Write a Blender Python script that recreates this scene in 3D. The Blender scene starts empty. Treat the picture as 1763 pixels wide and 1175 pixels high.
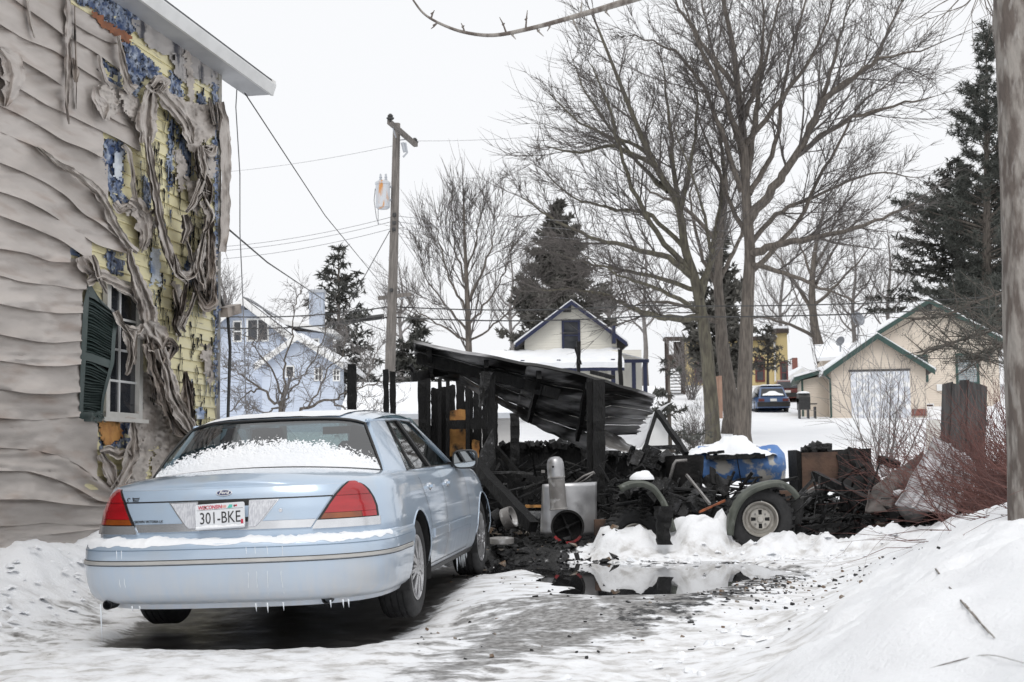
import bpy, bmesh, math, random
import numpy as np
from mathutils import Vector, Matrix
random.seed(7); np.random.seed(7)
sc = bpy.context.scene
col = sc.collection
PI = math.pi
R = math.radians
# ------------------------------------------------------------------ camera, sky, sun, exposure
FPX, CX, CY, CAMH = 2450.0, 881.5, 587.5, 1.06
PITCH, ROLL = math.atan(215.5/2450), 0.0122
CAMR = Matrix.Rotation(PI/2+PITCH, 3, 'X') @ Matrix.Rotation(-ROLL, 3, 'Z')
cd = bpy.data.cameras.new('camera'); cam = bpy.data.objects.new('camera', cd); col.objects.link(cam)
cam.location = (0, 0, CAMH); cam.rotation_euler = CAMR.to_euler()
cd.sensor_width = 36; cd.lens = 36*FPX/1763; cd.clip_start = .05; cd.clip_end = 3000
cd.dof.use_dof = True; cd.dof.focus_distance = 11.5; cd.dof.aperture_fstop = 7.0
sc.camera = cam
SUN_EL, SUN_AZ = R(55), R(185)
w = bpy.data.worlds.new('World'); sc.world = w; w.use_nodes = True
wn, wl = w.node_tree.nodes, w.node_tree.links
bg = wn['Background']
sky = wn.new('ShaderNodeTexSky'); sky.sky_type = 'NISHITA'; sky.sun_disc = False
sky.sun_elevation = SUN_EL; sky.sun_rotation = SUN_AZ; sky.dust_density = 4; sky.air_density = 1
hs = wn.new('ShaderNodeHueSaturation'); hs.inputs['Saturation'].default_value = .12
wl.new(sky.outputs[0], hs.inputs['Color'])
mx = wn.new('ShaderNodeMixRGB'); mx.inputs['Fac'].default_value = .88
mx.inputs['Color2'].default_value = (8.5, 8.6, 8.8, 1)      # the even white of the cloud cover
wl.new(hs.outputs[0], mx.inputs['Color1']); wl.new(mx.outputs[0], bg.inputs['Color'])
bg.inputs['Strength'].default_value = .1
sd = bpy.data.lights.new('sun', 'SUN'); sd.energy = .95; sd.angle = R(25); sd.color = (1, .97, .93)
so = bpy.data.objects.new('sun', sd); col.objects.link(so)
so.rotation_euler = (R(90)-SUN_EL, 0, PI-SUN_AZ)
sc.view_settings.view_transform = 'Standard'; sc.view_settings.look = 'None'
sc.view_settings.exposure = 0.27; sc.view_settings.gamma = 1; sc.view_settings.use_curve_mapping = False
sc.cycles.max_bounces = 6

# ------------------------------------------------------------------ helpers
def ray(px, py):
    return CAMR @ Vector(((px-CX)/FPX, -(py-CY)/FPX, -1))
def at(px, py, Y):
    d = ray(px, py); return Vector((0, 0, CAMH)) + d*(Y/d.y)
def atz(px, py, z):
    d = ray(px, py); return Vector((0, 0, CAMH)) + d*((z-CAMH)/d.z)
W = {}
def tag(o, label=None, cat=None, group=None, kind=None):
    if label: o['label'] = label
    if cat: o['category'] = cat
    if group: o['group'] = group
    if kind: o['kind'] = kind
    return o
def thing(name, label, cat, loc=(0, 0, 0), rot=None, group=None):
    o = bpy.data.objects.new(name, None); col.objects.link(o)
    m = Matrix.Translation(Vector(loc)) @ (rot.to_4x4() if rot is not None else Matrix())
    o.matrix_world = m; W[o] = m.copy()
    o.empty_display_size = .2
    return tag(o, label, cat, group)
def copy_tree(o, parent=None):
    c = o.copy(); col.objects.link(c)
    if parent is not None: c.parent = parent
    W[c] = W.get(o)
    for ch in list(o.children): copy_tree(ch, c)
    return c
class MB:
    def __init__(s): s.v = []; s.f = []; s.m = []
    def add(s, vs, fs, mi=0):
        b = len(s.v); s.v.extend(tuple(p) for p in vs)
        s.f.extend(tuple(b+i for i in f) for f in fs); s.m.extend([mi]*len(fs)); return s
    def box(s, c, size, rot=None, mi=0, taper=1):
        x, y, z = size[0]/2, size[1]/2, size[2]/2
        vs = [Vector((sx*x*(taper if sz > 0 else 1), sy*y*(taper if sz > 0 else 1), sz*z)) for sz in (-1, 1) for sx, sy in ((-1,-1),(1,-1),(1,1),(-1,1))]
        if rot is not None: vs = [rot @ p for p in vs]
        c = Vector(c)
        return s.add([p+c for p in vs], [(3,2,1,0),(4,5,6,7),(0,1,5,4),(1,2,6,5),(2,3,7,6),(3,0,4,7)], mi)
    def beam(s, p0, p1, w=.1, h=.1, mi=0, segs=1, jit=0, up=(0,0,1), taper=1):
        p0, p1 = Vector(p0), Vector(p1); d = (p1-p0).normalized(); u = Vector(up)
        if abs(d.dot(u)) > .95: u = Vector((0, 1, 0))
        a = d.cross(u).normalized(); b = a.cross(d).normalized(); rings = []
        for i in range(segs+1):
            t = i/segs; c = p0.lerp(p1, t); k = 1+(taper-1)*t; ww, hh = w*k/2, h*k/2; ring = []
            for sa, sb in ((-1,-1),(1,-1),(1,1),(-1,1)):
                j = Vector((random.uniform(-jit, jit), random.uniform(-jit, jit), random.uniform(-jit, jit))) if jit else Vector()
                ring.append(c + a*sa*ww + b*sb*hh + j)
            rings.append(ring)
        vs = [p for r_ in rings for p in r_]; fs = [(3,2,1,0), tuple(4*segs+i for i in range(4))]
        for i in range(segs):
            for k in range(4):
                fs.append((4*i+k, 4*i+(k+1) % 4, 4*i+4+(k+1) % 4, 4*i+4+k))
        return s.add(vs, fs, mi)
    def tube(s, pts, r, n=8, mi=0, cap=True):
        pts = [Vector(p) for p in pts]; N = len(pts); rs = r if isinstance(r, (list, tuple)) else [r]*N
        vs = []; fs = []; prev = None
        for i, p in enumerate(pts):
            d = (pts[min(i+1, N-1)] - pts[max(i-1, 0)]).normalized()
            if prev is None:
                a = d.orthogonal().normalized()
            else:
                a = (prev - d*prev.dot(d)); a = a.normalized() if a.length > 1e-6 else d.orthogonal().normalized()
            prev = a; b = d.cross(a)
            for k in range(n):
                t = 2*PI*k/n; vs.append(p + (a*math.cos(t)+b*math.sin(t))*rs[i])
        for i in range(N-1):
            for k in range(n):
                fs.append((n*i+k, n*i+(k+1) % n, n*i+n+(k+1) % n, n*i+n+k))
        if cap: fs.append(tuple(range(n-1, -1, -1))); fs.append(tuple(n*(N-1)+k for k in range(n)))
        return s.add(vs, fs, mi)
    def lathe(s, prof, n=24, mat=None, mi=0, cap=True):          # profile (r, z) turned round z, then matrix
        vs = []; fs = []
        for r_, z in prof:
            for k in range(n):
                t = 2*PI*k/n; p = Vector((r_*math.cos(t), r_*math.sin(t), z)); vs.append(mat @ p if mat is not None else p)
        for i in range(len(prof)-1):
            for k in range(n):
                fs.append((n*i+k, n*i+(k+1) % n, n*i+n+(k+1) % n, n*i+n+k))
        if cap and prof[0][0] > 1e-5: fs.append(tuple(range(n-1, -1, -1)))
        if cap and prof[-1][0] > 1e-5: fs.append(tuple(n*(len(prof)-1)+k for k in range(n)))
        return s.add(vs, fs, mi)
    def grid(s, rows, mi=0, close=False, flip=False):
        nu = len(rows[0]); vs = [p for r_ in rows for p in r_]; fs = []
        for i in range(len(rows)-1):
            for k in range(nu if close else nu-1):
                q = (nu*i+k, nu*i+(k+1) % nu, nu*i+nu+(k+1) % nu, nu*i+nu+k)
                fs.append(q[::-1] if flip else q)
        return s.add(vs, fs, mi)
    def poly(s, pts, mi=0): return s.add(pts, [tuple(range(len(pts)))], mi)
    def prism(s, pts, vec, mi=0):
        n = len(pts); vec = Vector(vec); pts = [Vector(p) for p in pts]
        fs = [tuple(range(n-1, -1, -1)), tuple(range(n, 2*n))] + [(i, (i+1) % n, n+(i+1) % n, n+i) for i in range(n)]
        return s.add(pts + [p+vec for p in pts], fs, mi)
    def build(s, name, mats, parent=None, smooth=False, world=True, kind=None):
        me = bpy.data.meshes.new(name)
        vs = s.v
        if parent is not None and world:
            inv = W[parent].inverted(); vs = [inv @ Vector(p) for p in vs]
        me.from_pydata([tuple(p) for p in vs], [], s.f)
        if not isinstance(mats, (list, tuple)): mats = [mats]
        for m in mats: me.materials.append(m)
        if len(mats) > 1: me.polygons.foreach_set('material_index', s.m)
        if smooth:
            me.polygons.foreach_set('use_smooth', [True]*len(me.polygons))
            if smooth is not True: me.set_sharp_from_angle(angle=R(smooth))
        me.update()
        o = bpy.data.objects.new(name, me); col.objects.link(o)
        if parent is not None: o.parent = parent; W[o] = W[parent]
        else: W[o] = Matrix()
        if kind: o['kind'] = kind
        return o
def fastmesh(name, verts, faces_flat, nper, mats, parent=None, smooth=False, kind=None):
    """numpy mesh: every face has nper corners"""
    me = bpy.data.meshes.new(name); nf = len(faces_flat)//nper
    v = np.asarray(verts, dtype=np.float32).reshape(-1, 3)
    if parent is not None:
        inv = np.array(W[parent].inverted()); v = v @ inv[:3, :3].T.astype(np.float32) + inv[:3, 3].astype(np.float32)
    me.vertices.add(len(v)); me.vertices.foreach_set('co', v.ravel())
    me.loops.add(nf*nper); me.loops.foreach_set('vertex_index', np.asarray(faces_flat, dtype=np.int32))
    me.polygons.add(nf); me.polygons.foreach_set('loop_start', np.arange(nf, dtype=np.int32)*nper)
    me.polygons.foreach_set('loop_total', np.full(nf, nper, dtype=np.int32))
    if smooth: me.polygons.foreach_set('use_smooth', np.ones(nf, dtype=bool))
    me.update(calc_edges=True); me.validate()
    for m in (mats if isinstance(mats, (list, tuple)) else [mats]): me.materials.append(m)
    o = bpy.data.objects.new(name, me); col.objects.link(o)
    if parent is not None: o.parent = parent; W[o] = W[parent]
    else: W[o] = Matrix()
    if kind: o['kind'] = kind
    return o
# value noise, vectorised
_P = np.random.RandomState(3).permutation(4096); _V = np.random.RandomState(4).rand(4096)*2-1
def vnoise(x, y, z=0.0):
    x, y = np.asarray(x, float), np.asarray(y, float); z = np.asarray(z, float)+0*x
    xi, yi, zi = np.floor(x).astype(int), np.floor(y).astype(int), np.floor(z).astype(int)
    fx, fy, fz = x-xi, y-yi, z-zi
    fx, fy, fz = fx*fx*(3-2*fx), fy*fy*(3-2*fy), fz*fz*(3-2*fz)
    def h(i, j, k): return _V[_P[(_P[(_P[i & 4095]+j) & 4095]+k) & 4095]]
    def l(a, b, t): return a+(b-a)*t
    return l(l(l(h(xi,yi,zi),h(xi+1,yi,zi),fx), l(h(xi,yi+1,zi),h(xi+1,yi+1,zi),fx), fy),
             l(l(h(xi,yi,zi+1),h(xi+1,yi,zi+1),fx), l(h(xi,yi+1,zi+1),h(xi+1,yi+1,zi+1),fx), fy), fz)
def fbm(x, y, z=0.0, o=4):
    s = 0; a = 1.0; f = 1.0
    for i in range(o): s = s + a*vnoise(np.asarray(x)*f+17*i, np.asarray(y)*f-9*i, np.asarray(z)*f+5*i); a *= .5; f *= 2
    return s
def fb(x, y, z=0., o=3): return float(fbm(np.array([x]), np.array([y]), np.array([z]), o)[0])
def sstep(a, b, x):
    t = np.clip((x-a)/(b-a), 0, 1); return t*t*(3-2*t)
def interp(x, pts): return np.interp(x, [p[0] for p in pts], [p[1] for p in pts])

# ------------------------------------------------------------------ materials
def mat(name, c1, c2=None, rough=.7, metal=0., scale=6., detail=6., stretch=(1,1,1), bump=0., bscale=None, ramp=(.38,.62),
        c3=None, scale3=20., ramp3=(.6,.66), spec=.5, coat=0., rough2=None, vor=0., vscale=20.):
    m = bpy.data.materials.new(name); m.use_nodes = True
    n, l = m.node_tree.nodes, m.node_tree.links; b = n['Principled BSDF']
    b.inputs['Roughness'].default_value = rough; b.inputs['Metallic'].default_value = metal
    b.inputs['Specular IOR Level'].default_value = spec
    if coat: b.inputs['Coat Weight'].default_value = coat; b.inputs['Coat Roughness'].default_value = .06
    tc = n.new('ShaderNodeTexCoord'); mp = n.new('ShaderNodeMapping'); mp.inputs['Scale'].default_value = stretch
    l.new(tc.outputs['Object'], mp.inputs['Vector'])
    def noise_(sc_, det): 
        t = n.new('ShaderNodeTexNoise'); t.inputs['Scale'].default_value = sc_; t.inputs['Detail'].default_value = det
        l.new(mp.outputs[0], t.inputs['Vector']); return t
    t = noise_(scale, detail)
    rp = n.new('ShaderNodeValToRGB'); e = rp.color_ramp.elements
    e[0].position, e[1].position = ramp; e[0].color = (*c1, 1); e[1].color = (*(c2 or [x*.8 for x in c1]), 1)
    l.new(t.outputs['Fac'], rp.inputs['Fac']); out = rp.outputs['Color']
    if c3:
        t3 = noise_(scale3, 5); r3 = n.new('ShaderNodeValToRGB'); e3 = r3.color_ramp.elements; e3[0].position, e3[1].position = ramp3
        l.new(t3.outputs['Fac'], r3.inputs['Fac']); mm = n.new('ShaderNodeMixRGB'); mm.inputs['Color2'].default_value = (*c3, 1)
        l.new(r3.outputs['Color'], mm.inputs['Fac']); l.new(out, mm.inputs['Color1']); out = mm.outputs['Color']
    l.new(out, b.inputs['Base Color'])
    if rough2 is not None:
        mr = n.new('ShaderNodeMapRange'); mr.inputs['To Min'].default_value = rough; mr.inputs['To Max'].default_value = rough2
        mr.inputs['From Min'].default_value, mr.inputs['From Max'].default_value = ramp
        l.new(t.outputs['Fac'], mr.inputs['Value']); l.new(mr.outputs[0], b.inputs['Roughness'])
    if bump or vor:
        bp = n.new('ShaderNodeBump'); bp.inputs['Strength'].default_value = max(bump, vor); bp.inputs['Distance'].default_value = .02
        if vor:
            vt = n.new('ShaderNodeTexVoronoi'); vt.inputs['Scale'].default_value = vscale; vt.feature = 'DISTANCE_TO_EDGE'
            l.new(mp.outputs[0], vt.inputs['Vector']); l.new(vt.outputs['Distance'], bp.inputs['Height'])
        else:
            l.new(noise_(bscale or scale*4, 8).outputs['Fac'], bp.inputs['Height'])
        l.new(bp.outputs[0], b.inputs['Normal'])
    return m
def glass(name, tint, alpha=.35, rough=.02):
    m = bpy.data.materials.new(name); m.use_nodes = True
    n, l = m.node_tree.nodes, m.node_tree.links; n.remove(n['Principled BSDF'])
    tr = n.new('ShaderNodeBsdfTransparent'); tr.inputs[0].default_value = (*tint, 1)
    gl = n.new('ShaderNodeBsdfGlossy'); gl.inputs['Roughness'].default_value = rough
    lw = n.new('ShaderNodeFresnel'); lw.inputs[0].default_value = 1.5
    ad = n.new('ShaderNodeMath'); ad.inputs[1].default_value = alpha*.1; l.new(lw.outputs[0], ad.inputs[0])
    ms = n.new('ShaderNodeMixShader'); l.new(ad.outputs[0], ms.inputs[0]); l.new(tr.outputs[0], ms.inputs[1]); l.new(gl.outputs[0], ms.inputs[2])
    l.new(ms.outputs[0], n['Material Output'].inputs['Surface']); return m
M = {}
M['snow'] = mat('snow', (.88,.89,.91), (.83,.85,.88), rough=.65, scale=3, bump=.25, bscale=28, spec=.3)
M['snow_dirty'] = mat('dirty_snow', (.80,.81,.83), (.62,.60,.57), rough=.7, scale=6, bump=.3, bscale=30, c3=(.25,.23,.21), scale3=26, ramp3=(.62,.70))
M['vinyl'] = mat('taupe_vinyl', (.53,.482,.446), (.435,.392,.360), rough=.5, scale=1.8, detail=9, stretch=(.6,.6,3), bump=.12, bscale=30, c3=(.33,.25,.205), scale3=2.6, ramp3=(.54,.80))
M['vinyl_melt'] = mat('melted_vinyl', (.54,.492,.45), (.40,.356,.32), rough=.5, scale=5, detail=9, bump=.16, bscale=46, c3=(.10,.075,.06), scale3=5, ramp3=(.57,.80))
M['vinyl_burnt'] = mat('burnt_vinyl', (.40,.345,.30), (.20,.16,.135), rough=.55, scale=6, detail=9, bump=.22, bscale=40, c3=(.035,.03,.027), scale3=6, ramp3=(.50,.66))
M['clap'] = mat('yellow_clapboard', (.84,.765,.47), (.76,.71,.50), rough=.6, scale=3, stretch=(.3,.3,4), bump=.08, bscale=40, c3=(.30,.28,.22), scale3=9, ramp3=(.57,.72))
M['foil'] = mat('blue_foil_board', (.045,.085,.20), (.46,.52,.62), rough=.32, scale=11, detail=12, bump=1., bscale=34, ramp=(.42,.66), c3=(.015,.02,.035), scale3=19, ramp3=(.53,.60))
M['foil_pale'] = mat('pale_foil_board', (.14,.23,.42), (.68,.72,.76), rough=.4, scale=3.0, detail=6, bump=.35, bscale=30, ramp=(.40,.60))
M['frieze'] = mat('scorched_frieze', (.47,.44,.42), (.37,.35,.34), rough=.6, scale=4, bump=.2, bscale=15, c3=(.05,.05,.065), scale3=3.4, ramp3=(.55,.64), stretch=(1,1,.35))
M['osb'] = mat('scorched_osb', (.60,.31,.10), (.45,.21,.07), rough=.8, scale=9, bump=.3, bscale=40, c3=(.03,.025,.02), scale3=5, ramp3=(.53,.66))
M['char'] = mat('charred_wood', (.005,.005,.005), (.014,.014,.015), rough=.5, scale=6, detail=9, stretch=(3,3,.8), bump=.7, bscale=22, spec=.35, rough2=.8, c3=(.075,.075,.078), scale3=9, ramp3=(.66,.84))
M['char_flat'] = mat('black_soot', (.005,.005,.005), (.014,.013,.013), rough=.7, scale=7, bump=.6, bscale=30, spec=.3)
M['ash'] = mat('ash_debris', (.010,.010,.010), (.07,.07,.075), rough=.6, scale=14, detail=10, bump=1., bscale=40, ramp=(.5,.75), c3=(.45,.45,.46), scale3=32, ramp3=(.68,.74))
M['sheet'] = mat('sooty_roof_sheet', (.008,.008,.008), (.11,.11,.115), rough=.42, metal=.05, scale=1.9, detail=10, stretch=(.6,.6,2.6), bump=.2, bscale=10, ramp=(.46,.66), c3=(.60,.60,.62), scale3=1.5, ramp3=(.50,.66))
M['sheet_pale'] = mat('pale_roof_sheet', (.62,.63,.65), (.50,.50,.52), rough=.45, scale=3, bump=.1, bscale=12, c3=(.07,.07,.07), scale3=3, ramp3=(.60,.72))
M['galv'] = mat('galvanised_steel', (.50,.50,.51), (.36,.36,.37), rough=.38, metal=.6, scale=4, detail=8, bump=.1, bscale=20, c3=(.05,.045,.045), scale3=2.6, ramp3=(.52,.68))
M['galv_sooty'] = mat('sooty_steel', (.30,.29,.28), (.17,.16,.155), rough=.5, metal=.3, scale=4, detail=9, bump=.2, bscale=24, c3=(.62,.62,.63), scale3=9, ramp3=(.56,.72))
M['rust'] = mat('rusty_steel', (.14,.085,.06), (.06,.04,.032), rough=.8, scale=4, detail=8, bump=.3, bscale=30, c3=(.02,.018,.017), scale3=3, ramp3=(.5,.62))
M['red'] = mat('scorched_red_paint', (.33,.02,.025), (.05,.012,.012), rough=.5, scale=5, ramp=(.45,.6))
M['tyre'] = mat('tyre_rubber', (.016,.016,.017), (.026,.026,.027), rough=.75, scale=20, bump=.2, bscale=60)
M['black'] = mat('black_plastic', (.012,.012,.013), (.02,.02,.02), rough=.5, scale=10)
M['olive'] = mat('olive_fender', (.115,.125,.105), (.075,.083,.07), rough=.5, scale=7, bump=.1, c3=(.30,.31,.29), scale3=12, ramp3=(.62,.8))
M['wheel_tan'] = mat('weathered_rim', (.50,.48,.44), (.36,.34,.31), rough=.45, metal=.3, scale=9, c3=(.08,.07,.06), scale3=11, ramp3=(.62,.75))
M['white'] = mat('white_paint', (.78,.78,.77), (.70,.70,.69), rough=.5, scale=4)
M['offwhite'] = mat('offwhite_vinyl', (.60,.585,.55), (.53,.515,.48), rough=.5, scale=5)
M['alu'] = mat('soffit_metal', (.60,.61,.63), (.52,.53,.55), rough=.5, scale=3, bump=.04, c3=(.22,.22,.23), scale3=4, ramp3=(.66,.85))
M['darkglass'] = mat('dark_window_glass', (.02,.022,.026), (.035,.038,.045), rough=.05, scale=2, spec=.7)
M['shutter'] = mat('green_shutter', (.045,.066,.062), (.062,.082,.078), rough=.42, scale=5, bump=.06)
M['poleWood'] = mat('weathered_pole', (.21,.19,.175), (.12,.11,.10), rough=.85, scale=5, detail=8, stretch=(6,6,.5), bump=.5, bscale=14)
M['grey_metal'] = mat('grey_metal', (.45,.47,.50), (.40,.42,.45), rough=.45, scale=4)
M['trans_can'] = mat('transformer_can', (.55,.57,.60), (.48,.50,.53), rough=.45, scale=2, stretch=(3,3,.7), c3=(.55,.25,.07), scale3=2.2, ramp3=(.58,.68))
M['wire'] = mat('wire', (.03,.03,.03), (.05,.05,.05), rough=.6)
M['wirepale'] = mat('bare_wire', (.22,.22,.23), (.26,.26,.27), rough=.5)
M['bark'] = mat('grey_bark', (.15,.13,.112), (.08,.069,.06), rough=.9, scale=5, detail=9, stretch=(3,3,.5), bump=.8, bscale=9)
M['bark_green'] = mat('lichen_bark', (.135,.125,.092), (.072,.064,.052), rough=.9, scale=4, detail=9, stretch=(3,3,.6), bump=.8, bscale=9)
M['bark_near'] = mat('scaly_bark', (.31,.285,.26), (.13,.108,.095), rough=.9, scale=9, detail=9, stretch=(1.8,1.8,.55), bump=1., bscale=14, c3=(.40,.38,.36), scale3=12, ramp3=(.60,.78), ramp=(.42,.58))
M['twig'] = mat('twigs', (.125,.112,.105), (.085,.076,.072), rough=.9, scale=3)
M['twig_far'] = mat('grey_twigs', (.21,.195,.19), (.15,.14,.135), rough=.9, scale=3)
M['twig_red'] = mat('red_brush_twigs', (.20,.092,.078), (.11,.055,.05), rough=.8, scale=3)
M['needle'] = mat('conifer_needles', (.052,.053,.047), (.09,.092,.083), rough=.8, scale=1.3, detail=4)
M['needle_warm'] = mat('cedar_needles', (.085,.082,.073), (.13,.125,.112), rough=.85, scale=1.3, detail=4)
M['needle_pine'] = mat('pine_needles', (.05,.055,.048), (.095,.10,.088), rough=.8, scale=1.5, detail=4)

M['galv_bright'] = mat('bright_galvanised', (.58,.58,.60), (.42,.42,.43), rough=.42, metal=.35, scale=3, detail=9, bump=.2, bscale=14, c3=(.20,.18,.16), scale3=5, ramp3=(.55,.72))

M['sooty_brown'] = mat('sooty_brown_steel', (.16,.14,.13), (.06,.052,.048), rough=.5, metal=.2, scale=3, detail=9, stretch=(1,1,2.5), bump=.2, bscale=20, c3=(.02,.018,.017), scale3=3, ramp3=(.52,.66))
M['sheet_smoked'] = mat('smoked_roof_sheet', (.012,.012,.012), (.17,.17,.175), rough=.42, metal=.05, scale=2.2, detail=10, stretch=(.6,.6,2.6), bump=.2, bscale=10, ramp=(.44,.64), c3=(.62,.62,.64), scale3=1.7, ramp3=(.46,.62))
# ------------------------------------------------------------------ ground
WANG = R(10.6); WO = Vector((-3.12, 15, 0)); WD = Vector((-math.sin(WANG), -math.cos(WANG), 0)); WN = Vector((math.cos(WANG), -math.sin(WANG), 0))
WATER = .135
def poly_mask(x, y, poly, soft):
    """1 inside, fading over `soft` metres outside"""
    d2 = np.full(x.shape, 1e9); ins = np.zeros(x.shape, bool); n = len(poly)
    for i in range(n):
        (x0, y0), (x1, y1) = poly[i], poly[(i+1) % n]
        ex, ey = x1-x0, y1-y0; t = np.clip(((x-x0)*ex+(y-y0)*ey)/(ex*ex+ey*ey+1e-9), 0, 1)
        d2 = np.minimum(d2, (x-x0-t*ex)**2+(y-y0-t*ey)**2)
        c = ((y0 > y) != (y1 > y)) & (x < (x1-x0)*(y-y0)/(y1-y0+1e-12)+x0); ins ^= c
    d = np.sqrt(d2); return np.clip(np.where(ins, .5+d/soft, .5-d/soft), 0, 1)
def gp(pts, z=.05): return [tuple(atz(a, b, z)[:2]) for a, b in pts]
PUD = gp([(838,966),(900,964),(1030,965),(1150,966),(1300,968),(1390,985),(1300,1000),(1200,1014),(1160,1022),(1040,1024),(985,1020),(940,1000),(900,984),(838,990)], WATER)
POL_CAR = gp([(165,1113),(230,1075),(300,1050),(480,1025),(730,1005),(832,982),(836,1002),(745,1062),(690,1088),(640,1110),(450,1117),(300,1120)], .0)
POL_WET = gp([(735,1080),(845,1010),(940,1000),(1000,1000),(1200,1010),(1420,990),(1300,1045),(1160,1085),(1060,1105),(900,1140),(800,1180),(560,1180),(690,1115)], .05)
POL_ICE0 = gp([(-60,1120),(0,1085),(130,1050),(240,1040),(250,1065),(150,1100),(60,1128),(-60,1150)], .02)
POL_DIRT = gp([(1190,1018),(1260,990),(1400,980),(1425,995),(1340,1030),(1200,1050),(1060,1062),(1000,1050)], .12)
POL_SOOT = [(-.55,13.6),(.85,14.15),(1.05,14.6),(2.9,14.9),(3.4,13.9),(4.5,14.2),(5.6,15.5),(5.2,19),(3,22),(-3.2,22),(-3.0,15.2),(-1.2,13.9)]
HEAP = []   # (x, y, radius, height)
for a in [(1075,930,14.15,.30,.34,.20),(1100,915,14.2,.20,.30,.235),(1150,930,14.25,.75,.32,.15),(1195,910,14.2,.24,.32,.27),(1222,895,14.25,.16,.28,.34),(1240,880,14.27,.085,.22,.44),(1346,922,13.92,.26,.28,.20),(1310,940,13.85,.25,.22,.12),(1400,925,13.9,.42,.3,.15),(1470,912,13.8,.55,.32,.12)]:
    p = at(a[0], a[1], a[2]); HEAP.append((p.x, p.y, a[3], a[4], a[5]))
def ground_z(x, y, fine=True):
    x, y = np.asarray(x, float), np.asarray(y, float)
    z = interp(y, [(-400,-.1),(0,-.08),(8,0),(9.8,.0),(12.5,.085),(14,.165),(16,.24),(20,.34),(24,.62),(32,1.05),(45,1.62),(62,2.95),(70,3.55),(78,4.5),(92,6.0),(150,8.5),(400,10)])
    z = z + .105*sstep(-.5, .15, x)*sstep(8.2, 10.4, y)*(1-sstep(12.5, 14, y))*.75
    # right bank
    foot = interp(y, [(0,-.6),(5,.1),(6.9,.75),(9.2,1.5),(11,2.15),(12.5,2.65),(14,3.0),(16,3.6)])
    hgt = interp(y, [(0,.8),(6,.8),(9,.78),(11,.66),(13,.48),(14.2,.34),(15.2,.12),(17,0)])
    t = np.clip((x-foot)/2.0, 0, 2.2); prof = np.where(t < 1, t*t*(3-2*t)*.85+.15*t, 1+.10*(t-1))
    bank = hgt*prof; z = z + bank
    # left bank against the burnt house
    wx = -3.12+.187*(y-15); d = x-wx
    mh = .50*np.exp(-(np.clip(d, 0, 9)/.62)**2)*(1-sstep(12, 16, y))*(.8+.35*vnoise(y*1.1, d*1.3, 3.))
    z = z + np.where(y < 17, mh, 0)
    lx = sstep(-3.3, -4.6, x)*.3*(1-sstep(7, 10, y)); z = z + lx
    hz = 0*x; wob = 1+.55*fbm(x*4.2, y*4.2, 12., 4) if fine else 1.
    for hx, hy, rx_, ry_, hh in HEAP:
        hz = np.maximum(hz, hh*np.exp(-((((x-hx)/rx_)**2+((y-hy)/ry_)**2)*wob)**1.7))
    z = z + hz
    # backyard swell
    z = z + 1.5*np.exp(-((x-10.8)/1.6)**2-((y-30)/2.0)**2) + .12*fbm(x*.12, y*.12, 2., 3)*sstep(18, 30, y)
    z = z + .34*np.exp(-((x-3.3)/1.2)**2-((y-16.6)/1.0)**2)+.22*np.exp(-((x-4.6)/.8)**2-((y-15.2)/.9)**2)
    # puddle basin
    pm = poly_mask(x, y, PUD, .5)+.22*fbm(x*2.2, y*2.2, 3., 4) if fine else 0*x
    rim = poly_mask(x, y, PUD, 2.8) if fine else 0*x
    z = np.where(z < WATER+.004, z+(WATER+.004-z)*sstep(.02, .40, rim), z)
    z = z - (z-(WATER-.02))*sstep(.35, .75, pm)*(bank < .1)
    if fine:
        near = 1-sstep(20, 26, y)
        tr = poly_mask(x, y, POL_CAR, .5); wet = poly_mask(x, y, POL_WET, .6)
        so_ = poly_mask(x, y, POL_SOOT, .4)
        rough = (.020*fbm(x*1.6, y*1.6, 1., 4)+.016*fbm(x*6, y*6, 4., 4))*(1-.75*np.maximum(tr, wet*.7))*(1-.85*sstep(.05,.4,rim)*(y < 13.4))
        rough = rough + so_*.05*np.abs(fbm(x*4, y*4, 8., 4))
        z = z + near*rough*np.where(y > 13, 1.6, 1) - .035*sstep(.3, .6, tr)
        z = z + near*(.030*fbm(x*3.1, y*3.1, 6., 4)+.014*np.abs(fbm(x*9., y*9., 16., 3)))*sstep(.03, .3, bank+mh)
        hm = 0*x
        for hx, hy, rx_, ry_, hh in HEAP: hm = np.maximum(hm, np.exp(-(((x-hx)/rx_)**2+((y-hy)/ry_)**2)/1.6))
        z = z + hm*(.06*fbm(x*5, y*5, 2., 4)+.05*np.abs(fbm(x*10, y*10, 21., 3)))
    return z
def gz(x, y): return float(ground_z(np.array([x]), np.array([y]))[0])
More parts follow.
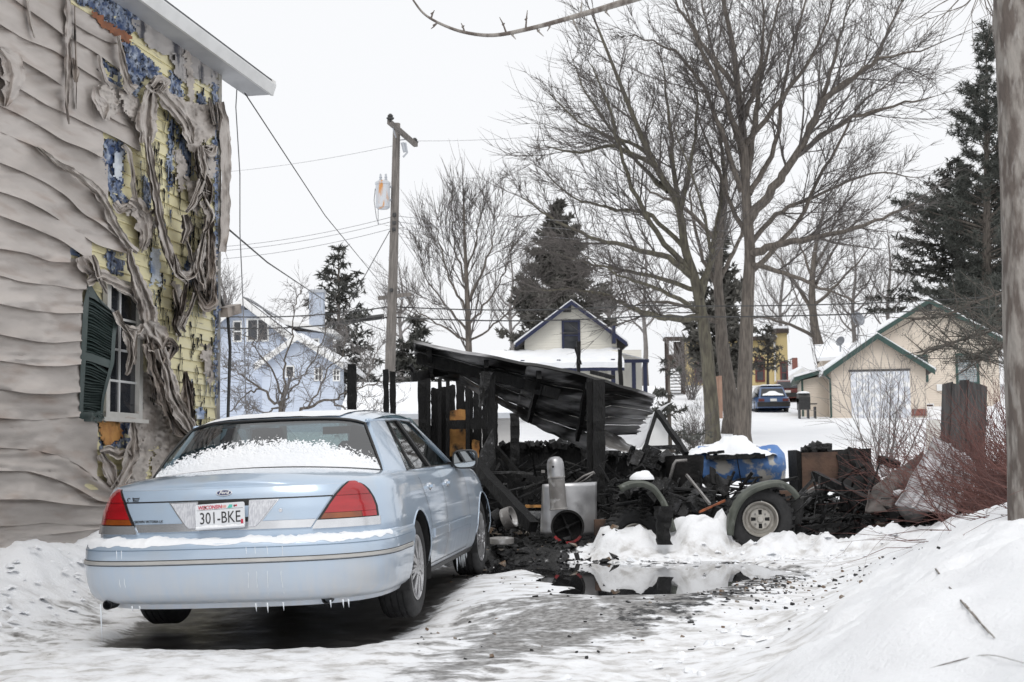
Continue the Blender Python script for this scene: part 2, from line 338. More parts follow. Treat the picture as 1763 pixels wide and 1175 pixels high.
def make_ground():
    xs = np.concatenate([np.linspace(-420,-60,14), np.linspace(-55,-7,34), np.arange(-6.2,6.6,.042), np.linspace(7,60,46), np.linspace(65,420,14)])
    ys = np.concatenate([np.linspace(-60,3,12), np.arange(3.5,6,.15), np.arange(6,17,.045), np.arange(17.1,26,.16), np.linspace(26.5,95,70), np.linspace(100,900,16)])
    X, Y = np.meshgrid(xs, ys); x, y = X.ravel(), Y.ravel(); z = ground_z(x, y)
    nx, ny = len(xs), len(ys); i = np.arange(nx*(ny-1)).reshape(ny-1, nx)[:, :-1].ravel()
    q = np.stack([i, i+1, i+nx+1, i+nx], 1).ravel()
    bp = M['ground']
    o = fastmesh('snowy_ground', np.stack([x, y, z], 1), q, 4, bp, smooth=True, kind='structure')
    me = o.data
    pud = poly_mask(x, y, PUD, .5)
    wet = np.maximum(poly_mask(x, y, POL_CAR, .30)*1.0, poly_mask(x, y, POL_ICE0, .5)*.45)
    gw = poly_mask(x, y, POL_WET, 1.0)*.70
    shoulder = np.exp(-((x-.05)/.75)**2-((y-11.2)/.8)**2)*.6
    gw = np.clip(gw-shoulder, 0, 1)
    soot = np.maximum(poly_mask(x, y, POL_SOOT, .35), .58*poly_mask(x, y, POL_DIRT, .7))
    soot = np.maximum(soot, .45*sstep(.2, .7, pud))
    for hx, hy, rx_, ry_, hh in HEAP: soot = soot*(1-.97*np.exp(-((((x-hx)/rx_)**2+((y-hy)/ry_)**2)/1.9)**2))
    bank = sstep(.02, .2, z-ground_z(x, y, False)*0-interp(y, [(-400,-.1),(0,-.08),(8,0),(9.8,.0),(12.5,.085),(14,.165),(16,.24),(20,.34),(24,.62)]) - .10)
    dirty = np.clip(1-bank, 0, 1)*(1-sstep(15, 17, y))*sstep(-5, -2.8, x)
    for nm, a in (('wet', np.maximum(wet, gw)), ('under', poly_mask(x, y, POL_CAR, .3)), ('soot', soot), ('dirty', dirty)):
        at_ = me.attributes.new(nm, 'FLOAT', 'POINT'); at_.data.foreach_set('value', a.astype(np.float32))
    return o
def ground_mat():
    m = bpy.data.materials.new('snow_ice_and_soot'); m.use_nodes = True
    n, l = m.node_tree.nodes, m.node_tree.links; b = n['Principled BSDF']
    tc = n.new('ShaderNodeTexCoord')
    def nz(s, d=8, st=(1,1,1)):
        mp = n.new('ShaderNodeMapping'); mp.inputs['Scale'].default_value = st; l.new(tc.outputs['Object'], mp.inputs[0])
        t = n.new('ShaderNodeTexNoise'); t.inputs['Scale'].default_value = s; t.inputs['Detail'].default_value = d; t.inputs['Roughness'].default_value = .62
        l.new(mp.outputs[0], t.inputs['Vector']); return t.outputs['Fac']
    def attr(a): t = n.new('ShaderNodeAttribute'); t.attribute_name = a; return t.outputs['Fac']
    def mth(op, a, b_, cl=False):
        t = n.new('ShaderNodeMath'); t.operation = op; t.use_clamp = cl
        for k, v in enumerate((a, b_)):
            if isinstance(v, (int, float)): t.inputs[k].default_value = v
            else: l.new(v, t.inputs[k])
        return t.outputs[0]
    def rng(v, a, b_, c=0, d=1):
        t = n.new('ShaderNodeMapRange'); l.new(v, t.inputs[0]); t.inputs[1].default_value = a; t.inputs[2].default_value = b_; t.inputs[3].default_value = c; t.inputs[4].default_value = d; return t.outputs[0]
    def mixc(f, a, b_):
        t = n.new('ShaderNodeMixRGB')
        if isinstance(f, float): t.inputs[0].default_value = f
        else: l.new(f, t.inputs[0])
        for k, v in ((1, a), (2, b_)):
            if isinstance(v, tuple): t.inputs[k].default_value = (*v, 1)
            else: l.new(v, t.inputs[k])
        return t.outputs[0]
    def mixf(f, a, b_):
        t = n.new('ShaderNodeMix'); t.data_type = 'FLOAT'; l.new(f, t.inputs[0])
        for k, v in ((2, a), (3, b_)):
            if isinstance(v, (int, float)): t.inputs[k].default_value = v
            else: l.new(v, t.inputs[k])
        return t.outputs[0]
    big, mid, fin = nz(.9, 6), nz(5.5, 10, (.85,1.15,1)), nz(24, 9)
    snow = mixc(rng(big, .35, .65), (.89,.90,.92), (.85,.865,.89))
    dirt = mixc(rng(mid, .44, .64), (.80,.80,.81), (.56,.55,.54))
    dm = mth('MULTIPLY', attr('dirty'), rng(mid, .42, .60), True)
    c = mixc(dm, snow, dirt)
    speck = mth('MULTIPLY', rng(fin, .66, .70), mth('MULTIPLY', attr('dirty'), rng(mid, .5, .62)), True)
    c = mixc(speck, c, (.10,.09,.085))
    # wet ice: broken by noise
    wm = rng(mth('ADD', attr('wet'), mth('MULTIPLY', mth('SUBTRACT', mid, .5), 1.5)), .42, .66)
    ice = mixc(rng(fin, .40, .66), (.12,.113,.107), (.40,.395,.39))
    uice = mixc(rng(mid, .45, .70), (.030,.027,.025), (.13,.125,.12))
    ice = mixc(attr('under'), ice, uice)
    c = mixc(wm, c, ice)
    sm = rng(mth('ADD', attr('soot'), mth('MULTIPLY', mth('SUBTRACT', nz(9, 10), .5), 1.7)), .44, .60)
    sc_ = mixc(rng(fin, .45, .72), (.010,.010,.010), (.05,.05,.052))
    sc_ = mixc(rng(nz(30, 6), .67, .72), sc_, (.55,.55,.56))
    c = mixc(sm, c, sc_)
    l.new(c, b.inputs['Base Color'])
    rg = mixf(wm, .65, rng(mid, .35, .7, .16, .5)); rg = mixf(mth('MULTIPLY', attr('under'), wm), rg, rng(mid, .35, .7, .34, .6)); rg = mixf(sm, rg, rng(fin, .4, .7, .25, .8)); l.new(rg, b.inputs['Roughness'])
    hsum = mth('ADD', mth('MULTIPLY', fin, .6), mth('MULTIPLY', nz(70, 5), .25))
    bp = n.new('ShaderNodeBump'); bp.inputs['Distance'].default_value = .03; l.new(hsum, bp.inputs['Height'])
    l.new(mixf(sm, mixf(wm, .55, .22), 1.0), bp.inputs['Strength']); l.new(bp.outputs[0], b.inputs['Normal'])
    b.inputs['Specular IOR Level'].default_value = .4
    return m
M['ground'] = ground_mat()
make_ground()
def water():
    m = bpy.data.materials.new('melt_water'); m.use_nodes = True
    n, l = m.node_tree.nodes, m.node_tree.links; b = n['Principled BSDF']
    b.inputs['Base Color'].default_value = (.02,.02,.021,1); b.inputs['Roughness'].default_value = .015; b.inputs['IOR'].default_value = 1.45; b.inputs['Specular IOR Level'].default_value = .8
    t = n.new('ShaderNodeTexNoise'); t.inputs['Scale'].default_value = 2.2; tc = n.new('ShaderNodeTexCoord'); l.new(tc.outputs['Object'], t.inputs['Vector'])
    bp = n.new('ShaderNodeBump'); bp.inputs['Strength'].default_value = .02; bp.inputs['Distance'].default_value = .02; l.new(t.outputs['Fac'], bp.inputs['Height']); l.new(bp.outputs[0], b.inputs['Normal'])
    mb = MB(); pts = [];
    cx = sum(p[0] for p in PUD)/len(PUD); cy = sum(p[1] for p in PUD)/len(PUD)
    for p in PUD: pts.append((cx+(p[0]-cx)*1.12, cy+(p[1]-cy)*1.2, WATER))
    mb.poly(pts[::-1]); o = mb.build('melt_puddle', m, kind='structure')
water()
# ------------------------------------------------------------------ the burnt house on the left
house = thing('burned_house', 'burnt house with melted taupe siding hanging off yellow clapboards and a warped green shutter', 'house', WO)
def wall_at(px, py, n=0.):
    d = ray(px, py); o = Vector((0, 0, CAMH)); P0 = WO + WN*n
    return o + d*((P0-o).dot(WN)/d.dot(WN))
def wpt(s, z, n=0.): return WO + WD*s + WN*n + Vector((0, 0, z))
EAVE = 5.28
mb = MB()     # wall core behind the cladding
a = [wpt(-.0, -.3, -.03), wpt(13.5, -.3, -.03), wpt(13.5, EAVE, -.03), wpt(0, EAVE, -.03)]
mb.prism(a, -WN*7.0); mb.build('wall', M['char_flat'], house)
# gable end wall cladding beyond the corner is out of sight; roof
mb = MB()
e0, e1 = -.86, 13.5
mb.prism([wpt(e0, EAVE+.12, .29), wpt(e0, EAVE+.17, .29), wpt(e0, EAVE+2.85, -3.6), wpt(e0, EAVE+2.80, -3.6)], WD*(e1-e0))
mb.prism([wpt(e0, EAVE+2.85, -3.6), wpt(e0, EAVE+.17, -7.4), wpt(e0, EAVE+.12, -7.4), wpt(e0, EAVE+2.80, -3.6)], WD*(e1-e0))
mb.build('roof', mat('asphalt_shingle', (.10,.10,.11), (.06,.06,.065), rough=.9, scale=20, bump=.3), house)
mb = MB(); mb.prism([wpt(e0, EAVE, -.02), wpt(e0, EAVE, .27), wpt(e0, EAVE+.012, .27), wpt(e0, EAVE+.012, -.02)], WD*(e1-e0)); mb.build('soffit', M['alu'], house)
mb = MB(); mb.prism([wpt(e0-.003, EAVE-.012, .272), wpt(e0-.003, EAVE-.012, .30), wpt(e0-.003, EAVE+.10, .335), wpt(e0-.003, EAVE+.115, .335), wpt(e0-.003, EAVE+.115, .272)], WD*(e1-e0+.003)); mb.build('fascia', M['white'], house)
mb = MB(); mb.prism([wpt(e0-.003, EAVE+.115, .33), wpt(e0-.003, EAVE+.15, .33), wpt(e0-.003, EAVE+2.82, -3.6), wpt(e0-.003, EAVE+2.70, -3.6), wpt(e0-.003, EAVE+.01, .0), wpt(e0-.003, EAVE+.01, .27)], WD*.02); mb.build('rake_board', M['white'], house)
# clapboards, one by one
S1 = 3.55; nb = 0; me0 = None
zz = .10
while zz < EAVE-.02:
    if me0 is None:
        mb = MB(); mb.prism([wpt(.09, 0, .004), wpt(.09, 0, .022), wpt(.09, .012, .021), wpt(.09, .118, .006)], WD*(S1-.09))
        vs = mb.v; mb.v = [Vector(p) for p in vs]; o = mb.build('clapboard', M['clap'], house); me0 = o.data
    else:
        o = bpy.data.objects.new('clapboard', me0); col.objects.link(o); o.parent = house
    o.location = (random.uniform(-.004,.004)*WD.x, random.uniform(-.004,.004), zz); W[o] = W[house]
    zz += .1145
mb = MB(); mb.box(wpt(.045, EAVE/2-.05, .012), (.05, .086, EAVE+.1), Matrix.Rotation(-WANG, 3, 'Z')); mb.build('corner_board', mat('soiled_corner_board', (.42,.40,.35), (.20,.19,.18), rough=.7, scale=5, stretch=(1,1,.3), c3=(.03,.04,.07), scale3=6, ramp3=(.55,.62)), house)
# --- patches: jagged sheets cut to an outline traced on the wall plane
def pin(px, py, poly):
    c = False; n = len(poly)
    for i in range(n):
        x0, y0 = poly[i]; x1, y1 = poly[(i+1) % n]
        if (y0 > py) != (y1 > py) and px < (x1-x0)*(py-y0)/(y1-y0+1e-9)+x0: c = not c
    return c
def patch(name, poly, m, n0=.03, cr=.012, cell=2.6, jag=3.0, freq=.09, sag=0., mb=None, stretch=(1,1)):
    x0, x1 = min(p[0] for p in poly)-4, max(p[0] for p in poly)+4; y0, y1 = min(p[1] for p in poly)-4, max(p[1] for p in poly)+4
    nx, ny = int((x1-x0)/cell)+1, int((y1-y0)/cell)+1
    X, Y = np.meshgrid(x0+np.arange(nx+1)*cell, y0+np.arange(ny+1)*cell)
    N = n0 + cr*fbm(X*freq*stretch[0], Y*freq*stretch[1], n0*50, 4) + .35*cr*fbm(X*.35, Y*.35, 5., 2)
    J = jag*fbm(X*.22, Y*.22, 7., 3); K = jag*fbm(X*.22, Y*.22, 17., 3)
    own = mb is None; mb = mb or MB(); idx = {}; vs = []; fs = []
    def vid(j, i):
        if (j, i) not in idx:
            idx[(j, i)] = len(vs); vs.append(wall_at(X[j, i], Y[j, i], float(N[j, i])))
        return idx[(j, i)]
    for j in range(ny):
        for i in range(nx):
            if pin(X[j, i]+cell/2+J[j, i], Y[j, i]+cell/2+K[j, i], poly): fs.append((vid(j, i), vid(j+1, i), vid(j+1, i+1), vid(j, i+1)))
    mb.add(vs, fs)
    if own: return mb.build(name, m, house, smooth=True)
# --- vinyl courses: lower edges as traced
SID = [
 ([(-70,-90),(-15,-30),(45,14),(86,42),(114,64)], 116),
 ([(-70,-10),(0,42),(41,67),(96,88),(122,108)], 124),
 ([(-70,36),(0,82),(41,106),(88,134),(118,156)], 126),
 ([(-70,92),(0,132),(31,151),(82,182),(123,200),(163,220),(205,240),(242,262)], 241),
 ([(-70,150),(0,182),(31,196),(60,212),(82,225),(108,242),(151,258),(178,273)], 178),
 ([(-70,205),(0,227),(30,240),(63,253),(98,281),(139,306),(165,330),(192,372)], 186),
 ([(-70,262),(0,280),(40,296),(78,314),(118,340),(141,367),(170,383),(216,420)], 208),
 ([(-70,310),(0,330),(45,345),(82,365),(114,387),(167,422),(221,438)], 221),
 ([(-70,352),(0,371),(51,390),(106,414),(143,440),(160,452)], 158),
 ([(-70,420),(0,428),(51,437),(86,451),(121,452)], 121),
 ([(-70,468),(0,474),(30,484),(57,488),(98,492),(143,499),(175,490)], 150),
 ([(-70,510),(0,523),(51,534),(102,540),(143,539)], 143),
 ([(-70,564),(0,576),(61,588),(92,591),(141,587)], 141),
 ([(-70,612),(0,621),(61,630),(106,631),(140,627)], 140),
 ([(-70,664),(0,670),(51,678),(102,679),(138,675)], 138),
 ([(-70,716),(0,720),(64,724),(140,717)], 138),
 ([(-70,770),(0,771),(59,775),(102,785),(140,803),(166,826),(192,843),(215,846)], 168),
 ([(-70,812),(0,811),(48,811),(97,825),(133,841),(170,863),(215,868)], 212),
 ([(-70,862),(0,860),(64,860),(115,868),(170,872),(230,870)], 226),
 ([(-70,908),(0,906),(38,905),(77,900),(122,904),(170,903),(240,895)], 236),
 ([(-70,938),(0,932),(33,928),(90,920),(153,913),(240,903)], 236),
 ([(-70,962),(0,953),(38,950),(120,940),(240,925)], 236),
]
def cv(pts):
    xs = np.array([p[0] for p in pts], float); ys = np.array([p[1] for p in pts], float)
    def f(x):
        x = np.asarray(x, float); y = np.interp(x, xs, ys)      # smoothed polyline
        return .5*y+.25*np.interp(x-9, xs, ys)+.25*np.interp(x+9, xs, ys) + np.where(x > xs[-1], (x-xs[-1])*(ys[-1]-ys[-2])/(xs[-1]-xs[-2]), 0)
    return f
prev = cv([(-70,-150),(114,-20)]); nv = 16
for k, (pts, xr) in enumerate(SID):
    f = cv(pts); nu = max(24, int((xr+70)/3.2)); xs = np.linspace(-70, xr, nu)
    low = k > 10; amp = .052 if low else .044
    if k in (19, 20, 21): amp = .022
    top = prev(xs)-7; bot = f(xs); rows = []
    for j in range(nv+2):
        v = min(j/(nv-1), 1.0); y = top+(bot-top)*v
        wob = fbm(xs*.018, y*.03+k*3.7, 2.+k, 3)
        n = .027 + amp*(v**1.5)*(1+.75*wob) + .012*np.sin(PI*np.clip(v*2.1, 0, 1))*(1 if low else .5) + .008*fbm(xs*.012, y*.16, 9.+k, 3)
        n = n + .006*(np.abs(fbm(xs*.05, y*.05, 3.+k, 2)))
        if low and k < 16:                     # pinched folds towards the shutter
            pin_ = np.exp(-((xs-140)/26.)**2); n = n + pin_*.022*np.sin(v*PI*4.3+.8)*v
        if k in (16, 17): n = n + np.exp(-((xs-165)/45.)**2)*.03*np.sin(v*PI*2.2)
        if j == nv: n = n-.014; y = y+.6
        if j == nv+1: n = n*0+.024; y = y-2.5
        rows.append([wall_at(float(a_), float(b_), float(c_)) for a_, b_, c_ in zip(xs+ (1.5*fbm(y*.2, xs*0+k, 1., 2) if True else 0)*(xs > xr-8), y, n)])
    mb = MB(); mb.grid(rows, flip=True); mb.build('siding_panel', M['vinyl'], house, smooth=65)
    prev = f if k not in (2, ) else cv([(-70,36),(0,82),(118,156),(135,118),(163,133),(190,148),(245,180)])
    if k == 0: prev = f
# shorter courses to the right of the hanging strip
UP = [([(118,4),(155,26),(198,58)], [(122,38),(150,55),(180,71),(203,77)], 203), ([(122,30),(150,47),(180,62),(203,69)], [(123,66),(170,94),(213,127)], 212),
      ([(123,58),(170,85),(186,95)], [(124,108),(147,123),(163,133),(189,148)], 178), ([(160,147),(190,152),(205,166),(240,178)], [(165,185),(178,196),(210,214),(242,226)], 240),
      ([(168,185),(205,205),(242,218)], [(165,221),(200,238),(242,263)], 242), ([(57,440),(90,452),(140,470),(190,490)], [(57,488),(98,492),(143,501),(180,486)], 150)]
for k, (tp, bt, xr) in enumerate(UP):
    ft, fl = cv(tp), cv(bt); xs = np.linspace(tp[0][0], xr, max(16, int((xr-tp[0][0])/2.6))); rows = []
    for j in range(14):
        v = min(j/12., 1.); y = ft(xs)+(fl(xs)-ft(xs))*v
        n = .02+.042*v**1.4+.011*fbm(xs*.05, y*.08, k+20., 3)+.009*np.sin(v*PI*2)
        if j == 13: n = n*0+.01; y = y-1.5
        jit = 3*fbm(y*.15, y*0+k, 4., 3)
        rows.append([wall_at(float(a_+jj*(a_ > xr-10)), float(b_), float(c_)) for a_, b_, c_, jj in zip(xs, y, n, jit)])
    mb = MB(); mb.grid(rows, flip=True); mb.build('siding_panel', M['vinyl'], house, smooth=65)
# --- foil board, burnt plank, scorched frieze
for pl, mm, nn, cr in [
    ([(126,-6),(244,-6),(240,40),(232,56),(222,62),(206,52),(190,44),(176,28),(160,14),(140,10)], 'foil', .035, .020),
    ([(213,72),(232,78),(246,92),(262,105),(284,132),(272,142),(252,131),(242,150),(235,166),(222,158),(216,120)], 'foil', .045, .022),
    ([(134,116),(166,134),(158,162),(135,152)], 'foil_pale', .018, .008), ([(172,96),(210,128),(213,162),(196,152),(180,128)], 'foil', .022, .012),
    ([(178,236),(217,250),(212,300),(209,332),(226,350),(214,357),(196,347),(182,318)], 'foil', .03, .016), ([(196,262),(214,262),(208,312),(197,305)], 'foil_pale', .05, .006),
    ([(110,412),(137,436),(134,448),(116,446)], 'foil_pale', .02, .008), ([(34,436),(56,440),(54,470),(48,462)], 'foil_pale', .015, .006), ([(40,205),(58,212),(60,240),(55,232)], 'foil', .016, .006), ([(183,430),(216,440),(212,477),(184,464)], 'foil', .02, .012),
    ([(170,724),(230,722),(226,778),(171,776)], 'foil', .02, .012), ([(180,800),(206,810),(196,842),(184,828)], 'foil_pale', .015, .006), ([(292,204),(300,210),(297,300),(291,345),(288,290)], 'foil', .032, .010),
    ([(302,212),(318,240),(326,262),(330,300),(318,312),(322,280),(308,250)], 'foil', .034, .012), ([(246,300),(262,318),(258,366),(246,362)], 'foil', .03, .012), ([(262,425),(276,430),(275,470),(282,500),(268,482),(258,495)], 'foil_pale', .034, .012),
    ([(322,440),(338,440),(338,486),(322,488),(316,470)], 'foil', .05, .016), ([(293,120),(312,140),(318,170),(306,182),(292,160)], 'foil', .03, .012), ([(340,160),(356,164),(350,196),(342,200)], 'foil', .032, .012),
    ([(366,128),(375,128),(376,300),(374,430),(375,560),(373,700),(369,700),(370,400)], 'foil', .040, .012), ([(335,700),(352,706),(350,722),(338,722)], 'foil_pale', .04, .012), ([(285,790),(300,800),(290,818),(276,826)], 'foil_pale', .045, .012)]:
    patch('foil_board', pl, M[mm], nn, cr, freq=.16)
patch('burnt_plank', [(154,12),(192,40),(228,64),(227,77),(205,66),(178,46),(158,24)], mat('burnt_red_plank', (.30,.11,.045), (.20,.075,.035), rough=.7, scale=8, c3=(.06,.05,.045), scale3=4), .05, .004)
patch('burnt_plank', [(210,60),(214,140),(222,150),(226,75)], M['rust'], .02, .004)
patch('osb_board', [(172,727),(206,724),(212,745),(204,760),(186,768),(172,755)], M['osb'], .034, .006)
patch('frieze_board', [(232,8),(300,52),(376,110),(376,152),(352,146),(330,130),(305,112),(280,92),(258,84),(246,70),(240,62),(228,40)], M['frieze'], .036, .012, freq=.1)
patch('frieze_board', [(318,86),(326,86),(334,132),(335,168),(330,182),(325,178),(322,130)], M['vinyl_melt'], .055, .012)
# char and melted paint runs down the yellow boards
mb = MB()
for i in range(330):
    x = random.uniform(236, 367); y = random.choice([random.uniform(150, 420), random.uniform(420, 720)]); ln = random.uniform(10, 46); wd = random.uniform(.4, 1.5)
    ptsL = []; n = 7
    for j in range(n+1):
        t = j/n; ww = wd*(1-.7*t)*(1+.6*random.uniform(-1, 1)); xx = x+1.5*fb(i*3.1, t*3)
        ptsL.append([wall_at(xx-ww, y+ln*t, .030), wall_at(xx, y+ln*t, .036), wall_at(xx+ww, y+ln*t, .030)])
    mb.grid(ptsL, mi=0 if i % 4 else 1, flip=True)
mb.build('char_runs', [M['char_flat'], M['foil']], house, kind='stuff')
# --- hanging melted vinyl: folded ribbons
def drape(pts, wd, m='vinyl_melt', n0=.05, folds=2.5, amp=.03, seed=None, nn=84, nt=26, jag=.38, name='melted_siding'):
    if name == 'melted_siding' and n0 > .05: wd = [w_*.92 for w_ in wd]; folds *= .75
    seed = seed if seed is not None else random.uniform(0, 99)
    P = np.array(pts, float); L = np.concatenate([[0], np.cumsum(np.hypot(*np.diff(P, axis=0).T))]); u = np.linspace(0, L[-1], nn)
    x, y = np.interp(u, L, P[:, 0]), np.interp(u, L, P[:, 1])
    for _ in range(4): x[1:-1] = (x[:-2]+2*x[1:-1]+x[2:])/4; y[1:-1] = (y[:-2]+2*y[1:-1]+y[2:])/4
    wv = np.interp(u, np.linspace(0, L[-1], len(wd)), wd) if isinstance(wd, (list, tuple)) else np.full(nn, float(wd))
    tx, ty = np.gradient(x), np.gradient(y); ll = np.hypot(tx, ty)+1e-6; nx, ny = -ty/ll, tx/ll
    rows = []
    for j in range(nt):
        t = j/(nt-1)-.5; edge = jag*fbm(u*.07, u*0+(1 if t > 0 else 9), seed, 3)
        off = wv*t*(1+edge*abs(t)*2)
        ph = folds*2*PI*(t+.5)+1.8*fbm(u*.022, u*0+t*.6, seed+3, 3)
        n = n0 + amp*(.55*np.sin(ph)+.45*np.sin(ph*1.7+seed)) + amp*.6*fbm(u*.035, u*0+t*6, seed+5, 4) + amp*.30*fbm(u*.05, u*0+t*16, seed+9, 2) + .02*(1-(2*t)**2)
        n = n + (abs(2*t)**3)*(.035+.03*fbm(u*.05, u*0+(3 if t > 0 else 8), seed+2, 3))*(1 if wv.max() > 9 else 0)
        n = np.maximum(n, .024)
        rows.append([wall_at(float(a_), float(b_), float(c_)) for a_, b_, c_ in zip(x+nx*off, y+ny*off, n)])
    mb = MB(); mb.grid(rows, flip=False); return mb.build(name, M[m], house, smooth=True)
D = drape
D([(116,-10),(118,60),(116,120),(114,180),(119,214)], [12,11,10,9,3], 'vinyl', .075, .9, .015)
D([(129,10),(129,60),(132,120),(131,188)], [2.5,4,3,1.5], 'vinyl_burnt', .07, .6, .006)
D([(46,-8),(50,25),(54,48),(60,66)], [6,7,8,3], 'vinyl_melt', .075, 1, .01)
D([(126,100),(131,128),(130,142)], [4,12,6], 'vinyl_burnt', .06, 1, .01)
D([(203,62),(208,90),(215,120),(222,150),(230,158)], [10,10,14,18,22], 'vinyl_melt', .085, 1.6, .02)
D([(171,95),(176,118),(183,140),(190,147)], [8,9,8,8], 'vinyl', .08, 1.2, .012)
D([(165,150),(168,170),(176,188),(180,205)], [10,22,22,6], 'vinyl', .085, 1.6, .016)
D([(0,84),(18,105),(24,130),(20,160),(10,184)], [14,34,36,30,6], 'vinyl', .075, 1.2, .02)
D([(262,146),(256,175),(251,205),(252,246)], [18,32,34,26], 'vinyl_melt', .11, 2.6, .03)
D([(258,140),(272,152),(290,175),(305,190),(322,212),(330,248)], [26,26,28,24,22,10], 'vinyl_melt', .10, 2.2, .03)
patch('melted_siding', [(268,148),(292,160),(318,172),(345,182),(372,178),(373,232),(362,240),(348,246),(350,262),(334,268),(322,252),(326,236),(306,208),(285,184)], M['vinyl_melt'], .085, .035, freq=.05)
D([(262,150),(276,136),(288,142),(278,156)], [14,16,14,8], 'vinyl_melt', .13, 1.8, .03)
D([(255,236),(261,280),(268,320),(276,372),(287,420),(297,452),(312,474),(330,476),(338,462),(344,430)], [11,12,13,13,13,15,17,18,14,8], 'vinyl_melt', .12, 1.6, .028)
D([(250,240),(258,300),(264,340),(272,390),(284,436),(300,468)], [6,8,8,9,9,8], 'vinyl_burnt', .10, 1.2, .02)
D([(63,253),(98,280),(139,306),(168,330),(187,358),(196,384),(212,408),(226,426),(238,434)], [6,9,12,15,17,16,15,14,12], 'vinyl_melt', .085, 1.3, .022)
D([(212,250),(222,262),(228,290),(230,320),(233,345),(243,366),(256,372),(268,360)], [10,9,8,8,9,9,9,6], 'vinyl_melt', .075, 1.2, .018)
D([(222,348),(240,356),(250,380),(252,400),(244,430)], [20,34,30,26,8], 'vinyl_melt', .07, 2.2, .02)
D([(196,350),(206,362),(216,356),(228,352)], [16,18,16,14], 'vinyl_melt', .06, 2.0, .018)
D([(222,430),(226,455),(240,490),(252,520),(258,556),(262,590)], [10,22,28,34,36,30], 'vinyl_melt', .13, 2.6, .035)
D([(150,486),(175,476),(205,490),(228,506),(238,520)], [16,20,18,16,12], 'vinyl_melt', .09, 1.5, .02)
D([(158,440),(164,455),(170,474),(178,492),(184,506)], [14,13,12,9,4], 'vinyl_melt', .10, 1.4, .02)
D([(140,442),(146,458),(158,470),(168,472)], [16,30,24,10], 'vinyl', .075, 1.3, .02)
D([(199,536),(208,556),(222,568),(238,570),(246,560)], [12,13,14,13,10], 'vinyl_melt', .16, 1.8, .025)
D([(214,560),(224,588),(226,612),(221,640),(217,646)], [10,20,20,17,8], 'vinyl_melt', .15, 1.8, .03)
D([(234,570),(230,600),(232,628)], [8,12,7], 'vinyl_melt', .17, 1.2, .02)
D([(250,556),(262,575),(272,590),(284,606)], [30,44,40,22], 'vinyl_melt', .15, 2.6, .04)
D([(262,590),(272,640),(288,690),(306,726),(326,752),(332,766)], [30,36,40,46,40,22], 'vinyl_burnt', .15, 3.4, .045)
D([(276,600),(288,640),(296,676),(312,708),(330,742)], [18,20,24,26,20], 'vinyl_melt', .19, 2.4, .04)
D([(256,580),(262,640),(276,690),(290,716)], [14,16,18,14], 'vinyl_burnt', .12, 2, .03)
D([(318,640),(326,690),(330,730),(344,756)], [8,22,26,18], 'vinyl_burnt', .12, 2.6, .035)
D([(282,606),(292,590),(300,600),(290,620)], [14,18,16,8], 'vinyl_burnt', .17, 2, .03)
patch('melted_siding', [(243,640),(262,640),(290,700),(318,742),(316,768),(300,780),(272,775),(258,788),(252,826),(234,850),(196,862),(190,842),(214,806),(228,770),(236,726)], M['vinyl_melt'], .05, .035, freq=.045)
D([(172,778),(188,776),(204,784),(218,778),(226,786)], [8,16,18,14,8], 'vinyl_melt', .06, 1.6, .02)
D([(174,782),(184,800),(196,830),(206,846)], [14,26,22,10], 'vinyl', .05, 1.6, .02)
D([(228,728),(232,760),(226,790),(210,826),(196,845)], [10,22,26,24,14], 'vinyl_melt', .075, 1.5, .03)
D([(206,728),(222,720),(234,722)], [6,9,6], 'vinyl_melt', .07, 1, .01)
# the tangle by the corner
for i, (ps, wd, mm) in enumerate([
    ([(344,252),(352,290),(348,320),(356,345)], [16,18,14,10], 'vinyl_melt'), ([(336,262),(342,300),(350,312)], [8,10,8], 'vinyl_burnt'), ([(348,310),(340,330),(332,350),(320,366)], [14,18,14,6], 'vinyl_melt'),
    ([(350,300),(362,320),(360,345),(352,360)], [12,16,14,8], 'vinyl_burnt'), ([(350,345),(360,372),(356,392),(350,400)], [14,22,18,6], 'vinyl_melt'), ([(352,400),(348,430),(342,460),(350,500)], [10,16,18,14], 'vinyl_melt'),
    ([(362,380),(364,440),(360,480),(356,520)], [12,16,18,16], 'vinyl_burnt'), ([(336,480),(346,510),(356,528),(366,520),(366,480)], [14,18,20,16,10], 'vinyl_burnt'), ([(322,486),(316,512),(310,545)], [8,12,6], 'vinyl_burnt'),
    ([(336,505),(328,530),(318,552)], [10,10,4], 'vinyl_melt'), ([(300,498),(306,530),(300,560),(310,580)], [6,10,10,6], 'vinyl_burnt'), ([(320,545),(312,562),(320,572)], [12,14,6], 'vinyl_melt'),
    ([(372,176),(378,200),(376,225)], [6,10,6], 'vinyl_melt'), ([(360,168),(366,200),(370,215)], [6,8,6], 'vinyl_melt'), ([(318,370),(322,395),(314,420)], [14,20,8], 'vinyl_melt'), ([(334,352),(350,330),(362,335)], [8,10,8], 'vinyl_melt'),
    ([(318,405),(326,430),(330,452)], [6,9,8], 'vinyl_melt'), ([(300,440),(306,470),(324,486)], [10,14,12], 'vinyl_melt'), ([(352,255),(364,262),(370,250)], [14,20,12], 'vinyl_melt')]):
    D(ps, wd, mm, .09+.02*(i % 3), 2.2, .035)
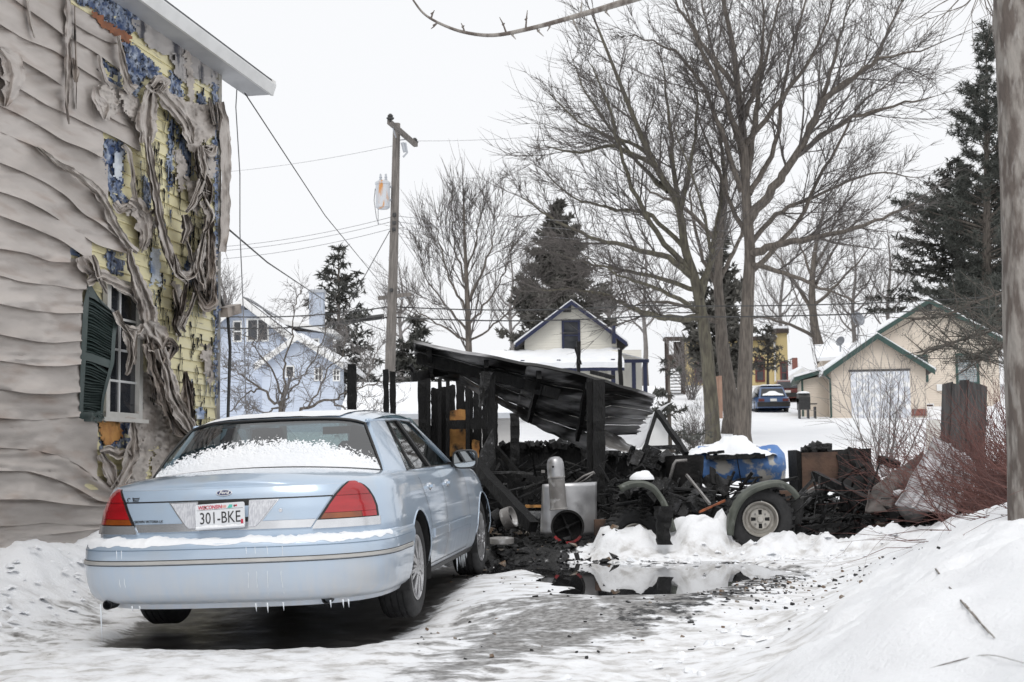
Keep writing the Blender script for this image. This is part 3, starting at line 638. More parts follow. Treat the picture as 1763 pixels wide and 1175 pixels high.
# long strip hanging free beyond the corner, small board end
D([(381,176),(386,205),(389,260),(389,330),(387,400),(384,434)], [8,18,17,16,15,14], 'vinyl_melt', .03, .6, .010, jag=.2, name='hanging_corner_strip')
mb = MB(); mb.beam(wpt(-.02, 2.72, .05), wpt(-.38, 2.80, .06), .12, .10); mb.build('board_end', M['vinyl_burnt'], house)
for pl, mm, nn in [([(300,90),(330,110),(334,150),(312,140),(298,122)],'frieze',.045),([(345,258),(372,252),(372,300),(358,310),(350,290)],'vinyl_melt',.045),([(345,470),(366,450),(370,530),(352,540)],'vinyl_melt',.05)]:
    patch('melted_film', pl, M[mm], nn, .022, freq=.07)
for pl, nn in [([(332,432),(352,420),(370,408),(374,470),(366,515),(352,548),(344,520),(334,505),(324,480)],.06),([(298,258),(310,252),(322,282),(318,318),(310,340),(304,300)],.045),([(318,300),(336,312),(346,345),(340,372),(326,350),(322,330)],.055),
    ([(296,486),(312,492),(322,520),(318,556),(306,590),(300,552),(304,520)],.05),([(204,150),(222,160),(240,176),(240,214),(226,206),(212,190)],.085),([(170,148),(192,150),(206,176),(198,196),(184,208),(176,186)],.09),([(206,340),(226,352),(236,366),(226,372),(212,362)],.06),
    ([(244,378),(262,372),(268,392),(258,420),(246,436),(242,406)],.06),([(346,596),(362,588),(370,640),(360,668),(352,640)],.04),([(270,776),(296,770),(312,776),(300,792),(282,800),(276,820),(262,828),(258,800)],.055)]:
    patch('melted_flap', pl, M['vinyl_melt'], nn, .03, freq=.06, jag=4.)
# --- window
def wrect(px0, px1, py0, py1, n):      # rectangle on the wall: true level edges, from pixel extents at its middle
    a = wall_at(px0, (py0+py1)/2, n); b = wall_at(px1, (py0+py1)/2, n); sa, sb = (a-WO).dot(WD), (b-WO).dot(WD)
    zt = wall_at((px0+px1)/2, py0, n).z; zb = wall_at((px0+px1)/2, py1, n).z; return sa, sb, zb, zt
ws0, ws1, wz0, wz1 = wrect(176, 239, 497, 711, .03)
RZ = Matrix.Rotation(-WANG, 3, 'Z')
def wbox(mb, s0, s1, z0, z1, n0, n1): mb.box(wpt((s0+s1)/2, (z0+z1)/2, (n0+n1)/2), (n1-n0, abs(s1-s0), z1-z0), RZ)
mb = MB()
for q in ((ws1, ws1+.07, wz0, wz1), (ws0-.07, ws0, wz0, wz1)): wbox(mb, q[0], q[1], q[2]-.05, q[3]+.07, .02, .075)
wbox(mb, ws1, ws0, wz1, wz1+.07, .02, .073); wbox(mb, ws1, ws0, wz0-.05, wz0, .02, .073)
win = mb.build('window', M['offwhite'], house)
mb = MB(); wbox(mb, ws1, ws0, wz0, wz1, .022, .030); mb.build('pane', M['darkglass'], win)
mb = MB(); wm_ = (ws0+ws1)/2; wc = wall_at(206, 600, .04); wcs = (wc-WO).dot(WD)
wbox(mb, wcs-.011, wcs+.011, wz0, wz1, .031, .046)
for k in (1, 2, 3): wbox(mb, ws1, ws0, wz0+(wz1-wz0)*k/4-.010, wz0+(wz1-wz0)*k/4+.010, .0305, .0445)
mb.build('muntin', M['white'], win)
mb = MB(); wbox(mb, ws1-.08, ws0+.08, wz0-.085, wz0-.052, .02, .10); mb.build('sill', M['offwhite'], win)
# --- shutter, warped: frame outline then louvres one by one
def SH(u, v):   # u 0..1 across, v 0..1 down, pixels on the wall with an outward twist
    xl = np.interp(v, [0,.12,.5,1], [149,143,139,136]); xr = np.interp(v, [0,.06,.12,.3,.5,.62,.8,1], [175,192,203,199,197,190,180,176])
    yt = np.interp(u, [0,.15,.3,1], [500,487,490,522]); yb = np.interp(u, [0,1], [726,726])
    if v < .001: pass
    x = xl+(xr-xl)*u; y = yt+(yb-yt)*v
    n = .06+.10*u*math.sin(PI*min(1, v*1.1))+.05*u
    return x, y, n
def shp(u, v, dn=0.): x, y, n = SH(u, v); return wall_at(x, y, n+dn)
def strip_(u0, v0, u1, v1, dn, nu, nv_, mb, th=.03):
    g = [[shp(u0+(u1-u0)*i/nu, v0+(v1-v0)*j/nv_, dn) for i in range(nu+1)] for j in range(nv_+1)]; mb.grid(g, flip=True)
    h = [[shp(u0+(u1-u0)*i/nu, v0+(v1-v0)*j/nv_, dn-th) for i in range(nu+1)] for j in range(nv_+1)]; mb.grid(h)
    for a_, b_ in ((g[0], h[0]), (h[-1], g[-1]), ([r_[0] for r_ in h], [r_[0] for r_ in g]), ([r_[-1] for r_ in g], [r_[-1] for r_ in h])): mb.grid([a_, b_])
mb = MB()
for q in ((0,0,.17,1),(.89,.0,1,.93),(.17,0,.89,.10),(.17,.50,.89,.56),(.17,.93,1,1)): strip_(*q, .0 if q[0] in (0,.89) else -.002, 4, 20, mb)
sh = mb.build('shutter', M['shutter'], house, smooth=40)
mb = MB(); strip_(.1, .05, .95, .96, -.035, 4, 20, mb, .01); mb.build('backing', M['char_flat'], sh)
for seg in ((.115,.495,19),(.568,.925,18)):
    for k in range(seg[2]):
        v = seg[0]+(seg[1]-seg[0])*(k+.5)/seg[2]; dv = (seg[1]-seg[0])/seg[2]*.62
        warp = .012*fb(k*.5, seg[0]*9)
        g = []
        for j in range(3):
            t = j/2; g.append([shp(u, v-dv+2*dv*t+warp*math.sin(u*5), -.028+.030*t+.004*fb(u*3, k*.7)) for u in np.linspace(.15, .905, 9)])
        g.append([p-WN*.008 for p in g[-1]])
        mb = MB(); mb.grid(g, flip=True); mb.build('slat', M['shutter'], sh, smooth=40)
mb = MB()
for i in range(14):
    x, y = random.uniform(160, 184), random.uniform(706, 728); a_ = wall_at(x, y, .12); b_ = wall_at(x+random.uniform(-12,12), y+random.uniform(-6,12), random.uniform(.08,.2)); c_ = wall_at(x+random.uniform(-9,9), y+random.uniform(-9,9), .14)
    mb.add([a_, b_, c_], [(0,1,2)])
mb.build('torn_corner', M['shutter'], sh)
# ------------------------------------------------------------------ the pale blue sedan
YAW = R(7.2)
carR = Matrix.Rotation(-YAW, 3, 'Z') @ Matrix.Rotation(R(1.25), 3, 'X') @ Matrix.Rotation(R(-1.5), 3, 'Y')
car = thing('parked_car', 'pale blue four door sedan with snow on its rear window and icicles under the bumper', 'car', (-1.75, 8.45, .0), carR)
CARM = W[car]
M['paint'] = mat('pale_blue_paint', (.44,.545,.67), (.425,.525,.65), rough=.32, metal=.2, scale=3, coat=1., spec=.5, c3=(.50,.53,.56), scale3=2.5, ramp3=(.48,.80))
M['paint_salt'] = M['paint']
def add_salt(m):     # dried road salt low on the doors
    n, l = m.node_tree.nodes, m.node_tree.links; b = n['Principled BSDF']
    tc = n.new('ShaderNodeTexCoord'); sx = n.new('ShaderNodeSeparateXYZ'); l.new(tc.outputs['Object'], sx.inputs[0])
    mr = n.new('ShaderNodeMapRange'); l.new(sx.outputs['Z'], mr.inputs[0]); mr.inputs[1].default_value = .60; mr.inputs[2].default_value = .27
    nz = n.new('ShaderNodeTexNoise'); nz.inputs['Scale'].default_value = 7; nz.inputs['Detail'].default_value = 8
    mp = n.new('ShaderNodeMapping'); mp.inputs['Scale'].default_value = (3, 3, .5); l.new(tc.outputs['Object'], mp.inputs[0]); l.new(mp.outputs[0], nz.inputs['Vector'])
    mu = n.new('ShaderNodeMath'); mu.operation = 'MULTIPLY'; l.new(mr.outputs[0], mu.inputs[0]); l.new(nz.outputs['Fac'], mu.inputs[1])
    old = b.inputs['Base Color'].links[0].from_socket; mx = n.new('ShaderNodeMixRGB'); l.new(mu.outputs[0], mx.inputs[0]); l.new(old, mx.inputs[1]); mx.inputs[2].default_value = (.62,.60,.58,1)
    l.new(mx.outputs[0], b.inputs['Base Color'])
    ad = n.new('ShaderNodeMath'); ad.operation = 'MULTIPLY_ADD'; l.new(mu.outputs[0], ad.inputs[0]); ad.inputs[1].default_value = .5; ad.inputs[2].default_value = .32; l.new(ad.outputs[0], b.inputs['Roughness'])
    m2 = n.new('ShaderNodeMath'); m2.operation = 'SUBTRACT'; m2.inputs[0].default_value = 1; l.new(mu.outputs[0], m2.inputs[1]); l.new(m2.outputs[0], b.inputs['Coat Weight'])
add_salt(M['paint'])
M['chrome'] = mat('chrome', (.74,.75,.77), (.62,.63,.65), rough=.24, metal=.75, scale=4)
M['lamp_red'] = mat('red_lens', (.42,.012,.018), (.30,.008,.012), rough=.18, scale=3, coat=1., stretch=(1,1,5))
M['lamp_amber'] = mat('amber_lens', (.30,.075,.012), (.20,.045,.01), rough=.18, scale=6, coat=1.)
M['lamp_clear'] = mat('clear_lens', (.66,.67,.70), (.48,.49,.53), rough=.2, scale=3, coat=.8, stretch=(40,40,6))
M['carglass'] = glass('car_glass', (.42,.52,.52), 1.6)
M['rubber'] = mat('window_rubber', (.012,.012,.013), (.02,.02,.02), rough=.5)
M['seat'] = mat('grey_seat', (.09,.10,.105), (.06,.065,.07), rough=.9)
def CL(x, y, z): return Vector((x, y, z))
def zs(y): return interp(y, [(0,.955),(.25,.955),(.7,.975),(1.2,.985),(1.9,.975),(3.4,.965),(3.9,.955),(4.6,.90),(5.1,.80),(5.4,.70)])
ZB = .235
PW = [(0,.885),(.12,.935),(.3,.968),(.46,.972),(.62,.965),(.8,.945),(.92,.925),(.98,.905),(1,.885)]
PR = [(0,.16),(.5,.155),(.6,.155),(.8,.185),(.93,.215),(.98,.235),(1,.26)]
PF = [(0,5.30),(.3,5.38),(.6,5.36),(.85,5.28),(1,5.12)]
LR, NR, LF = .85, 3.3, 1.15
def wv(v): return float(interp(v, PW))
def rv(v): return float(interp(v, PR))
def outx(y, v, ww=None, r=None, L=LR, nn=NR):
    ww = wv(v) if ww is None else ww; r = rv(v) if r is None else r
    if y < r+L:
        q = min(max((r+L-y)/L, 0), 1); return ww*(1-q**nn)**(1/nn)
    return ww
def vz(z, y=.3): return (z-ZB)/(float(zs(y))-ZB)
def rear_y(x, z, ww=None, r=None, L=LR, nn=NR):
    v = vz(z); ww = wv(v) if ww is None else ww; r = rv(v) if r is None else r
    return r+L*(1-(max(0, 1-(abs(x)/ww)**nn))**(1/nn))
def rear_pt(x, z, off=0.):
    y = rear_y(x, z); e = 1e-3; a = CL(x, y, z)
    tx = (CL(x+e, rear_y(x+e, z), z)-CL(x-e, rear_y(x-e, z), z)); tz = CL(x, rear_y(x, z+e), z+e)-CL(x, rear_y(x, z-e), z-e)
    return a+tx.cross(tz).normalized()*off
def side_pt(y, z, off=0., s=1): v = vz(z, y); return CL(s*(outx(y, v)+off), y, z)
def wheel_cut(vs, fs, off=0):
    keep = []; inside = {}
    for wy, rr in ((1.40,.385),(4.31,.385)):
        for i, p in enumerate(vs):
            d = math.hypot(p[1]-wy, p[2]-.335)
            if d < rr and abs(p[0]) > .5: inside[i] = (wy, rr, d)
    for f in fs:
        if not all(i in inside for i in f): keep.append(f)
    used = set(i for f in keep for i in f); vs = [Vector(p) for p in vs]
    for i in used:
        if i in inside:
            wy, rr, d = inside[i]; p = vs[i]; k = rr/max(d, 1e-6); p.y = wy+(p.y-wy)*k; p.z = .335+(p.z-.335)*k
    return vs, keep
def outline(v, w_=None, r_=None, L=LR, nn=NR, ymax=None, f=None, NRr=34):
    ww = wv(v) if w_ is None else w_; r = rv(v) if r_ is None else r_; pts = []
    for i in range(NRr+1):
        ph = PI/2*i/NRr; pts.append((ww*math.sin(ph)**(2/nn), r+L*(1-max(0, math.cos(ph))**(2/nn))))
    if ymax is not None:
        for y in np.linspace(r+L, ymax, 14)[1:]: pts.append((ww, float(y)))
        return pts
    f = float(interp(v, PF)); 
    for y in np.arange(1, 121): pts.append((ww, r+L+(f-LF-r-L)*y/120))
    for i in range(1, 25):
        ph = PI/2*i/24; pts.append((ww*max(0, math.cos(ph))**(2/2.6), f-LF+LF*math.sin(ph)**(2/2.6)))
    return pts
V = np.concatenate([np.linspace(0, .9, 34), [.93,.955,.975,.99,1.0]])
half = [outline(v) for v in V]; n_ = len(half[0]); vs = []; fs = []
for k, v in enumerate(V):
    for (x, y) in half[k]: vs.append(CL(x, y, ZB+(float(zs(y))-ZB)*v))
for k in range(len(V)-1):
    for i in range(n_-1): fs.append((n_*k+i, n_*k+i+1, n_*k+n_+i+1, n_*k+n_+i))
vs, fs = wheel_cut(vs, fs)
top = [vs[n_*(len(V)-1)+i] for i in range(n_)]
mb = MB(); mb.add(vs, fs); mb.add([CL(-p.x, p.y, p.z) for p in vs], [f[::-1] for f in fs])
rows = []
for p in top:
    cr = float(interp(p.y, [(.2,0),(.27,.03),(.40,.065),(.7,.075),(1.2,.062),(3.5,.03),(4,.045),(5,.05),(5.4,0)]))
    rows.append([CL(p.x*s, p.y, p.z+cr*(1-s*s)**.8) for s in np.linspace(-1, 1, 21)])
mb.grid(rows)
mb.v = [CARM @ Vector(p) for p in mb.v]
def cb(mb): mb.v = [CARM @ Vector(p) for p in mb.v]; return mb
body = mb.build('body', M['paint'], car, smooth=48)
# underbody and wheel housings
mb = MB(); mb.box((0, 2.75, .27), (1.5, 4.6, .10)); mb.box((0, .5, .35), (1.1, .5, .25))
for wy in (1.40, 4.31):
    for s in (-1, 1):
        g = [[CL(s*x, wy+.395*math.cos(t), .335+.395*math.sin(t)) for t in np.linspace(-.3, PI+.3, 20)] for x in (.955, .45)]
        mb.grid(g); mb.poly([CL(s*.46, wy+.4*math.cos(t), max(.26,.335+.4*math.sin(t))) for t in np.linspace(-.15, PI+.15, 24)])
cb(mb).build('underbody', M['black'], car)
for s in (1, -1):      # wheel arch lips and shut lines
    for wy in (1.40, 4.31):
        mb = MB(); mb.tube([side_pt(wy+.388*math.cos(t), .335+.388*math.sin(t), .000, s) for t in np.linspace(.02, PI-.02, 26)], .006, 6); cb(mb).build('arch_lip', M['paint'], car, smooth=True)
def seam(pts, wd=.006, off=.0025, fn=side_pt, s=1):
    mb = MB()
    for (a, b), (c, d) in zip(pts[:-1], pts[1:]):
        n = max(2, int(math.hypot(c-a, d-b)/.05)); ang = math.atan2(d-b, c-a); ox, oz = -math.sin(ang)*wd/2, math.cos(ang)*wd/2
        g = [[], []]
        for i in range(n+1):
            t = i/n; y, z = a+(c-a)*t, b+(d-b)*t
            if fn is side_pt: g[0].append(fn(y-ox, z-oz, off, s)); g[1].append(fn(y+ox, z+oz, off, s))
            else: g[0].append(fn(y-ox, z-oz, off)); g[1].append(fn(y+ox, z+oz, off))
        mb.grid(g)
    cb(mb).build('shut_line', M['rubber'], car)
for s in (1, -1):
    seam([(2.44,.31),(2.44,.975)], s=s); seam([(1.60,.975),(1.66,.86),(1.74,.74),(1.80,.60),(1.83,.40),(1.83,.31)], s=s); seam([(3.50,.31),(3.50,.96)], s=s); seam([(1.83,.31),(3.50,.31)], s=s)
seam([(-.665,.872),(.650,.872)], .008, .0075, rear_pt)
for s in (1, -1):     # door mouldings, handles, rocker
    for y0, y1 in ((1.86,2.425),(2.455,3.49)):
        mb = MB(); prof = [(.495,.001),(.50,.012),(.53,.015),(.56,.012),(.565,.001)]
        mb.grid([[side_pt(y, z, o, s) for y in np.linspace(y0, y1, 10)] for z, o in prof], flip=s > 0)
        for y in (y0, y1): mb.poly([side_pt(y, z, o, s) for z, o in prof])
        cb(mb).build('side_moulding', M['paint'], car, smooth=40)
    for y in (1.93, 2.66):
        mb = MB(); mb.lathe([(.0,-.01),(.042,-.01),(.045,.004),(.03,.012),(0,.014)], 20, Matrix.Translation(side_pt(y, .858, .002, s)) @ Matrix.Rotation(s*PI/2, 4, 'Y') @ Matrix.Diagonal((.62,1.25,1,1)))
        h = cb(mb).build('door_handle', M['chrome'], car, smooth=40)
        mb = MB(); mb.beam(side_pt(y-.05, .862, .022, s), side_pt(y+.05, .862, .022, s), .022, .020); cb(mb).build('grip', M['paint'], h)
    mb = MB(); mb.grid([[side_pt(y, z, o, s) for y in np.linspace(1.80, 3.90, 12)] for z, o in ((.235,.0),(.24,.012),(.275,.012),(.28,.002))], flip=s > 0); cb(mb).build('rocker_strip', M['rubber'], car)
# trunk lid face, chrome strip, lamps
def lamp_in(z): return float(interp(z, [(.69,.545),(.735,.572),(.80,.612),(.88,.660),(.93,.700),(.955,.725)]))
def lamp_out(z): return float(interp(z, [(.69,.885),(.735,.880),(.80,.870),(.85,.852),(.90,.825),(.93,.795),(.955,.745)]))
def rows_(zl, fi, fo, off, nx=18, s=1): return [[rear_pt(s*(fi(z)+(fo(z)-fi(z))*t), z, off) for t in np.linspace(0, 1, nx)] for z in zl]
def skirt(mb, rows, fn):      # close a raised patch back to the body
    per = rows[0] + [r_[-1] for r_ in rows[1:]] + rows[-1][::-1][1:] + [r_[0] for r_ in rows[::-1][1:-1]]
    low = [fn(p) for p in per]; mb.grid([per+[per[0]], low+[low[0]]])
def sink(p): q = rear_pt(p.x, p.z, -.004); return q
mb = MB(); zl = np.concatenate([np.linspace(.742, .915, 14), [.930,.940,.946]])
g = [[rear_pt(x, z, .006 if z < .945 else .001) for x in np.linspace(-lamp_in(z)+.012, lamp_in(z)-.012, 44)] for z in zl]
mb.grid(g, flip=False); skirt(mb, g, sink); cb(mb).build('trunk_lid', M['paint'], car, smooth=40)
mb = MB(); g = [[rear_pt(x, z, .010) for x in np.linspace(-lamp_in(z)+.012, lamp_in(z)-.012, 44)] for z in (.693,.70,.735,.740)]; mb.grid(g); skirt(mb, g, sink); cb(mb).build('chrome_strip', M['chrome'], car, smooth=40)
for s in (1, -1):
    mb = MB(); zl = np.linspace(.728, .958, 22); g = rows_(zl, lambda z: lamp_in(min(z,.955))-.004, lambda z: lamp_out(min(z,.955))+.006, .005, 20, s); mb.grid(g, flip=s < 0); skirt(mb, g, sink)
    tl = cb(mb).build('tail_lamp', M['rubber'], car, smooth=40)
    def lens(nm, z0, z1, fi, fo, m, off=.014, k=10):
        mb = MB(); g = rows_(np.linspace(z0, z1, k), fi, fo, off, 20, s); mb.grid(g, flip=s < 0); skirt(mb, g, sink); cb(mb).build(nm, m, tl, smooth=40)
    ii = lambda z: lamp_in(z)+.012; oo = lambda z: lamp_out(z)-.008
    lens('red_lens', .772, .868, ii, oo, M['lamp_red']); lens('red_lens', .871, .946, ii, oo, M['lamp_red'], .012)
    lens('amber_lens', .738, .770, ii, lambda z: lamp_out(z)-.075, M['lamp_amber']); lens('red_lens', .738, .770, lambda z: lamp_out(z)-.073, oo, M['lamp_red'])
    mb = MB(); g = rows_(np.linspace(.682,.732,5), lambda z: lamp_in(z)-.002, lambda z: lamp_out(z)+.004, .016, 20, s); mb.grid(g, flip=s < 0); skirt(mb, g, sink); cb(mb).build('chrome_strip', M['chrome'], car, smooth=40)
    # reversing lamp
    ri = lambda z: float(interp(z, [(.70,.165),(.868,.165)])); ro = lambda z: float(interp(z, [(.70,.195),(.73,.228),(.80,.282),(.868,.335)]))
    mb = MB(); zl = np.linspace(.704,.866,10); g = rows_(zl, lambda z: ri(z)-.006, lambda z: ro(z)+.010, .009, 12, s); mb.grid(g, flip=s < 0); skirt(mb, g, sink); rl = cb(mb).build('reversing_lamp', M['chrome'], car, smooth=40)
    mb = MB(); zl = np.linspace(.710,.858,10); g = rows_(zl, ri, ro, .016, 12, s); mb.grid(g, flip=s < 0); skirt(mb, g, sink); cb(mb).build('clear_lens', M['lamp_clear'], rl, smooth=40)
mb = MB(); g = [[rear_pt(x, z, .0085) for x in np.linspace(-.164,.164,8)] for z in (.70,.868)]; mb.grid(g); skirt(mb, g, sink); cb(mb).build('plate_recess', M['black'], car)
# --- number plate and badges
def text(name, body_, size, m, parent, centre, xdir, zdir, sx=1., ext=.0008, shear=0., bold=0.):
    c = bpy.data.curves.new(name, 'FONT'); c.body = body_; c.size = size; c.align_x = 'CENTER'; c.align_y = 'CENTER'; c.extrude = ext; c.shear = shear; c.offset = bold; c.resolution_u = 3
    t = bpy.data.objects.new(name, c); col.objects.link(t); bpy.context.view_layer.update()
    dg = bpy.context.evaluated_depsgraph_get(); me = bpy.data.meshes.new_from_object(t.evaluated_get(dg)); bpy.data.objects.remove(t); bpy.data.curves.remove(c)
    X, Z = Vector(xdir).normalized(), Vector(zdir).normalized(); N = X.cross(Z); centre = Vector(centre); inv = W[parent].inverted()
    for v in me.vertices: v.co = inv @ (centre+X*v.co.x*sx+Z*v.co.y+N*v.co.z)
    me.materials.append(m); o = bpy.data.objects.new(name, me); col.objects.link(o); o.parent = parent; W[o] = W[parent]; return o
def carv(v): return CARM.to_3x3() @ Vector(v)
pc = CL(.0, .125, .782); PT = R(2.0)      # plate sits slightly crooked
pX = Vector((math.cos(PT), 0, math.sin(PT))); pZ = Vector((-math.sin(PT), .10, math.cos(PT))).normalized(); pZ = (pZ-pX*pZ.dot(pX)).normalized(); pN = pX.cross(pZ)
def pp(u, v, o=0.): return pc+pX*u+pZ*v+pN*o
mb = MB(); rr = []
for cx_, cz_, a0 in ((.140,.064,0),(-.140,.064,PI/2),(-.140,-.064,PI),(.140,-.064,1.5*PI)):
    for t in np.linspace(a0, a0+PI/2, 5): rr.append(pp(cx_+.0125*math.cos(t), cz_+.0125*math.sin(t)))
mb.prism(rr, -pN*.003); plate = cb(mb).build('number_plate', mat('plate_white', (.74,.76,.79), (.70,.72,.75), rough=.4), car)
M['ink'] = mat('black_ink', (.02,.02,.022), (.03,.03,.03), rough=.5); M['inkred'] = mat('red_ink', (.55,.03,.07), (.5,.03,.06), rough=.5)
tx = lambda nm, b_, sz, m, u, v, sx=1., **k: text(nm, b_, sz, m, plate, CARM @ pp(u, v, .0012), carv(pX), carv(pZ), sx, **k)
tx('plate_number', '301-BKE', .098, M['ink'], 0, -.012, .74); tx('state_name', 'WISCONSIN', .031, M['inkred'], -.062, .055, .86, shear=.12, bold=.0006)
mb = MB()
for u, v, a_, b_ in ((.022,.055,.010,.007),(.034,.055,.006,.008)): mb.prism([pp(u-a_, v-b_, .001), pp(u+a_, v-b_, .001), pp(u+a_, v+b_, .001), pp(u-a_, v+b_, .001)], pN*.0006)
cb(mb).build('plate_picture', mat('pale_pink_ink', (.75,.40,.36), (.7,.45,.4), rough=.5), plate)
mb = MB(); mb.prism([pp(.046,.044,.001), pp(.076,.046,.001), pp(.078,.064,.001), pp(.060,.066,.001)], pN*.0006); cb(mb).build('plate_picture', mat('teal_ink', (.12,.55,.45), (.10,.5,.42), rough=.5), plate)
mb = MB(); mb.prism([pp(.086,.052,.001), pp(.108,.052,.001), pp(.104,.064,.001), pp(.094,.060,.001), pp(.088,.064,.001)], pN*.0006); mb.prism([pp(.128,-.052,.001), pp(.142,-.052,.001), pp(.142,-.026,.001), pp(.128,-.026,.001)], pN*.0006); cb(mb).build('plate_sticker', M['inkred'], plate)
mb = MB(); mb.prism([pp(-.142,.0405,.0008), pp(.142,.0405,.0008), pp(.142,.0418,.0008), pp(-.142,.0418,.0008)], pN*.0005); cb(mb).build('plate_line', M['ink'], plate)
mb = MB()
for u in (-.09, .09):
    for v in (.056, -.058): mb.lathe([(.0055,0),(.005,.004),(0,.005)], 10, Matrix.Translation(pp(u, v, .001)) @ Matrix.Rotation(PI/2, 4, 'X'))
cb(mb).build('bolt', M['rust'], plate)
mb = MB(); g = []
for i in range(40):
    u = -.150+.3*i/39; h = .020+.012*fb(u*22, 1.)+.010*max(0, u*3); g.append([pp(u, -.072, .001), pp(u, -.070, .010), pp(u, -.066+h*.5, .009), pp(u, -.074+h, .0015)])
mb.grid(g); cb(mb).build('plate_snow', M['snow'], plate, smooth=True)
ec = rear_pt(0, .912, .0065)
eX = Vector((1,0,0)); eZ = (rear_pt(0,.93)-rear_pt(0,.895)).normalized(); eN = eX.cross(eZ)
def ell(a, b, o, n=28): return [ec+eX*a*math.cos(t)+eZ*b*math.sin(t)+eN*o for t in np.linspace(0, 2*PI, n+1)[:-1]]
mb = MB(); mb.prism(ell(.050,.0195,0)[::1], eN*.005); em = cb(mb).build('oval_badge', M['chrome'], car)
mb = MB(); mb.prism(ell(.0435,.0155,.0052), eN*.001); cb(mb).build('badge_field', mat('badge_blue', (.012,.02,.10), (.015,.025,.11), rough=.3), em)
text('badge_script', 'Ford', .030, M['white'], em, CARM @ (ec+eN*.0066), carv(eX), carv(eZ), 1.05, shear=.25, bold=.0008)
lx = -.475; lc = rear_pt(lx, .757, .0075); lX = (rear_pt(lx+.05,.757)-rear_pt(lx-.05,.757)); lZ = rear_pt(lx,.78)-rear_pt(lx,.74)
bd = text('model_badge', 'CROWN VICTORIA LX', .021, M['ink'], car, CARM @ lc, carv(lX), carv(lZ), .95, bold=.0004)
for tx_, zz_ in (('Burnstad', .897), ('Motors', .884)):
    c_ = rear_pt(-.575, zz_, .0075); text('dealer_sticker', tx_, .017, M['ink'], car, CARM @ c_, carv(rear_pt(-.56,zz_)-rear_pt(-.59,zz_)), carv(lZ), .9, bold=.0003)
mb = MB(); c_ = rear_pt(-.627,.890,.0075); mb.lathe([(.0075,0),(.0125,0),(.0125,.001),(.0075,.001),(.0075,0)], 16, Matrix.Translation(c_) @ Matrix.Rotation(PI/2, 4, 'X'), cap=False); cb(mb).build('dealer_mark', M['ink'], car)
mb = MB(); mb.lathe([(.012,0),(.011,.005),(.006,.005),(.005,.001),(0,.001)], 14, Matrix.Translation(rear_pt(.355,.80,.0065)) @ Matrix.Rotation(PI/2, 4, 'X')); cb(mb).build('trunk_lock', M['chrome'], car)
# --- rear bumper
BZ = [(.262,.90,.16),(.275,.93,.09),(.30,.955,.045),(.34,.972,.020),(.40,.984,.006),(.46,.990,.0),(.515,.992,-.002),(.56,.990,.0),(.60,.986,.006),(.625,.980,.014),(.642,.972,.028),(.650,.955,.05)]
LB, NB = .72, 3.1
ho = [outline(0, w_, r_, LB, NB, 1.12) for _, w_, r_ in BZ]; nb_ = len(ho[0]); vs = [CL(x, y, BZ[k][0]) for k in range(len(BZ)) for x, y in ho[k]]
lastw = [(x-.16*(x/.955), y+.14, .651) for x, y in ho[-1]]; vs += [CL(*p) for p in lastw]
fs = [(nb_*k+i, nb_*k+i+1, nb_*k+nb_+i+1, nb_*k+nb_+i) for k in range(len(BZ)) for i in range(nb_-1)]
# denser side for a clean arch: keep simple circle cut
vs, fs = wheel_cut(vs, fs)
mb = MB(); mb.add(vs, fs); mb.add([CL(-p.x, p.y, p.z) for p in vs], [f[::-1] for f in fs]); bump = cb(mb).build('rear_bumper', M['paint'], car, smooth=50)
def bump_pt(t, z, off):   # t = index along outline (signed)
    w_ = float(np.interp(z, [b[0] for b in BZ], [b[1] for b in BZ])); r_ = float(np.interp(z, [b[0] for b in BZ], [b[2] for b in BZ]))
    o = outline(0, w_+off, r_-off, LB, NB, 1.12); i = abs(t); x, y = o[i]; return CL(x*(1 if t >= 0 else -1), y, z)
mb = MB(); ids = list(range(-43, 44))
g = [[bump_pt(t, z, o) for t in ids] for z, o in ((.512,.001),(.515,.007),(.532,.007),(.535,.001))]; mb.grid(g); cb(mb).build('bumper_strip', mat('pale_trim_strip', (.55,.54,.52), (.48,.47,.45), rough=.35, metal=.4), bump, smooth=40)
for z in (.508, .537, .598):
    mb = MB(); g = [[bump_pt(t, z+d, .0016) for t in ids] for d in (-.0022,.0022)]; mb.grid(g); cb(mb).build('bumper_groove', M['rubber'] if z < .55 else mat('groove_blue', (.16,.22,.30), (.16,.22,.30), rough=.5), bump)
for s in (.62, -.74):
    mb = MB(); mb.lathe([(.030,-.02),(.030,.10),(.025,.10),(.025,-.02),(.030,-.02)], 16, Matrix.Translation((s,.20,.268)) @ Matrix.Rotation(-PI/2, 4, 'X'), cap=False); cb(mb).build('exhaust_pipe', M['black'], car, smooth=40)
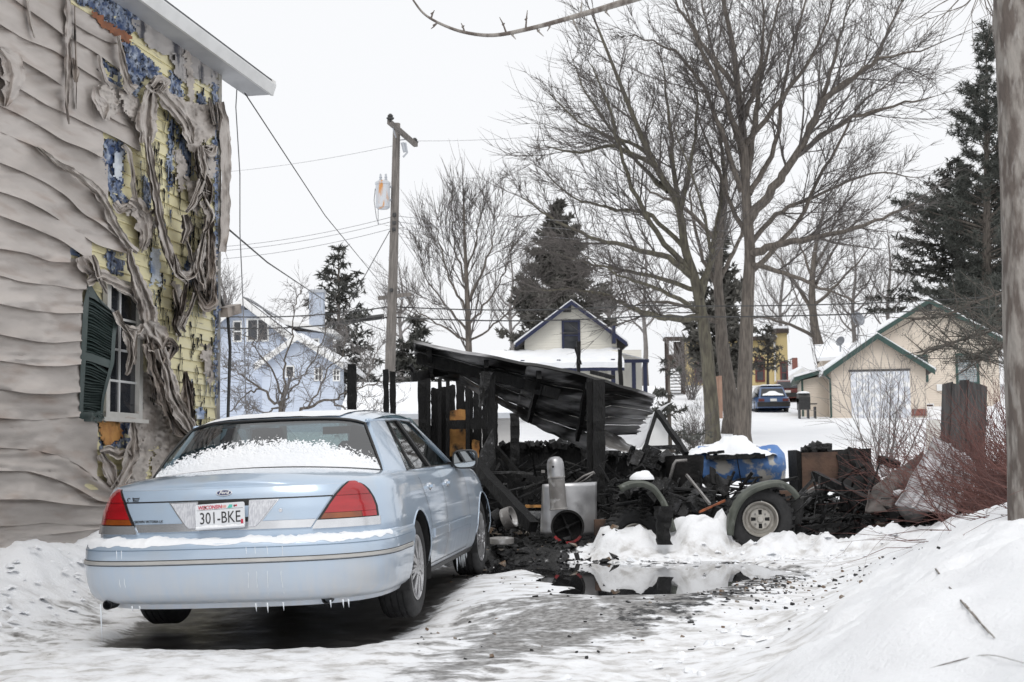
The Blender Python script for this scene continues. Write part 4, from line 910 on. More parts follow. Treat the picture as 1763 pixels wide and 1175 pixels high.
# --- greenhouse
def gx(y, z): return (.868-.615*(z-.965))*(1-.13*max(0,(1.9-y)/.9)**2-.06*max(0,(y-3.1)/.8)**2)
def gp_(y, z, o=0., s=1): return CL(s*(gx(y, z)+o), y, z)
def pane_grid(q, nu, nv_, o, s):     # q: bottom-rear, bottom-front, top-front, top-rear in (y, z)
    return [[gp_((q[0][0]*(1-u)+q[1][0]*u)*(1-v)+(q[3][0]*(1-u)+q[2][0]*u)*v, (q[0][1]*(1-u)+q[1][1]*u)*(1-v)+(q[3][1]*(1-u)+q[2][1]*u)*v, o, s) for u in np.linspace(0,1,nu)] for v in np.linspace(0,1,nv_)]
WIN = {'r': [(1.60,.985),(2.405,.985),(2.30,1.345),(1.885,1.335)], 'f': [(2.475,.985),(3.40,.985),(2.74,1.335),(2.37,1.345)]}
PIL = {'c': [(1.16,.965),(1.60,.965),(1.885,1.337),(1.47,1.337)], 'b': [(2.405,.965),(2.475,.965),(2.37,1.345),(2.30,1.345)], 'a': [(3.40,.965),(3.56,.965),(2.83,1.345),(2.74,1.337)],
       's': [(1.60,.955),(3.40,.955),(3.40,.986),(1.60,.986)]}
def zr(y): return float(interp(y, [(1.30,1.352),(1.40,1.375),(1.55,1.398),(1.8,1.420),(2.1,1.432),(2.4,1.432),(2.6,1.422),(2.75,1.405),(2.86,1.384)]))
mb = MB(); ys_ = np.linspace(1.37, 2.86, 26); rows = []
for y in ys_:
    row = []; he = .640*(1-.05*max(0,(1.75-y)/.4)**2)
    for t in np.linspace(-1, 1, 33):
        a_ = abs(t); dy = -.045*(1-t*t) if y < 1.6 else 0; dy = dy*max(0,(1.6-y)/.23); drop = .014*a_**2+.034*a_**7
        row.append(CL(he*t, y+dy, zr(y)-drop))
    rows.append(row)
mb.grid(rows, flip=False); roofr = rows
g = [[p-Vector((0,0,.03)) for p in r_] for r_ in rows]; mb.grid(g, flip=True)
cb(mb).build('roof', M['paint'], car, smooth=50)
for s in (1, -1):
    for k, q in PIL.items():
        mb = MB(); a_ = pane_grid(q, 10, 12, .002 if k != 's' else .004, s); b_ = pane_grid(q, 10, 12, -.035, s); mb.grid(a_, flip=s < 0); mb.grid(b_, flip=s > 0)
        mb.grid([a_[0], b_[0]]); mb.grid([a_[-1], b_[-1]]); mb.grid([[r_[0] for r_ in a_], [r_[0] for r_ in b_]]); mb.grid([[r_[-1] for r_ in a_], [r_[-1] for r_ in b_]])
        cb(mb).build({'c': 'rear_pillar', 'b': 'door_pillar', 'a': 'front_pillar', 's': 'window_sill'}[k], M['paint'] if k != 'b' else M['rubber'], car, smooth=40)
    mb = MB(); mb.tube([gp_(y, z, -.004, s) for y, z in ((1.43,1.337),(1.885,1.345),(2.3,1.352),(2.74,1.345),(2.84,1.335))], .014, 8); cb(mb).build('roof_rail', M['paint'], car, smooth=True)
    for k, q in WIN.items():
        mb = MB(); mb.grid(pane_grid(q, 8, 8, -.012, s), flip=s < 0); wnd = cb(mb).build('side_window', M['carglass'], car, smooth=True)
        mb = MB(); pts = [gp_(*p, -.003, s) for p in q]; mb.tube(pts+[pts[0]], .009, 6); 
        if k == 'r': mb.tube([gp_(1.80,.985,-.006,s), gp_(2.0,1.34,-.006,s)], .009, 6)
        cb(mb).build('window_frame', M['rubber'], wnd)
# rear glass
def rg(t, v, o=0.):
    a_ = CL(.785*t, 1.00+.08*t*t, 1.045-.045*t*t); e = roofr[0]; f_ = (t*.985+1)/2*32; f_ = (t*1.0+1)/2*32; i = min(int(f_), 31); b_ = e[i].lerp(e[i+1], f_-i)
    p = a_.lerp(b_, v); n = Vector((0,-.72,.69)); return p+n*(.022*math.sin(PI*v)*1.0+o-.006)
mb = MB(); mb.grid([[rg(t, v) for t in np.linspace(-1,1,25)] for v in np.linspace(0,1,12)]); rgl = cb(mb).build('rear_window', M['carglass'], car, smooth=True)
mb = MB(); per = [rg(t, 0, .004) for t in np.linspace(-1,1,25)]+[rg(1, v, .004) for v in np.linspace(0,1,10)[1:]]+[rg(t, 1, .004) for t in np.linspace(1,-1,25)[1:]]+[rg(-1, v, .004) for v in np.linspace(1,0,10)[1:]]
mb.tube(per, .010, 6); cb(mb).build('window_frame', M['rubber'], rgl, smooth=True)
mb = MB(); mb.grid([[CL(.80*t*(1-v)+.63*t*v, 3.62+.10*(1-t*t)-(.76)*v, .97+(1.372-.97)*v+.02*math.sin(PI*v)) for t in np.linspace(-1,1,17)] for v in np.linspace(0,1,8)]); cb(mb).build('windscreen', M['carglass'], car, smooth=True)
# interior
mb = MB(); mb.box((0,2.3,.62), (1.6,3.0,.5)); mb.box((0,1.28,.98), (1.35,.44,.03)); mb.box((0,3.42,.92), (1.5,.34,.14)); cb(mb).build('cabin', M['seat'], car)
for x in (-.38,.38):
    mb = MB(); mb.box((x,2.45,1.0), (.48,.16,.40), Matrix.Rotation(R(14),3,'X'), taper=.85); mb.box((x,2.39,1.25), (.26,.10,.15), Matrix.Rotation(R(10),3,'X'), taper=.8); cb(mb).build('front_seat', M['seat'], car)
mb = MB(); mb.box((0,1.56,.95), (1.3,.16,.34), Matrix.Rotation(R(16),3,'X'), taper=.92); cb(mb).build('rear_seat', M['seat'], car)
mb = MB(); mb.tube([CL(-.38+.18*math.cos(t), 3.02-.04*math.sin(t), .98+.18*math.sin(t)) for t in np.linspace(0,2*PI,20)], .014, 6); cb(mb).build('steering_wheel', M['black'], car)
mb = MB(); mb.box((0,3.0,1.30), (.22,.03,.06)); cb(mb).build('inner_mirror', M['black'], car)
# door mirrors
for s in (1, -1):
    mb = MB(); mc = CL(s*.985, 3.30, 1.025); sq = lambda t, a_, b_: (a_*math.copysign(abs(math.cos(t))**.55, math.cos(t)), b_*math.copysign(abs(math.sin(t))**.55, math.sin(t)))
    mb.grid([[mc+Vector((sq(t,a_,b_)[0], yy, sq(t,a_,b_)[1])) for t in np.linspace(0,2*PI,33)[:-1]] for a_, b_, yy in ((.086,.062,-.044),(.092,.068,-.052),(.100,.076,-.04),(.102,.078,0),(.085,.065,.07),(.05,.035,.10),(.01,.01,.105))], close=True)
    mb.beam(CL(s*.84,3.34,.985), CL(s*.93,3.32,.995), .05, .04); mm_ = cb(mb).build('door_mirror', M['black'], car, smooth=50)
    mb = MB(); mb.poly([mc+Vector((sq(t,.088,.064)[0], -.046, sq(t,.088,.064)[1])) for t in np.linspace(0,2*PI,33)[:-1]]); cb(mb).build('mirror_glass', mat('mirror_glass', (.5,.53,.55), (.5,.53,.55), rough=.03, metal=1.), mm_)
# wheels
def wheel(x, y, s):
    mt = Matrix.Translation((x, y, .335)) @ Matrix.Rotation(s*PI/2, 4, 'Y'); mb = MB()
    prof = [(.215,.10),(.235,.112),(.285,.116),(.315,.106),(.329,.088)]
    for g_ in (.062,.022,-.022,-.062): prof += [(.334,g_+.016),(.334,g_+.004),(.327,g_+.003),(.327,g_-.003),(.334,g_-.004),(.334,g_-.014)]
    prof += [(.329,-.088),(.315,-.106),(.285,-.116),(.235,-.112),(.215,-.10)]
    mb.lathe(prof, 48, mt, cap=False); wh = cb(mb).build('wheel', M['tyre'], car, smooth=45)
    mb = MB(); mb.lathe([(.219,.108),(.212,.112),(.200,.100),(.19,.094),(.07,.100),(.062,.112),(0,.116)], 40, mt, cap=False)
    for k in range(9):
        a_ = 2*PI*k/9
        for d in (-.105,.105):
            p0 = mt @ Vector((.062*math.cos(a_+d*.6), .062*math.sin(a_+d*.6), .112)); p1 = mt @ Vector((.202*math.cos(a_+d), .202*math.sin(a_+d), .107)); mb.beam(p0, p1, .024, .016, up=(1,0,0))
    cb(mb).build('hubcap', M['chrome_dull'], wh, smooth=35)
    mb = MB()
    for k in range(9):
        a_ = 2*PI*(k+.5)/9; mb.poly([mt @ Vector((r_*math.cos(a_+d), r_*math.sin(a_+d), .1015-(r_-.1)*.06)) for r_, d in ((.105,-.10),(.175,-.15),(.188,0),(.175,.15),(.105,.10))])
    cb(mb).build('hub_slots', M['black'], wh)
M['chrome_dull'] = mat('worn_hubcap', (.60,.60,.61), (.50,.50,.51), rough=.3, metal=.8, scale=8, c3=(.25,.24,.23), scale3=10, ramp3=(.6,.8))
for y in (1.40, 4.31):
    for s in (1, -1): wheel(s*.825, y, s)
# icicles
M['ice'] = mat('icicle', (.78,.82,.85), (.70,.75,.80), rough=.12, scale=5, coat=.5)
def icicle(p, ln, r_): mb = MB(); mb.tube([p, p+Vector((.002,0,-ln*.5)), p+Vector((.003,.002,-ln))], [r_, r_*.7, r_*.15], 6); cb(mb).build('icicle', M['ice'], car, smooth=True)
icicle(CL(-.79,.20,.275), .23, .007)
for x, ln in ((.22,.05),(.29,.06),(.385,.05),(.66,.045),(.73,.05),(.76,.05),(-.55,.03),(-.50,.03)): icicle(CL(x, .075+.15*(abs(x)/.9)**4, .268), ln, .006)
for i in range(16): icicle(CL(.875, random.uniform(3.2,3.95), .25), random.uniform(.03,.13), .005)
for x in (-.62,-.585,.20,.25,.315,.40):
    mb = MB(); w_ = .0016      # frozen runs of water down the bumper
    pts = [CL(x+.01*fb(z*9, x*5)+.05*(.6-z)*(1 if x < 0 else .3), rear_y(x, .5, .99, 0., LB, NB)-.004+float(np.interp(z, [.26,.3,.4,.6],[.14,.045,.006,.006])), z) for z in np.linspace(.60,.285,9)]
    mb.tube(pts, w_*1.4, 4); cb(mb).build('ice_run', M['ice'], car, smooth=True)
# --- snow lying on the car; the roof layer is partly painted reflection
def snow_thing(nm, label, mb, kind=None):
    o = mb.build(nm, M['snow'], None, smooth=True); tag(o, label, 'snow'); return o
mb = MB(); nu, nv_ = 420, 170; P = {}
def zt(t): return .50-.34*abs(t)**2.6+.02*t
tt = np.linspace(-.99,.99,nu); vv = np.linspace(-.06,.72,nv_); T, VV = np.meshgrid(tt, vv); E = .03*fbm(T*9, VV*7, 3., 3)+.085*fbm(T*85, VV*52, 6., 3)+.05*fbm(T*30, VV*20, 9., 2)
Zt = np.array([zt(t) for t in tt])[None, :]; D_ = Zt+E-VV
TH = np.clip(D_*.045,.0015,.010)+.0010*fbm(T*30, VV*22, 2., 3)
lm = np.array([(abs(t)-.93)/.06 for t in tt]); vsn = []; 
for j in range(nv_):
    for i in range(nu): vsn.append(rg(tt[i], max(vv[j],-.05), float(TH[j,i])) if vv[j] > -.06 else rg(tt[i], -.06, .0))
fsn = [(nu*j+i, nu*j+i+1, nu*j+nu+i+1, nu*j+nu+i) for j in range(nv_-1) for i in range(nu-1) if D_[j,i] > 0.0 and TH[j,i] > .0006]
mb.add(vsn, fsn); cb(mb); snow_thing('rear_window_snow', 'crusted white snow covering the lower half of the sedan rear window', mb)
mb = MB(); g = []
for k, t in enumerate(np.linspace(-40, 30, 160)):
    i0 = int(math.floor(t)); f_ = t-i0
    def bp_(z, o): return bump_pt(i0, z, o).lerp(bump_pt(min(i0+1,43), z, o), f_)
    h = max(.002, .009+.008*fb(t*.45, 2.)+.009*fb(t*1.7, 5.)+.005*fb(t*6, 2.))*float(np.interp(t, [-40,-36,-5,12,30],[.2,1,.95,.6,.05])); ov = .010+.010*fb(t*.6, 9.)
    a_, b_ = bp_(.648, -.004), bp_(.648, -.13)
    g.append([bp_(.628-ov, .0015)*1.0, bp_(.640, .004+h*.25), bp_(.650, 0)+Vector((0,0,h*.55)), a_.lerp(b_,.45)+Vector((0,0,h)), a_.lerp(b_,.85)+Vector((0,.02,h*.9)), b_+Vector((0,.03,.0))])
mb.grid(g); cb(mb); snow_thing('bumper_snow', 'long ridge of snow lying on the ledge of the rear bumper', mb)
mb = MB(); g = []  # sky reflection put into a white layer, together with thin frost
for r_ in roofr[1:-1]:
    g.append([p+Vector((0,0,-.004+.012*max(0,1-abs(2*(i/32)-1)**6)+.003*fb(p.x*8, p.y*8))) for i, p in enumerate(r_)][2:-5])
mb.grid(g); cb(mb); snow_thing('roof_snow', 'thin white layer of frost and painted sky reflection on the roof of the sedan', mb)
# ------------------------------------------------------------------ the burnt shed
def lerp_pts(P, u):
    xs = np.linspace(0, 1, len(P)); return tuple(float(np.interp(u, xs, [p[k] for p in P])) for k in range(len(P[0])))
shed = thing('burned_shed', 'collapsed burnt shed with sooty metal roof sheets sagging off charred posts', 'shed', tuple(at(880, 900, 16.5).xy)+(.25,))
FE = [(712,588,16.0),(795,605,16.0),(878,623,16.05),(961,639,16.1),(1044,657,16.15),(1127,682,16.25)]
BU = [0,.2,.4,.6,.79,.845,1.0]
BE = [(716,645,18.4),(790,655,18.2),(862,702,17.8),(925,738,17.6),(1010,775,17.4),(1034,752,17.1),(1118,742,17.0)]
def roofpt(u, v, dn=0.):
    a = lerp_pts(FE, u); b = tuple(float(np.interp(u, BU, [p[k] for p in BE])) for k in range(3)); P = at(*a).lerp(at(*b), v)
    n = Vector((.1,-.45,-.85)).normalized(); sag = .02*math.sin(PI*v)+.03*fb(u*5, v*4, 3.)
    return P+n*(dn+sag)
sheets = [(0,.50),(.47,1.0)]
for vi, (v0, v1) in enumerate(((-.01,.19),(.175,.37),(.355,.55),(.535,.74),(.725,1.0))):
    for ui, (u0, u1) in enumerate(sheets):
        if vi > 1 and ui == 0: u0 = .02*vi
        if ui == 1: u1 = [1.0,.995,.985,.975,.962][vi]
        nu, nv_ = 46, 25; g = []
        for j in range(nv_):
            t = j/(nv_-1); v = v0+(v1-v0)*t; row = []
            for i in range(nu):
                u = u0+(u1-u0)*i/(nu-1); rib = .022*max(0, math.cos(t*2*PI*1.5))**5+.006*ui
                e = 0
                if i == nu-1 and ui == 1: e = .012*fb(v*30, 2.)
                if vi == 4 and j == nv_-1: v = v1+.03*fb(u*22, 3.)
                row.append(roofpt(u+e, v, rib+.010*fb(u*9, v*9, 1.)+.012*vi*0))
            g.append(row)
        mb = MB(); mb.grid(g); o = mb.build('roof_sheet', M['sheet' if ui == 0 else 'sheet_smoked'], shed, smooth=50)
        sm = o.modifiers.new('thickness', 'SOLIDIFY'); sm.thickness = .004
# edge trim and rafters under the roof
mb = MB(); mb.grid([[roofpt(u, v, dn) for u in np.linspace(0,1,40)] for v, dn in ((-.012,.0),(-.022,-.01),(-.022,.03),(-.012,.034))]); mb.build('roof_edge', M['sheet'], shed, smooth=30)
for u in (.06,.30,.52,.72): 
    mb = MB(); P = [roofpt(u+.02*v, v, .075) for v in np.linspace(.04,.80,7)]
    for a, b in zip(P[:-1], P[1:]): mb.beam(a, b, .05, .10, jit=.006)
    mb.build('rafter', M['char'], shed)
for v in (.22,):
    P = [roofpt(u, v, .10) for u in np.linspace(.01,.62,9)]; mb = MB()
    for a, b in zip(P[:-1], P[1:]): mb.beam(a, b, .07, .12, jit=.008)
    mb.build('roof_beam', M['char'], shed)
def post(name, px, y0, y1, Y, w_, d_=None, lean=0, m='char', segs=12, par=shed, jit=None):
    mb = MB(); a = at(px+lean, y0, Y); b = at(px, y1, Y); mb.beam(b, a, w_, d_ or w_, segs=segs, jit=w_*.06 if jit is None else jit, up=(0,1,0)); return mb.build(name, M[m], par)
post('post', 1031, 655, 868, 15.7, .125, .12); post('post', 1015, 652, 866, 15.85, .06, .10); post('post', 1023, 655, 866, 15.9, .035, .09)
post('post', 846, 655, 838, 16.2, .09); post('post', 730, 645, 800, 18.7, .13, lean=-2); post('post', 738, 650, 800, 18.6, .05)
post('post', 886, 712, 800, 18.7, .12); post('post', 1004, 730, 800, 18.7, .05)
# charred wall boards at the back
def board(name, q, Y, th=.03, m='char', jag=2.5, par=shed):     # q: px corners, uneven ends
    n = max(3, int(abs(q[2][1]-q[0][1])/6)); L = []; Rr = []
    tl, tr, br, bl = q
    for i in range(n+1):
        t = i/n; L.append((tl[0]+(bl[0]-tl[0])*t+random.uniform(-jag,jag)*.35, tl[1]+(bl[1]-tl[1])*t)); Rr.append((tr[0]+(br[0]-tr[0])*t+random.uniform(-jag,jag)*.35, tr[1]+(br[1]-tr[1])*t))
    mid = [((tl[0]*(1-s)+tr[0]*s), (tl[1]*(1-s)+tr[1]*s)+random.uniform(-jag,jag)) for s in (.3,.7)]
    pts = [at(x, y, Y) for x, y in L[::-1]+mid+Rr]; mb = MB(); mb.prism(pts, (0, th, 0)); return mb.build(name, M[m], par)
x = 742
while x < 850:
    w_ = random.uniform(10, 17); top = 652+random.uniform(-3, 14) if x > 752 else 668
    if 772 < x < 800: top = 640
    board('wall_board', [(x,top),(x+w_,top+random.uniform(-4,4)),(x+w_+1,822),(x+1,822)], 19.0+random.uniform(-.02,.02)); x += w_+random.choice([.3,.3,.6,1.6])
for xx in (757,771,805,850): post('stud', xx, 652, 815, 18.8, .05, .09)
board('wall_panel', [(770,708),(801,706),(801,726),(770,726)], 18.93, m='osb'); board('wall_panel', [(772,738),(803,737),(803,786),(772,786)], 18.93, m='osb'); board('wall_panel', [(813,758),(826,760),(824,790),(812,790)], 18.93, m='osb')
board('wall_rail', [(768,724),(852,722),(852,738),(768,739)], 18.78, .05, jag=.8, m='char')
y = 768
while y < 872:
    h = random.uniform(10, 15)
    board('wall_board', [(852,y+random.uniform(-2,2)),(1012,y-2+random.uniform(-2,2)),(1012,y+h),(852,y+h)], 19.0+random.uniform(-.02,.02)); board('wall_board', [(1008,y+18),(1135,y+14),(1135,y+h+14),(1008,y+h+18)], 19.05+random.uniform(-.02,.02)); y += h+.4
for k in range(9): board('wall_board', [(700+k*2,735+k*12),(770,735+k*12),(770,746+k*12),(700+k*2,746+k*12)], 19.05)
mb = MB(); mb.prism([at(846,772,19.2), at(1012,770,19.2), at(1012,786,19.2), at(1140,786,19.2), at(1140,880,19.2), at(690,880,19.2), at(690,742,19.2), at(768,742,19.2), at(768,728,19.2), at(806,728,19.2), at(806,790,19.2), at(846,790,19.2)], (0,.03,0)); mb.build('added_dark_backing', M['char_flat'], shed)  # added black sheet: shuts out bright gaps and darkens the shed interior
# crust of char lying along the broken wall tops
mb = MB()
for i in range(70):
    px = random.uniform(855, 1125); p = at(px, 767 if px < 1008 else 785, 18.9)+Vector((0, random.uniform(-.1,.1), random.uniform(-.02,.03))); s = random.uniform(.03,.09); mb.box(p, (s*1.5, s, s), Matrix.Rotation(random.uniform(0,3), 3, Vector((random.random(),random.random(),1))))
mb.build('char_crust', M['char'], shed, kind='stuff')
# hanging remains under the roof edge
mb = MB()
for px, y0, y1, w_ in ((838,642,700,20),(1090,770,800,10),(1118,770,800,8)):
    g = []
    for i in range(14):
        t = i/13; ww = w_*(1-.35*t**2)*(1+.2*fb(t*5, px)); row = []
        for k in range(10): a = 2*PI*k/10; P = at(px-8*t+ww/2*math.cos(a), y0+(y1-y0)*t+3*fb(k*1.3, t*4), 15.95); row.append(P+Vector((0,.07*math.sin(a)+.03*fb(k,t*6),0)))
        g.append(row)
    mb.grid(g, close=True)
mb.build('hanging_char', M['ash'], shed, smooth=50, kind='stuff')
# pale sheet still standing on the right, its rim and the broken frame
RG = [[(1038,752),(1062,742),(1090,736),(1114,722),(1135,702),(1158,692)],[(1040,776),(1062,776),(1085,776),(1104,770),(1112,758),(1122,715)]]
mb = MB(); g = []
for v in np.linspace(0,1,15):
    row = []
    for u in np.linspace(0,1,18):
        a = lerp_pts(RG[0], u); b = lerp_pts(RG[1], u); P = at(a[0],a[1],18.4).lerp(at(b[0],b[1],17.9), v); row.append(P+Vector((0,-.012*math.cos(v*2*PI*5)-.05*(1-v),0)))
    g.append(row)
mb.grid(g); o = mb.build('roof_sheet', M['sheet_pale'], shed, smooth=40); o['label'] = 'pale unburnt sheet'; sm = o.modifiers.new('thickness', 'SOLIDIFY'); sm.thickness = .004
mb = MB(); g = []
for v in np.linspace(0,1,9):
    row = []
    for u in np.linspace(0,1,14):
        P = at(1040+63*u, 742+36*u-6*(1-u), 17.0).lerp(at(1036+60*u, 768+14*u, 16.4), v); row.append(P+Vector((0,0,.015*fb(u*8,v*3))))
    g.append(row)
mb.grid(g); o = mb.build('roof_sheet', M['galv_sooty'], shed, smooth=50); sm = o.modifiers.new('thickness', 'SOLIDIFY'); sm.thickness = .004
mb = MB(); mb.beam(at(1131,709,17.2), at(1182,782,16.6), .06, .06, segs=5, jit=.006); mb.build('brace', M['char'], shed)
mb = MB(); mb.beam(at(1131,709,17.2), at(1108,778,17.0), .035, .035, segs=5, jit=.004); mb.build('brace', M['char'], shed)
for a in ((996,588,996,640,18.8,.05,-1),(1067,602,1069,665,18.8,.055,-3),(1000,628,990,590,18.7,.03,0)):
    mb = MB(); mb.beam(at(a[2],a[3]+8,a[4]), at(a[0],a[1],a[4]), a[5], a[5], segs=6, jit=.006, up=(0,1,0)); mb.build('broken_stud', M['char'], shed)
mb = MB(); mb.beam(at(1020,641,18.6), at(1055,650,18.3), .08, .05, segs=3, jit=.004); mb.build('broken_plank', M['char'], shed)
mb = MB(); mb.beam(at(706,628,17.5), at(716,650,17.6), .05, .05, segs=3, jit=.01); mb.beam(at(708,650,17.5), at(770,640,17.7), .06,.10, segs=4, jit=.012); mb.build('eave_remnant', M['char'], shed)
# two charred posts standing apart
t = thing('charred_post', 'charred post standing alone behind the sedan roof, left and thinner of the pair', 'post', tuple(at(607,720,17.5))); post('shaft', 607, 628, 790, 17.5, .105, .09, lean=-1, par=t, jit=.009)
t = thing('charred_post', 'charred double post in front of the utility pole, right and taller one', 'post', tuple(at(675,720,17.5)))
post('shaft', 667, 636, 790, 17.5, .065, .09, lean=-3, par=t, jit=.008); post('shaft', 677, 640, 790, 17.45, .07, .09, lean=-1, par=t, jit=.008)
# loose beams in and before the shed
def beam_thing(label, p, w_, h=None, name='charred_beam', m='char', segs=9, jit=None, cat='beam', group=None, snow=False):
    mb = MB(); P = [at(*q) for q in p]
    for a, b in zip(P[:-1], P[1:]): mb.beam(a, b, w_, h or w_, segs=segs, jit=w_*.07 if jit is None else jit)
    o = mb.build(name, M[m]); tag(o, label, cat, group); return o
beam_thing('thick charred beam slanting down from the door mirror to the red rimmed machine', [(812,795,15.6),(918,908,14.7)], .115, .12)
beam_thing('thin charred strut leaning from the middle post down behind the slanting beam', [(851,768,16.3),(902,826,16.0)], .05)
beam_thing('blackened horizontal rail lying across the shed behind the upright pipe', [(815,822,16.4),(945,826,16.4)], .05, .07)
beam_thing('lower blackened rail sloping up to the upright pipe', [(820,868,16.0),(880,852,15.9),(950,838,15.8)], .05, .06)
beam_thing('ash covered plank lying low beside the front wheel of the sedan', [(835,872,15.3),(895,860,15.5)], .08, .04)
beam_thing('pale scorched stick lying beside the silver panel', [(905,872,15.2),(935,872,15.1)], .03, .03, m='osb', segs=3)
beam_thing('long black beam slanting down right of the quad bike onto the snow', [(1402,818,15.4),(1470,852,14.9),(1552,892,14.3)], .085, .09)
beam_thing('black beam rising from behind the rear tyre toward the brown cabinet', [(1335,905,14.7),(1382,866,15.0),(1430,832,15.4)], .11, .10)
beam_thing('grey bent strip lying on top of the rising black beam', [(1340,880,14.7),(1395,845,15.0),(1412,836,15.1)], .03, .03, m='galv_sooty')
beam_thing('flat burnt board lying along the snow edge below the long black beam', [(1440,885,14.6),(1530,895,14.4)], .07, .03)
beam_thing('burnt board lying low behind the rear tyre', [(1350,915,14.4),(1450,902,14.5)], .08, .04)
beam_thing('short black plank lying across the fender of the quad bike', [(1305,835,15.0),(1372,824,15.2)], .09, .03)
beam_thing('thin metal rod leaning from the black tub down to the orange footrest', [(1182,818,14.9),(1222,868,14.4)], .025, .025, m='galv_sooty', segs=2, name='metal_rod', cat='rod')
# black mesh triangle
mb = MB(); mb.prism([at(848,738,15.9), at(852,790,15.8), at(835,822,15.6), at(818,808,15.5), at(828,775,15.7)], (.01,.02,.0)); tag(mb.build('charred_sheet', M['ash']), 'triangular scrap of black sheet leaning against the middle post', 'sheet')
# hoses / curved pipes
mb = MB(); mb.tube([at(x_, y_, 15.2) for x_, y_ in ((1440,845),(1450,825),(1468,810),(1490,802),(1491,815),(1488,845),(1480,865))], .022, 7); tag(mb.build('bent_pipe', M['char_flat'], smooth=True), 'black bent pipe arching in front of the folded black sheet', 'pipe')
mb = MB(); mb.tube([at(x_, y_, 15.) for x_, y_ in ((1395,880),(1420,858),(1450,850),(1470,855),(1480,872))], .018, 7); tag(mb.build('burnt_hose', M['char_flat'], smooth=True), 'low burnt hose curving over the debris right of the rear tyre', 'hose')
mb = MB(); mb.tube([at(x_, y_, 15.0) for x_, y_ in ((985,835),(1005,820),(1022,813),(1024,817))], .012, 6); mb.tube([at(x_, y_, 15.05) for x_, y_ in ((990,836),(1008,826),(1022,815))], .008, 6); tag(mb.build('bent_bracket', M['galv_sooty'], smooth=True), 'bent grey bracket rising behind the silver panel', 'bracket')
# ------------------------------------------------------------------ machine with upright pipe
mc = thing('scorched_machine', 'scorched silver machine with upright chute pipe and round black opening over a red rim', 'machine', tuple(at(978,930,14.8)))
mb = MB(); g = []
for v in np.linspace(0,1,14):
    row = []
    for u in np.linspace(0,1,22):
        x_ = (934+94*u)*(1-v)+(930+98*u)*v; y_ = (834-4*u)*(1-v)+922*v; P = at(x_, y_, 14.95); row.append(P+Vector((0,.14*max(0,u-.55)**1.5*2+.06*max(0,.12-u)*4+.006*fb(u*6,v*5),0)))
    g.append(row)
mb.grid(g); o = mb.build('side_panel', M['galv'], mc, smooth=50); sm = o.modifiers.new('thickness', 'SOLIDIFY'); sm.thickness = .006
ax = (at(955,792,14.65)-at(962,880,14.65)).normalized(); rot = ax.to_track_quat('Z','Y').to_matrix().to_4x4(); base = at(962,876,14.65); hh = (at(955,786,14.65)-base).length
mt = Matrix.Translation(base) @ rot
mb = MB(); mb.lathe([(.095,-.012),(.098,-.004),(.088,.004),(.085,.02),(.084,hh*.58),(.092,hh*.585),(.092,hh*.61),(.084,hh*.615),(.084,hh*.62)], 28, mt); cp = mb.build('chute_pipe', M['galv_sooty'], mc, smooth=40)
mb = MB(); mb.lathe([(.088,hh*.60),(.089,hh*.80),(.086,hh*.87),(.074,hh*.94),(.05,hh*.985),(0,hh)], 28, mt); mb.build('chute_cap', M['galv'], cp, smooth=40)
mb = MB(); mb.lathe([(.012,0),(.012,.012),(0,.012)], 10, Matrix.Translation(at(952,804,14.55)) @ Matrix.Rotation(PI/2,4,'X')); mb.build('cap_hole', M['char_flat'], cp)
mb = MB(); mb.beam(at(938,812,14.6), at(932,812,14.6), .03,.03); mb.build('bolt', M['galv_sooty'], cp)
mt = Matrix.Translation(at(977,907,14.62)) @ Matrix.Rotation(PI/2,4,'X')
mb = MB(); mb.lathe([(.168,.0),(.172,.035),(.150,.035),(.146,-.10),(.0,-.11)], 36, mt, cap=False); o = mb.build('impeller_housing', M['char_flat'], mc, smooth=40)
mb = MB(); R0 = mt
mb.grid([[R0 @ Vector((r_*math.cos(t), r_*math.sin(t), z)) for t in np.linspace(-PI/2-.95, -PI/2+.95, 22)] for r_, z in ((.149,.037),(.176,.038),(.178,-.06))]); mb.build('red_rim', M['red'], mc, smooth=30)
mb = MB(); mb.lathe([(.02,-.09),(.02,.0),(0,.0)], 12, mt)
for k in range(4): mb.beam(mt @ Vector((.02*math.cos(k*PI/2+.4), .02*math.sin(k*PI/2+.4), -.05)), mt @ Vector((.135*math.cos(k*PI/2+.4), .135*math.sin(k*PI/2+.4), -.05)), .05, .012)
mb.build('impeller', M['char'], mc)
mb = MB(); mb.box(at(1034,908,14.9), (.13,.12,.16)); mb.box(at(972,885,15.15), (.4,.25,.3)); mb.build('engine_block', M['rust'], mc)
# wheel rims and lid in the ash
def disc_thing(nm, label, c, r_, wd, tilt, m, cat):
    mb = MB(); mb.lathe([(r_*.25,wd*.2),(r_*.6,wd*.1),(r_*.85,wd*.5),(r_,wd*.5),(r_*1.02,0),(r_,-wd*.5),(r_*.8,-wd*.4),(r_*.25,-wd*.2)], 28, Matrix.Translation(c) @ tilt.to_4x4(), cap=nm == 'round_plate'); o = mb.build(nm, M[m], smooth=40); return tag(o, label, cat)
disc_thing('burnt_wheel_rim', 'burnt metal wheel rim standing on edge behind the front wheel of the sedan', at(876,892,14.7), .11, .10, Matrix.Rotation(R(70),3,'Y') @ Matrix.Rotation(R(20),3,'X'), 'galv_sooty', 'rim')
disc_thing('burnt_wheel_rim', 'smaller burnt rim leaning left of the rim that stands on edge', at(858,892,14.8), .09, .10, Matrix.Rotation(R(60),3,'Y'), 'char', 'rim')
disc_thing('round_plate', 'flat round scorched plate lying in the ash by the puddle', at(863,931,14.2), .125, .05, Matrix.Rotation(R(4),3,'X'), 'galv_sooty', 'plate')
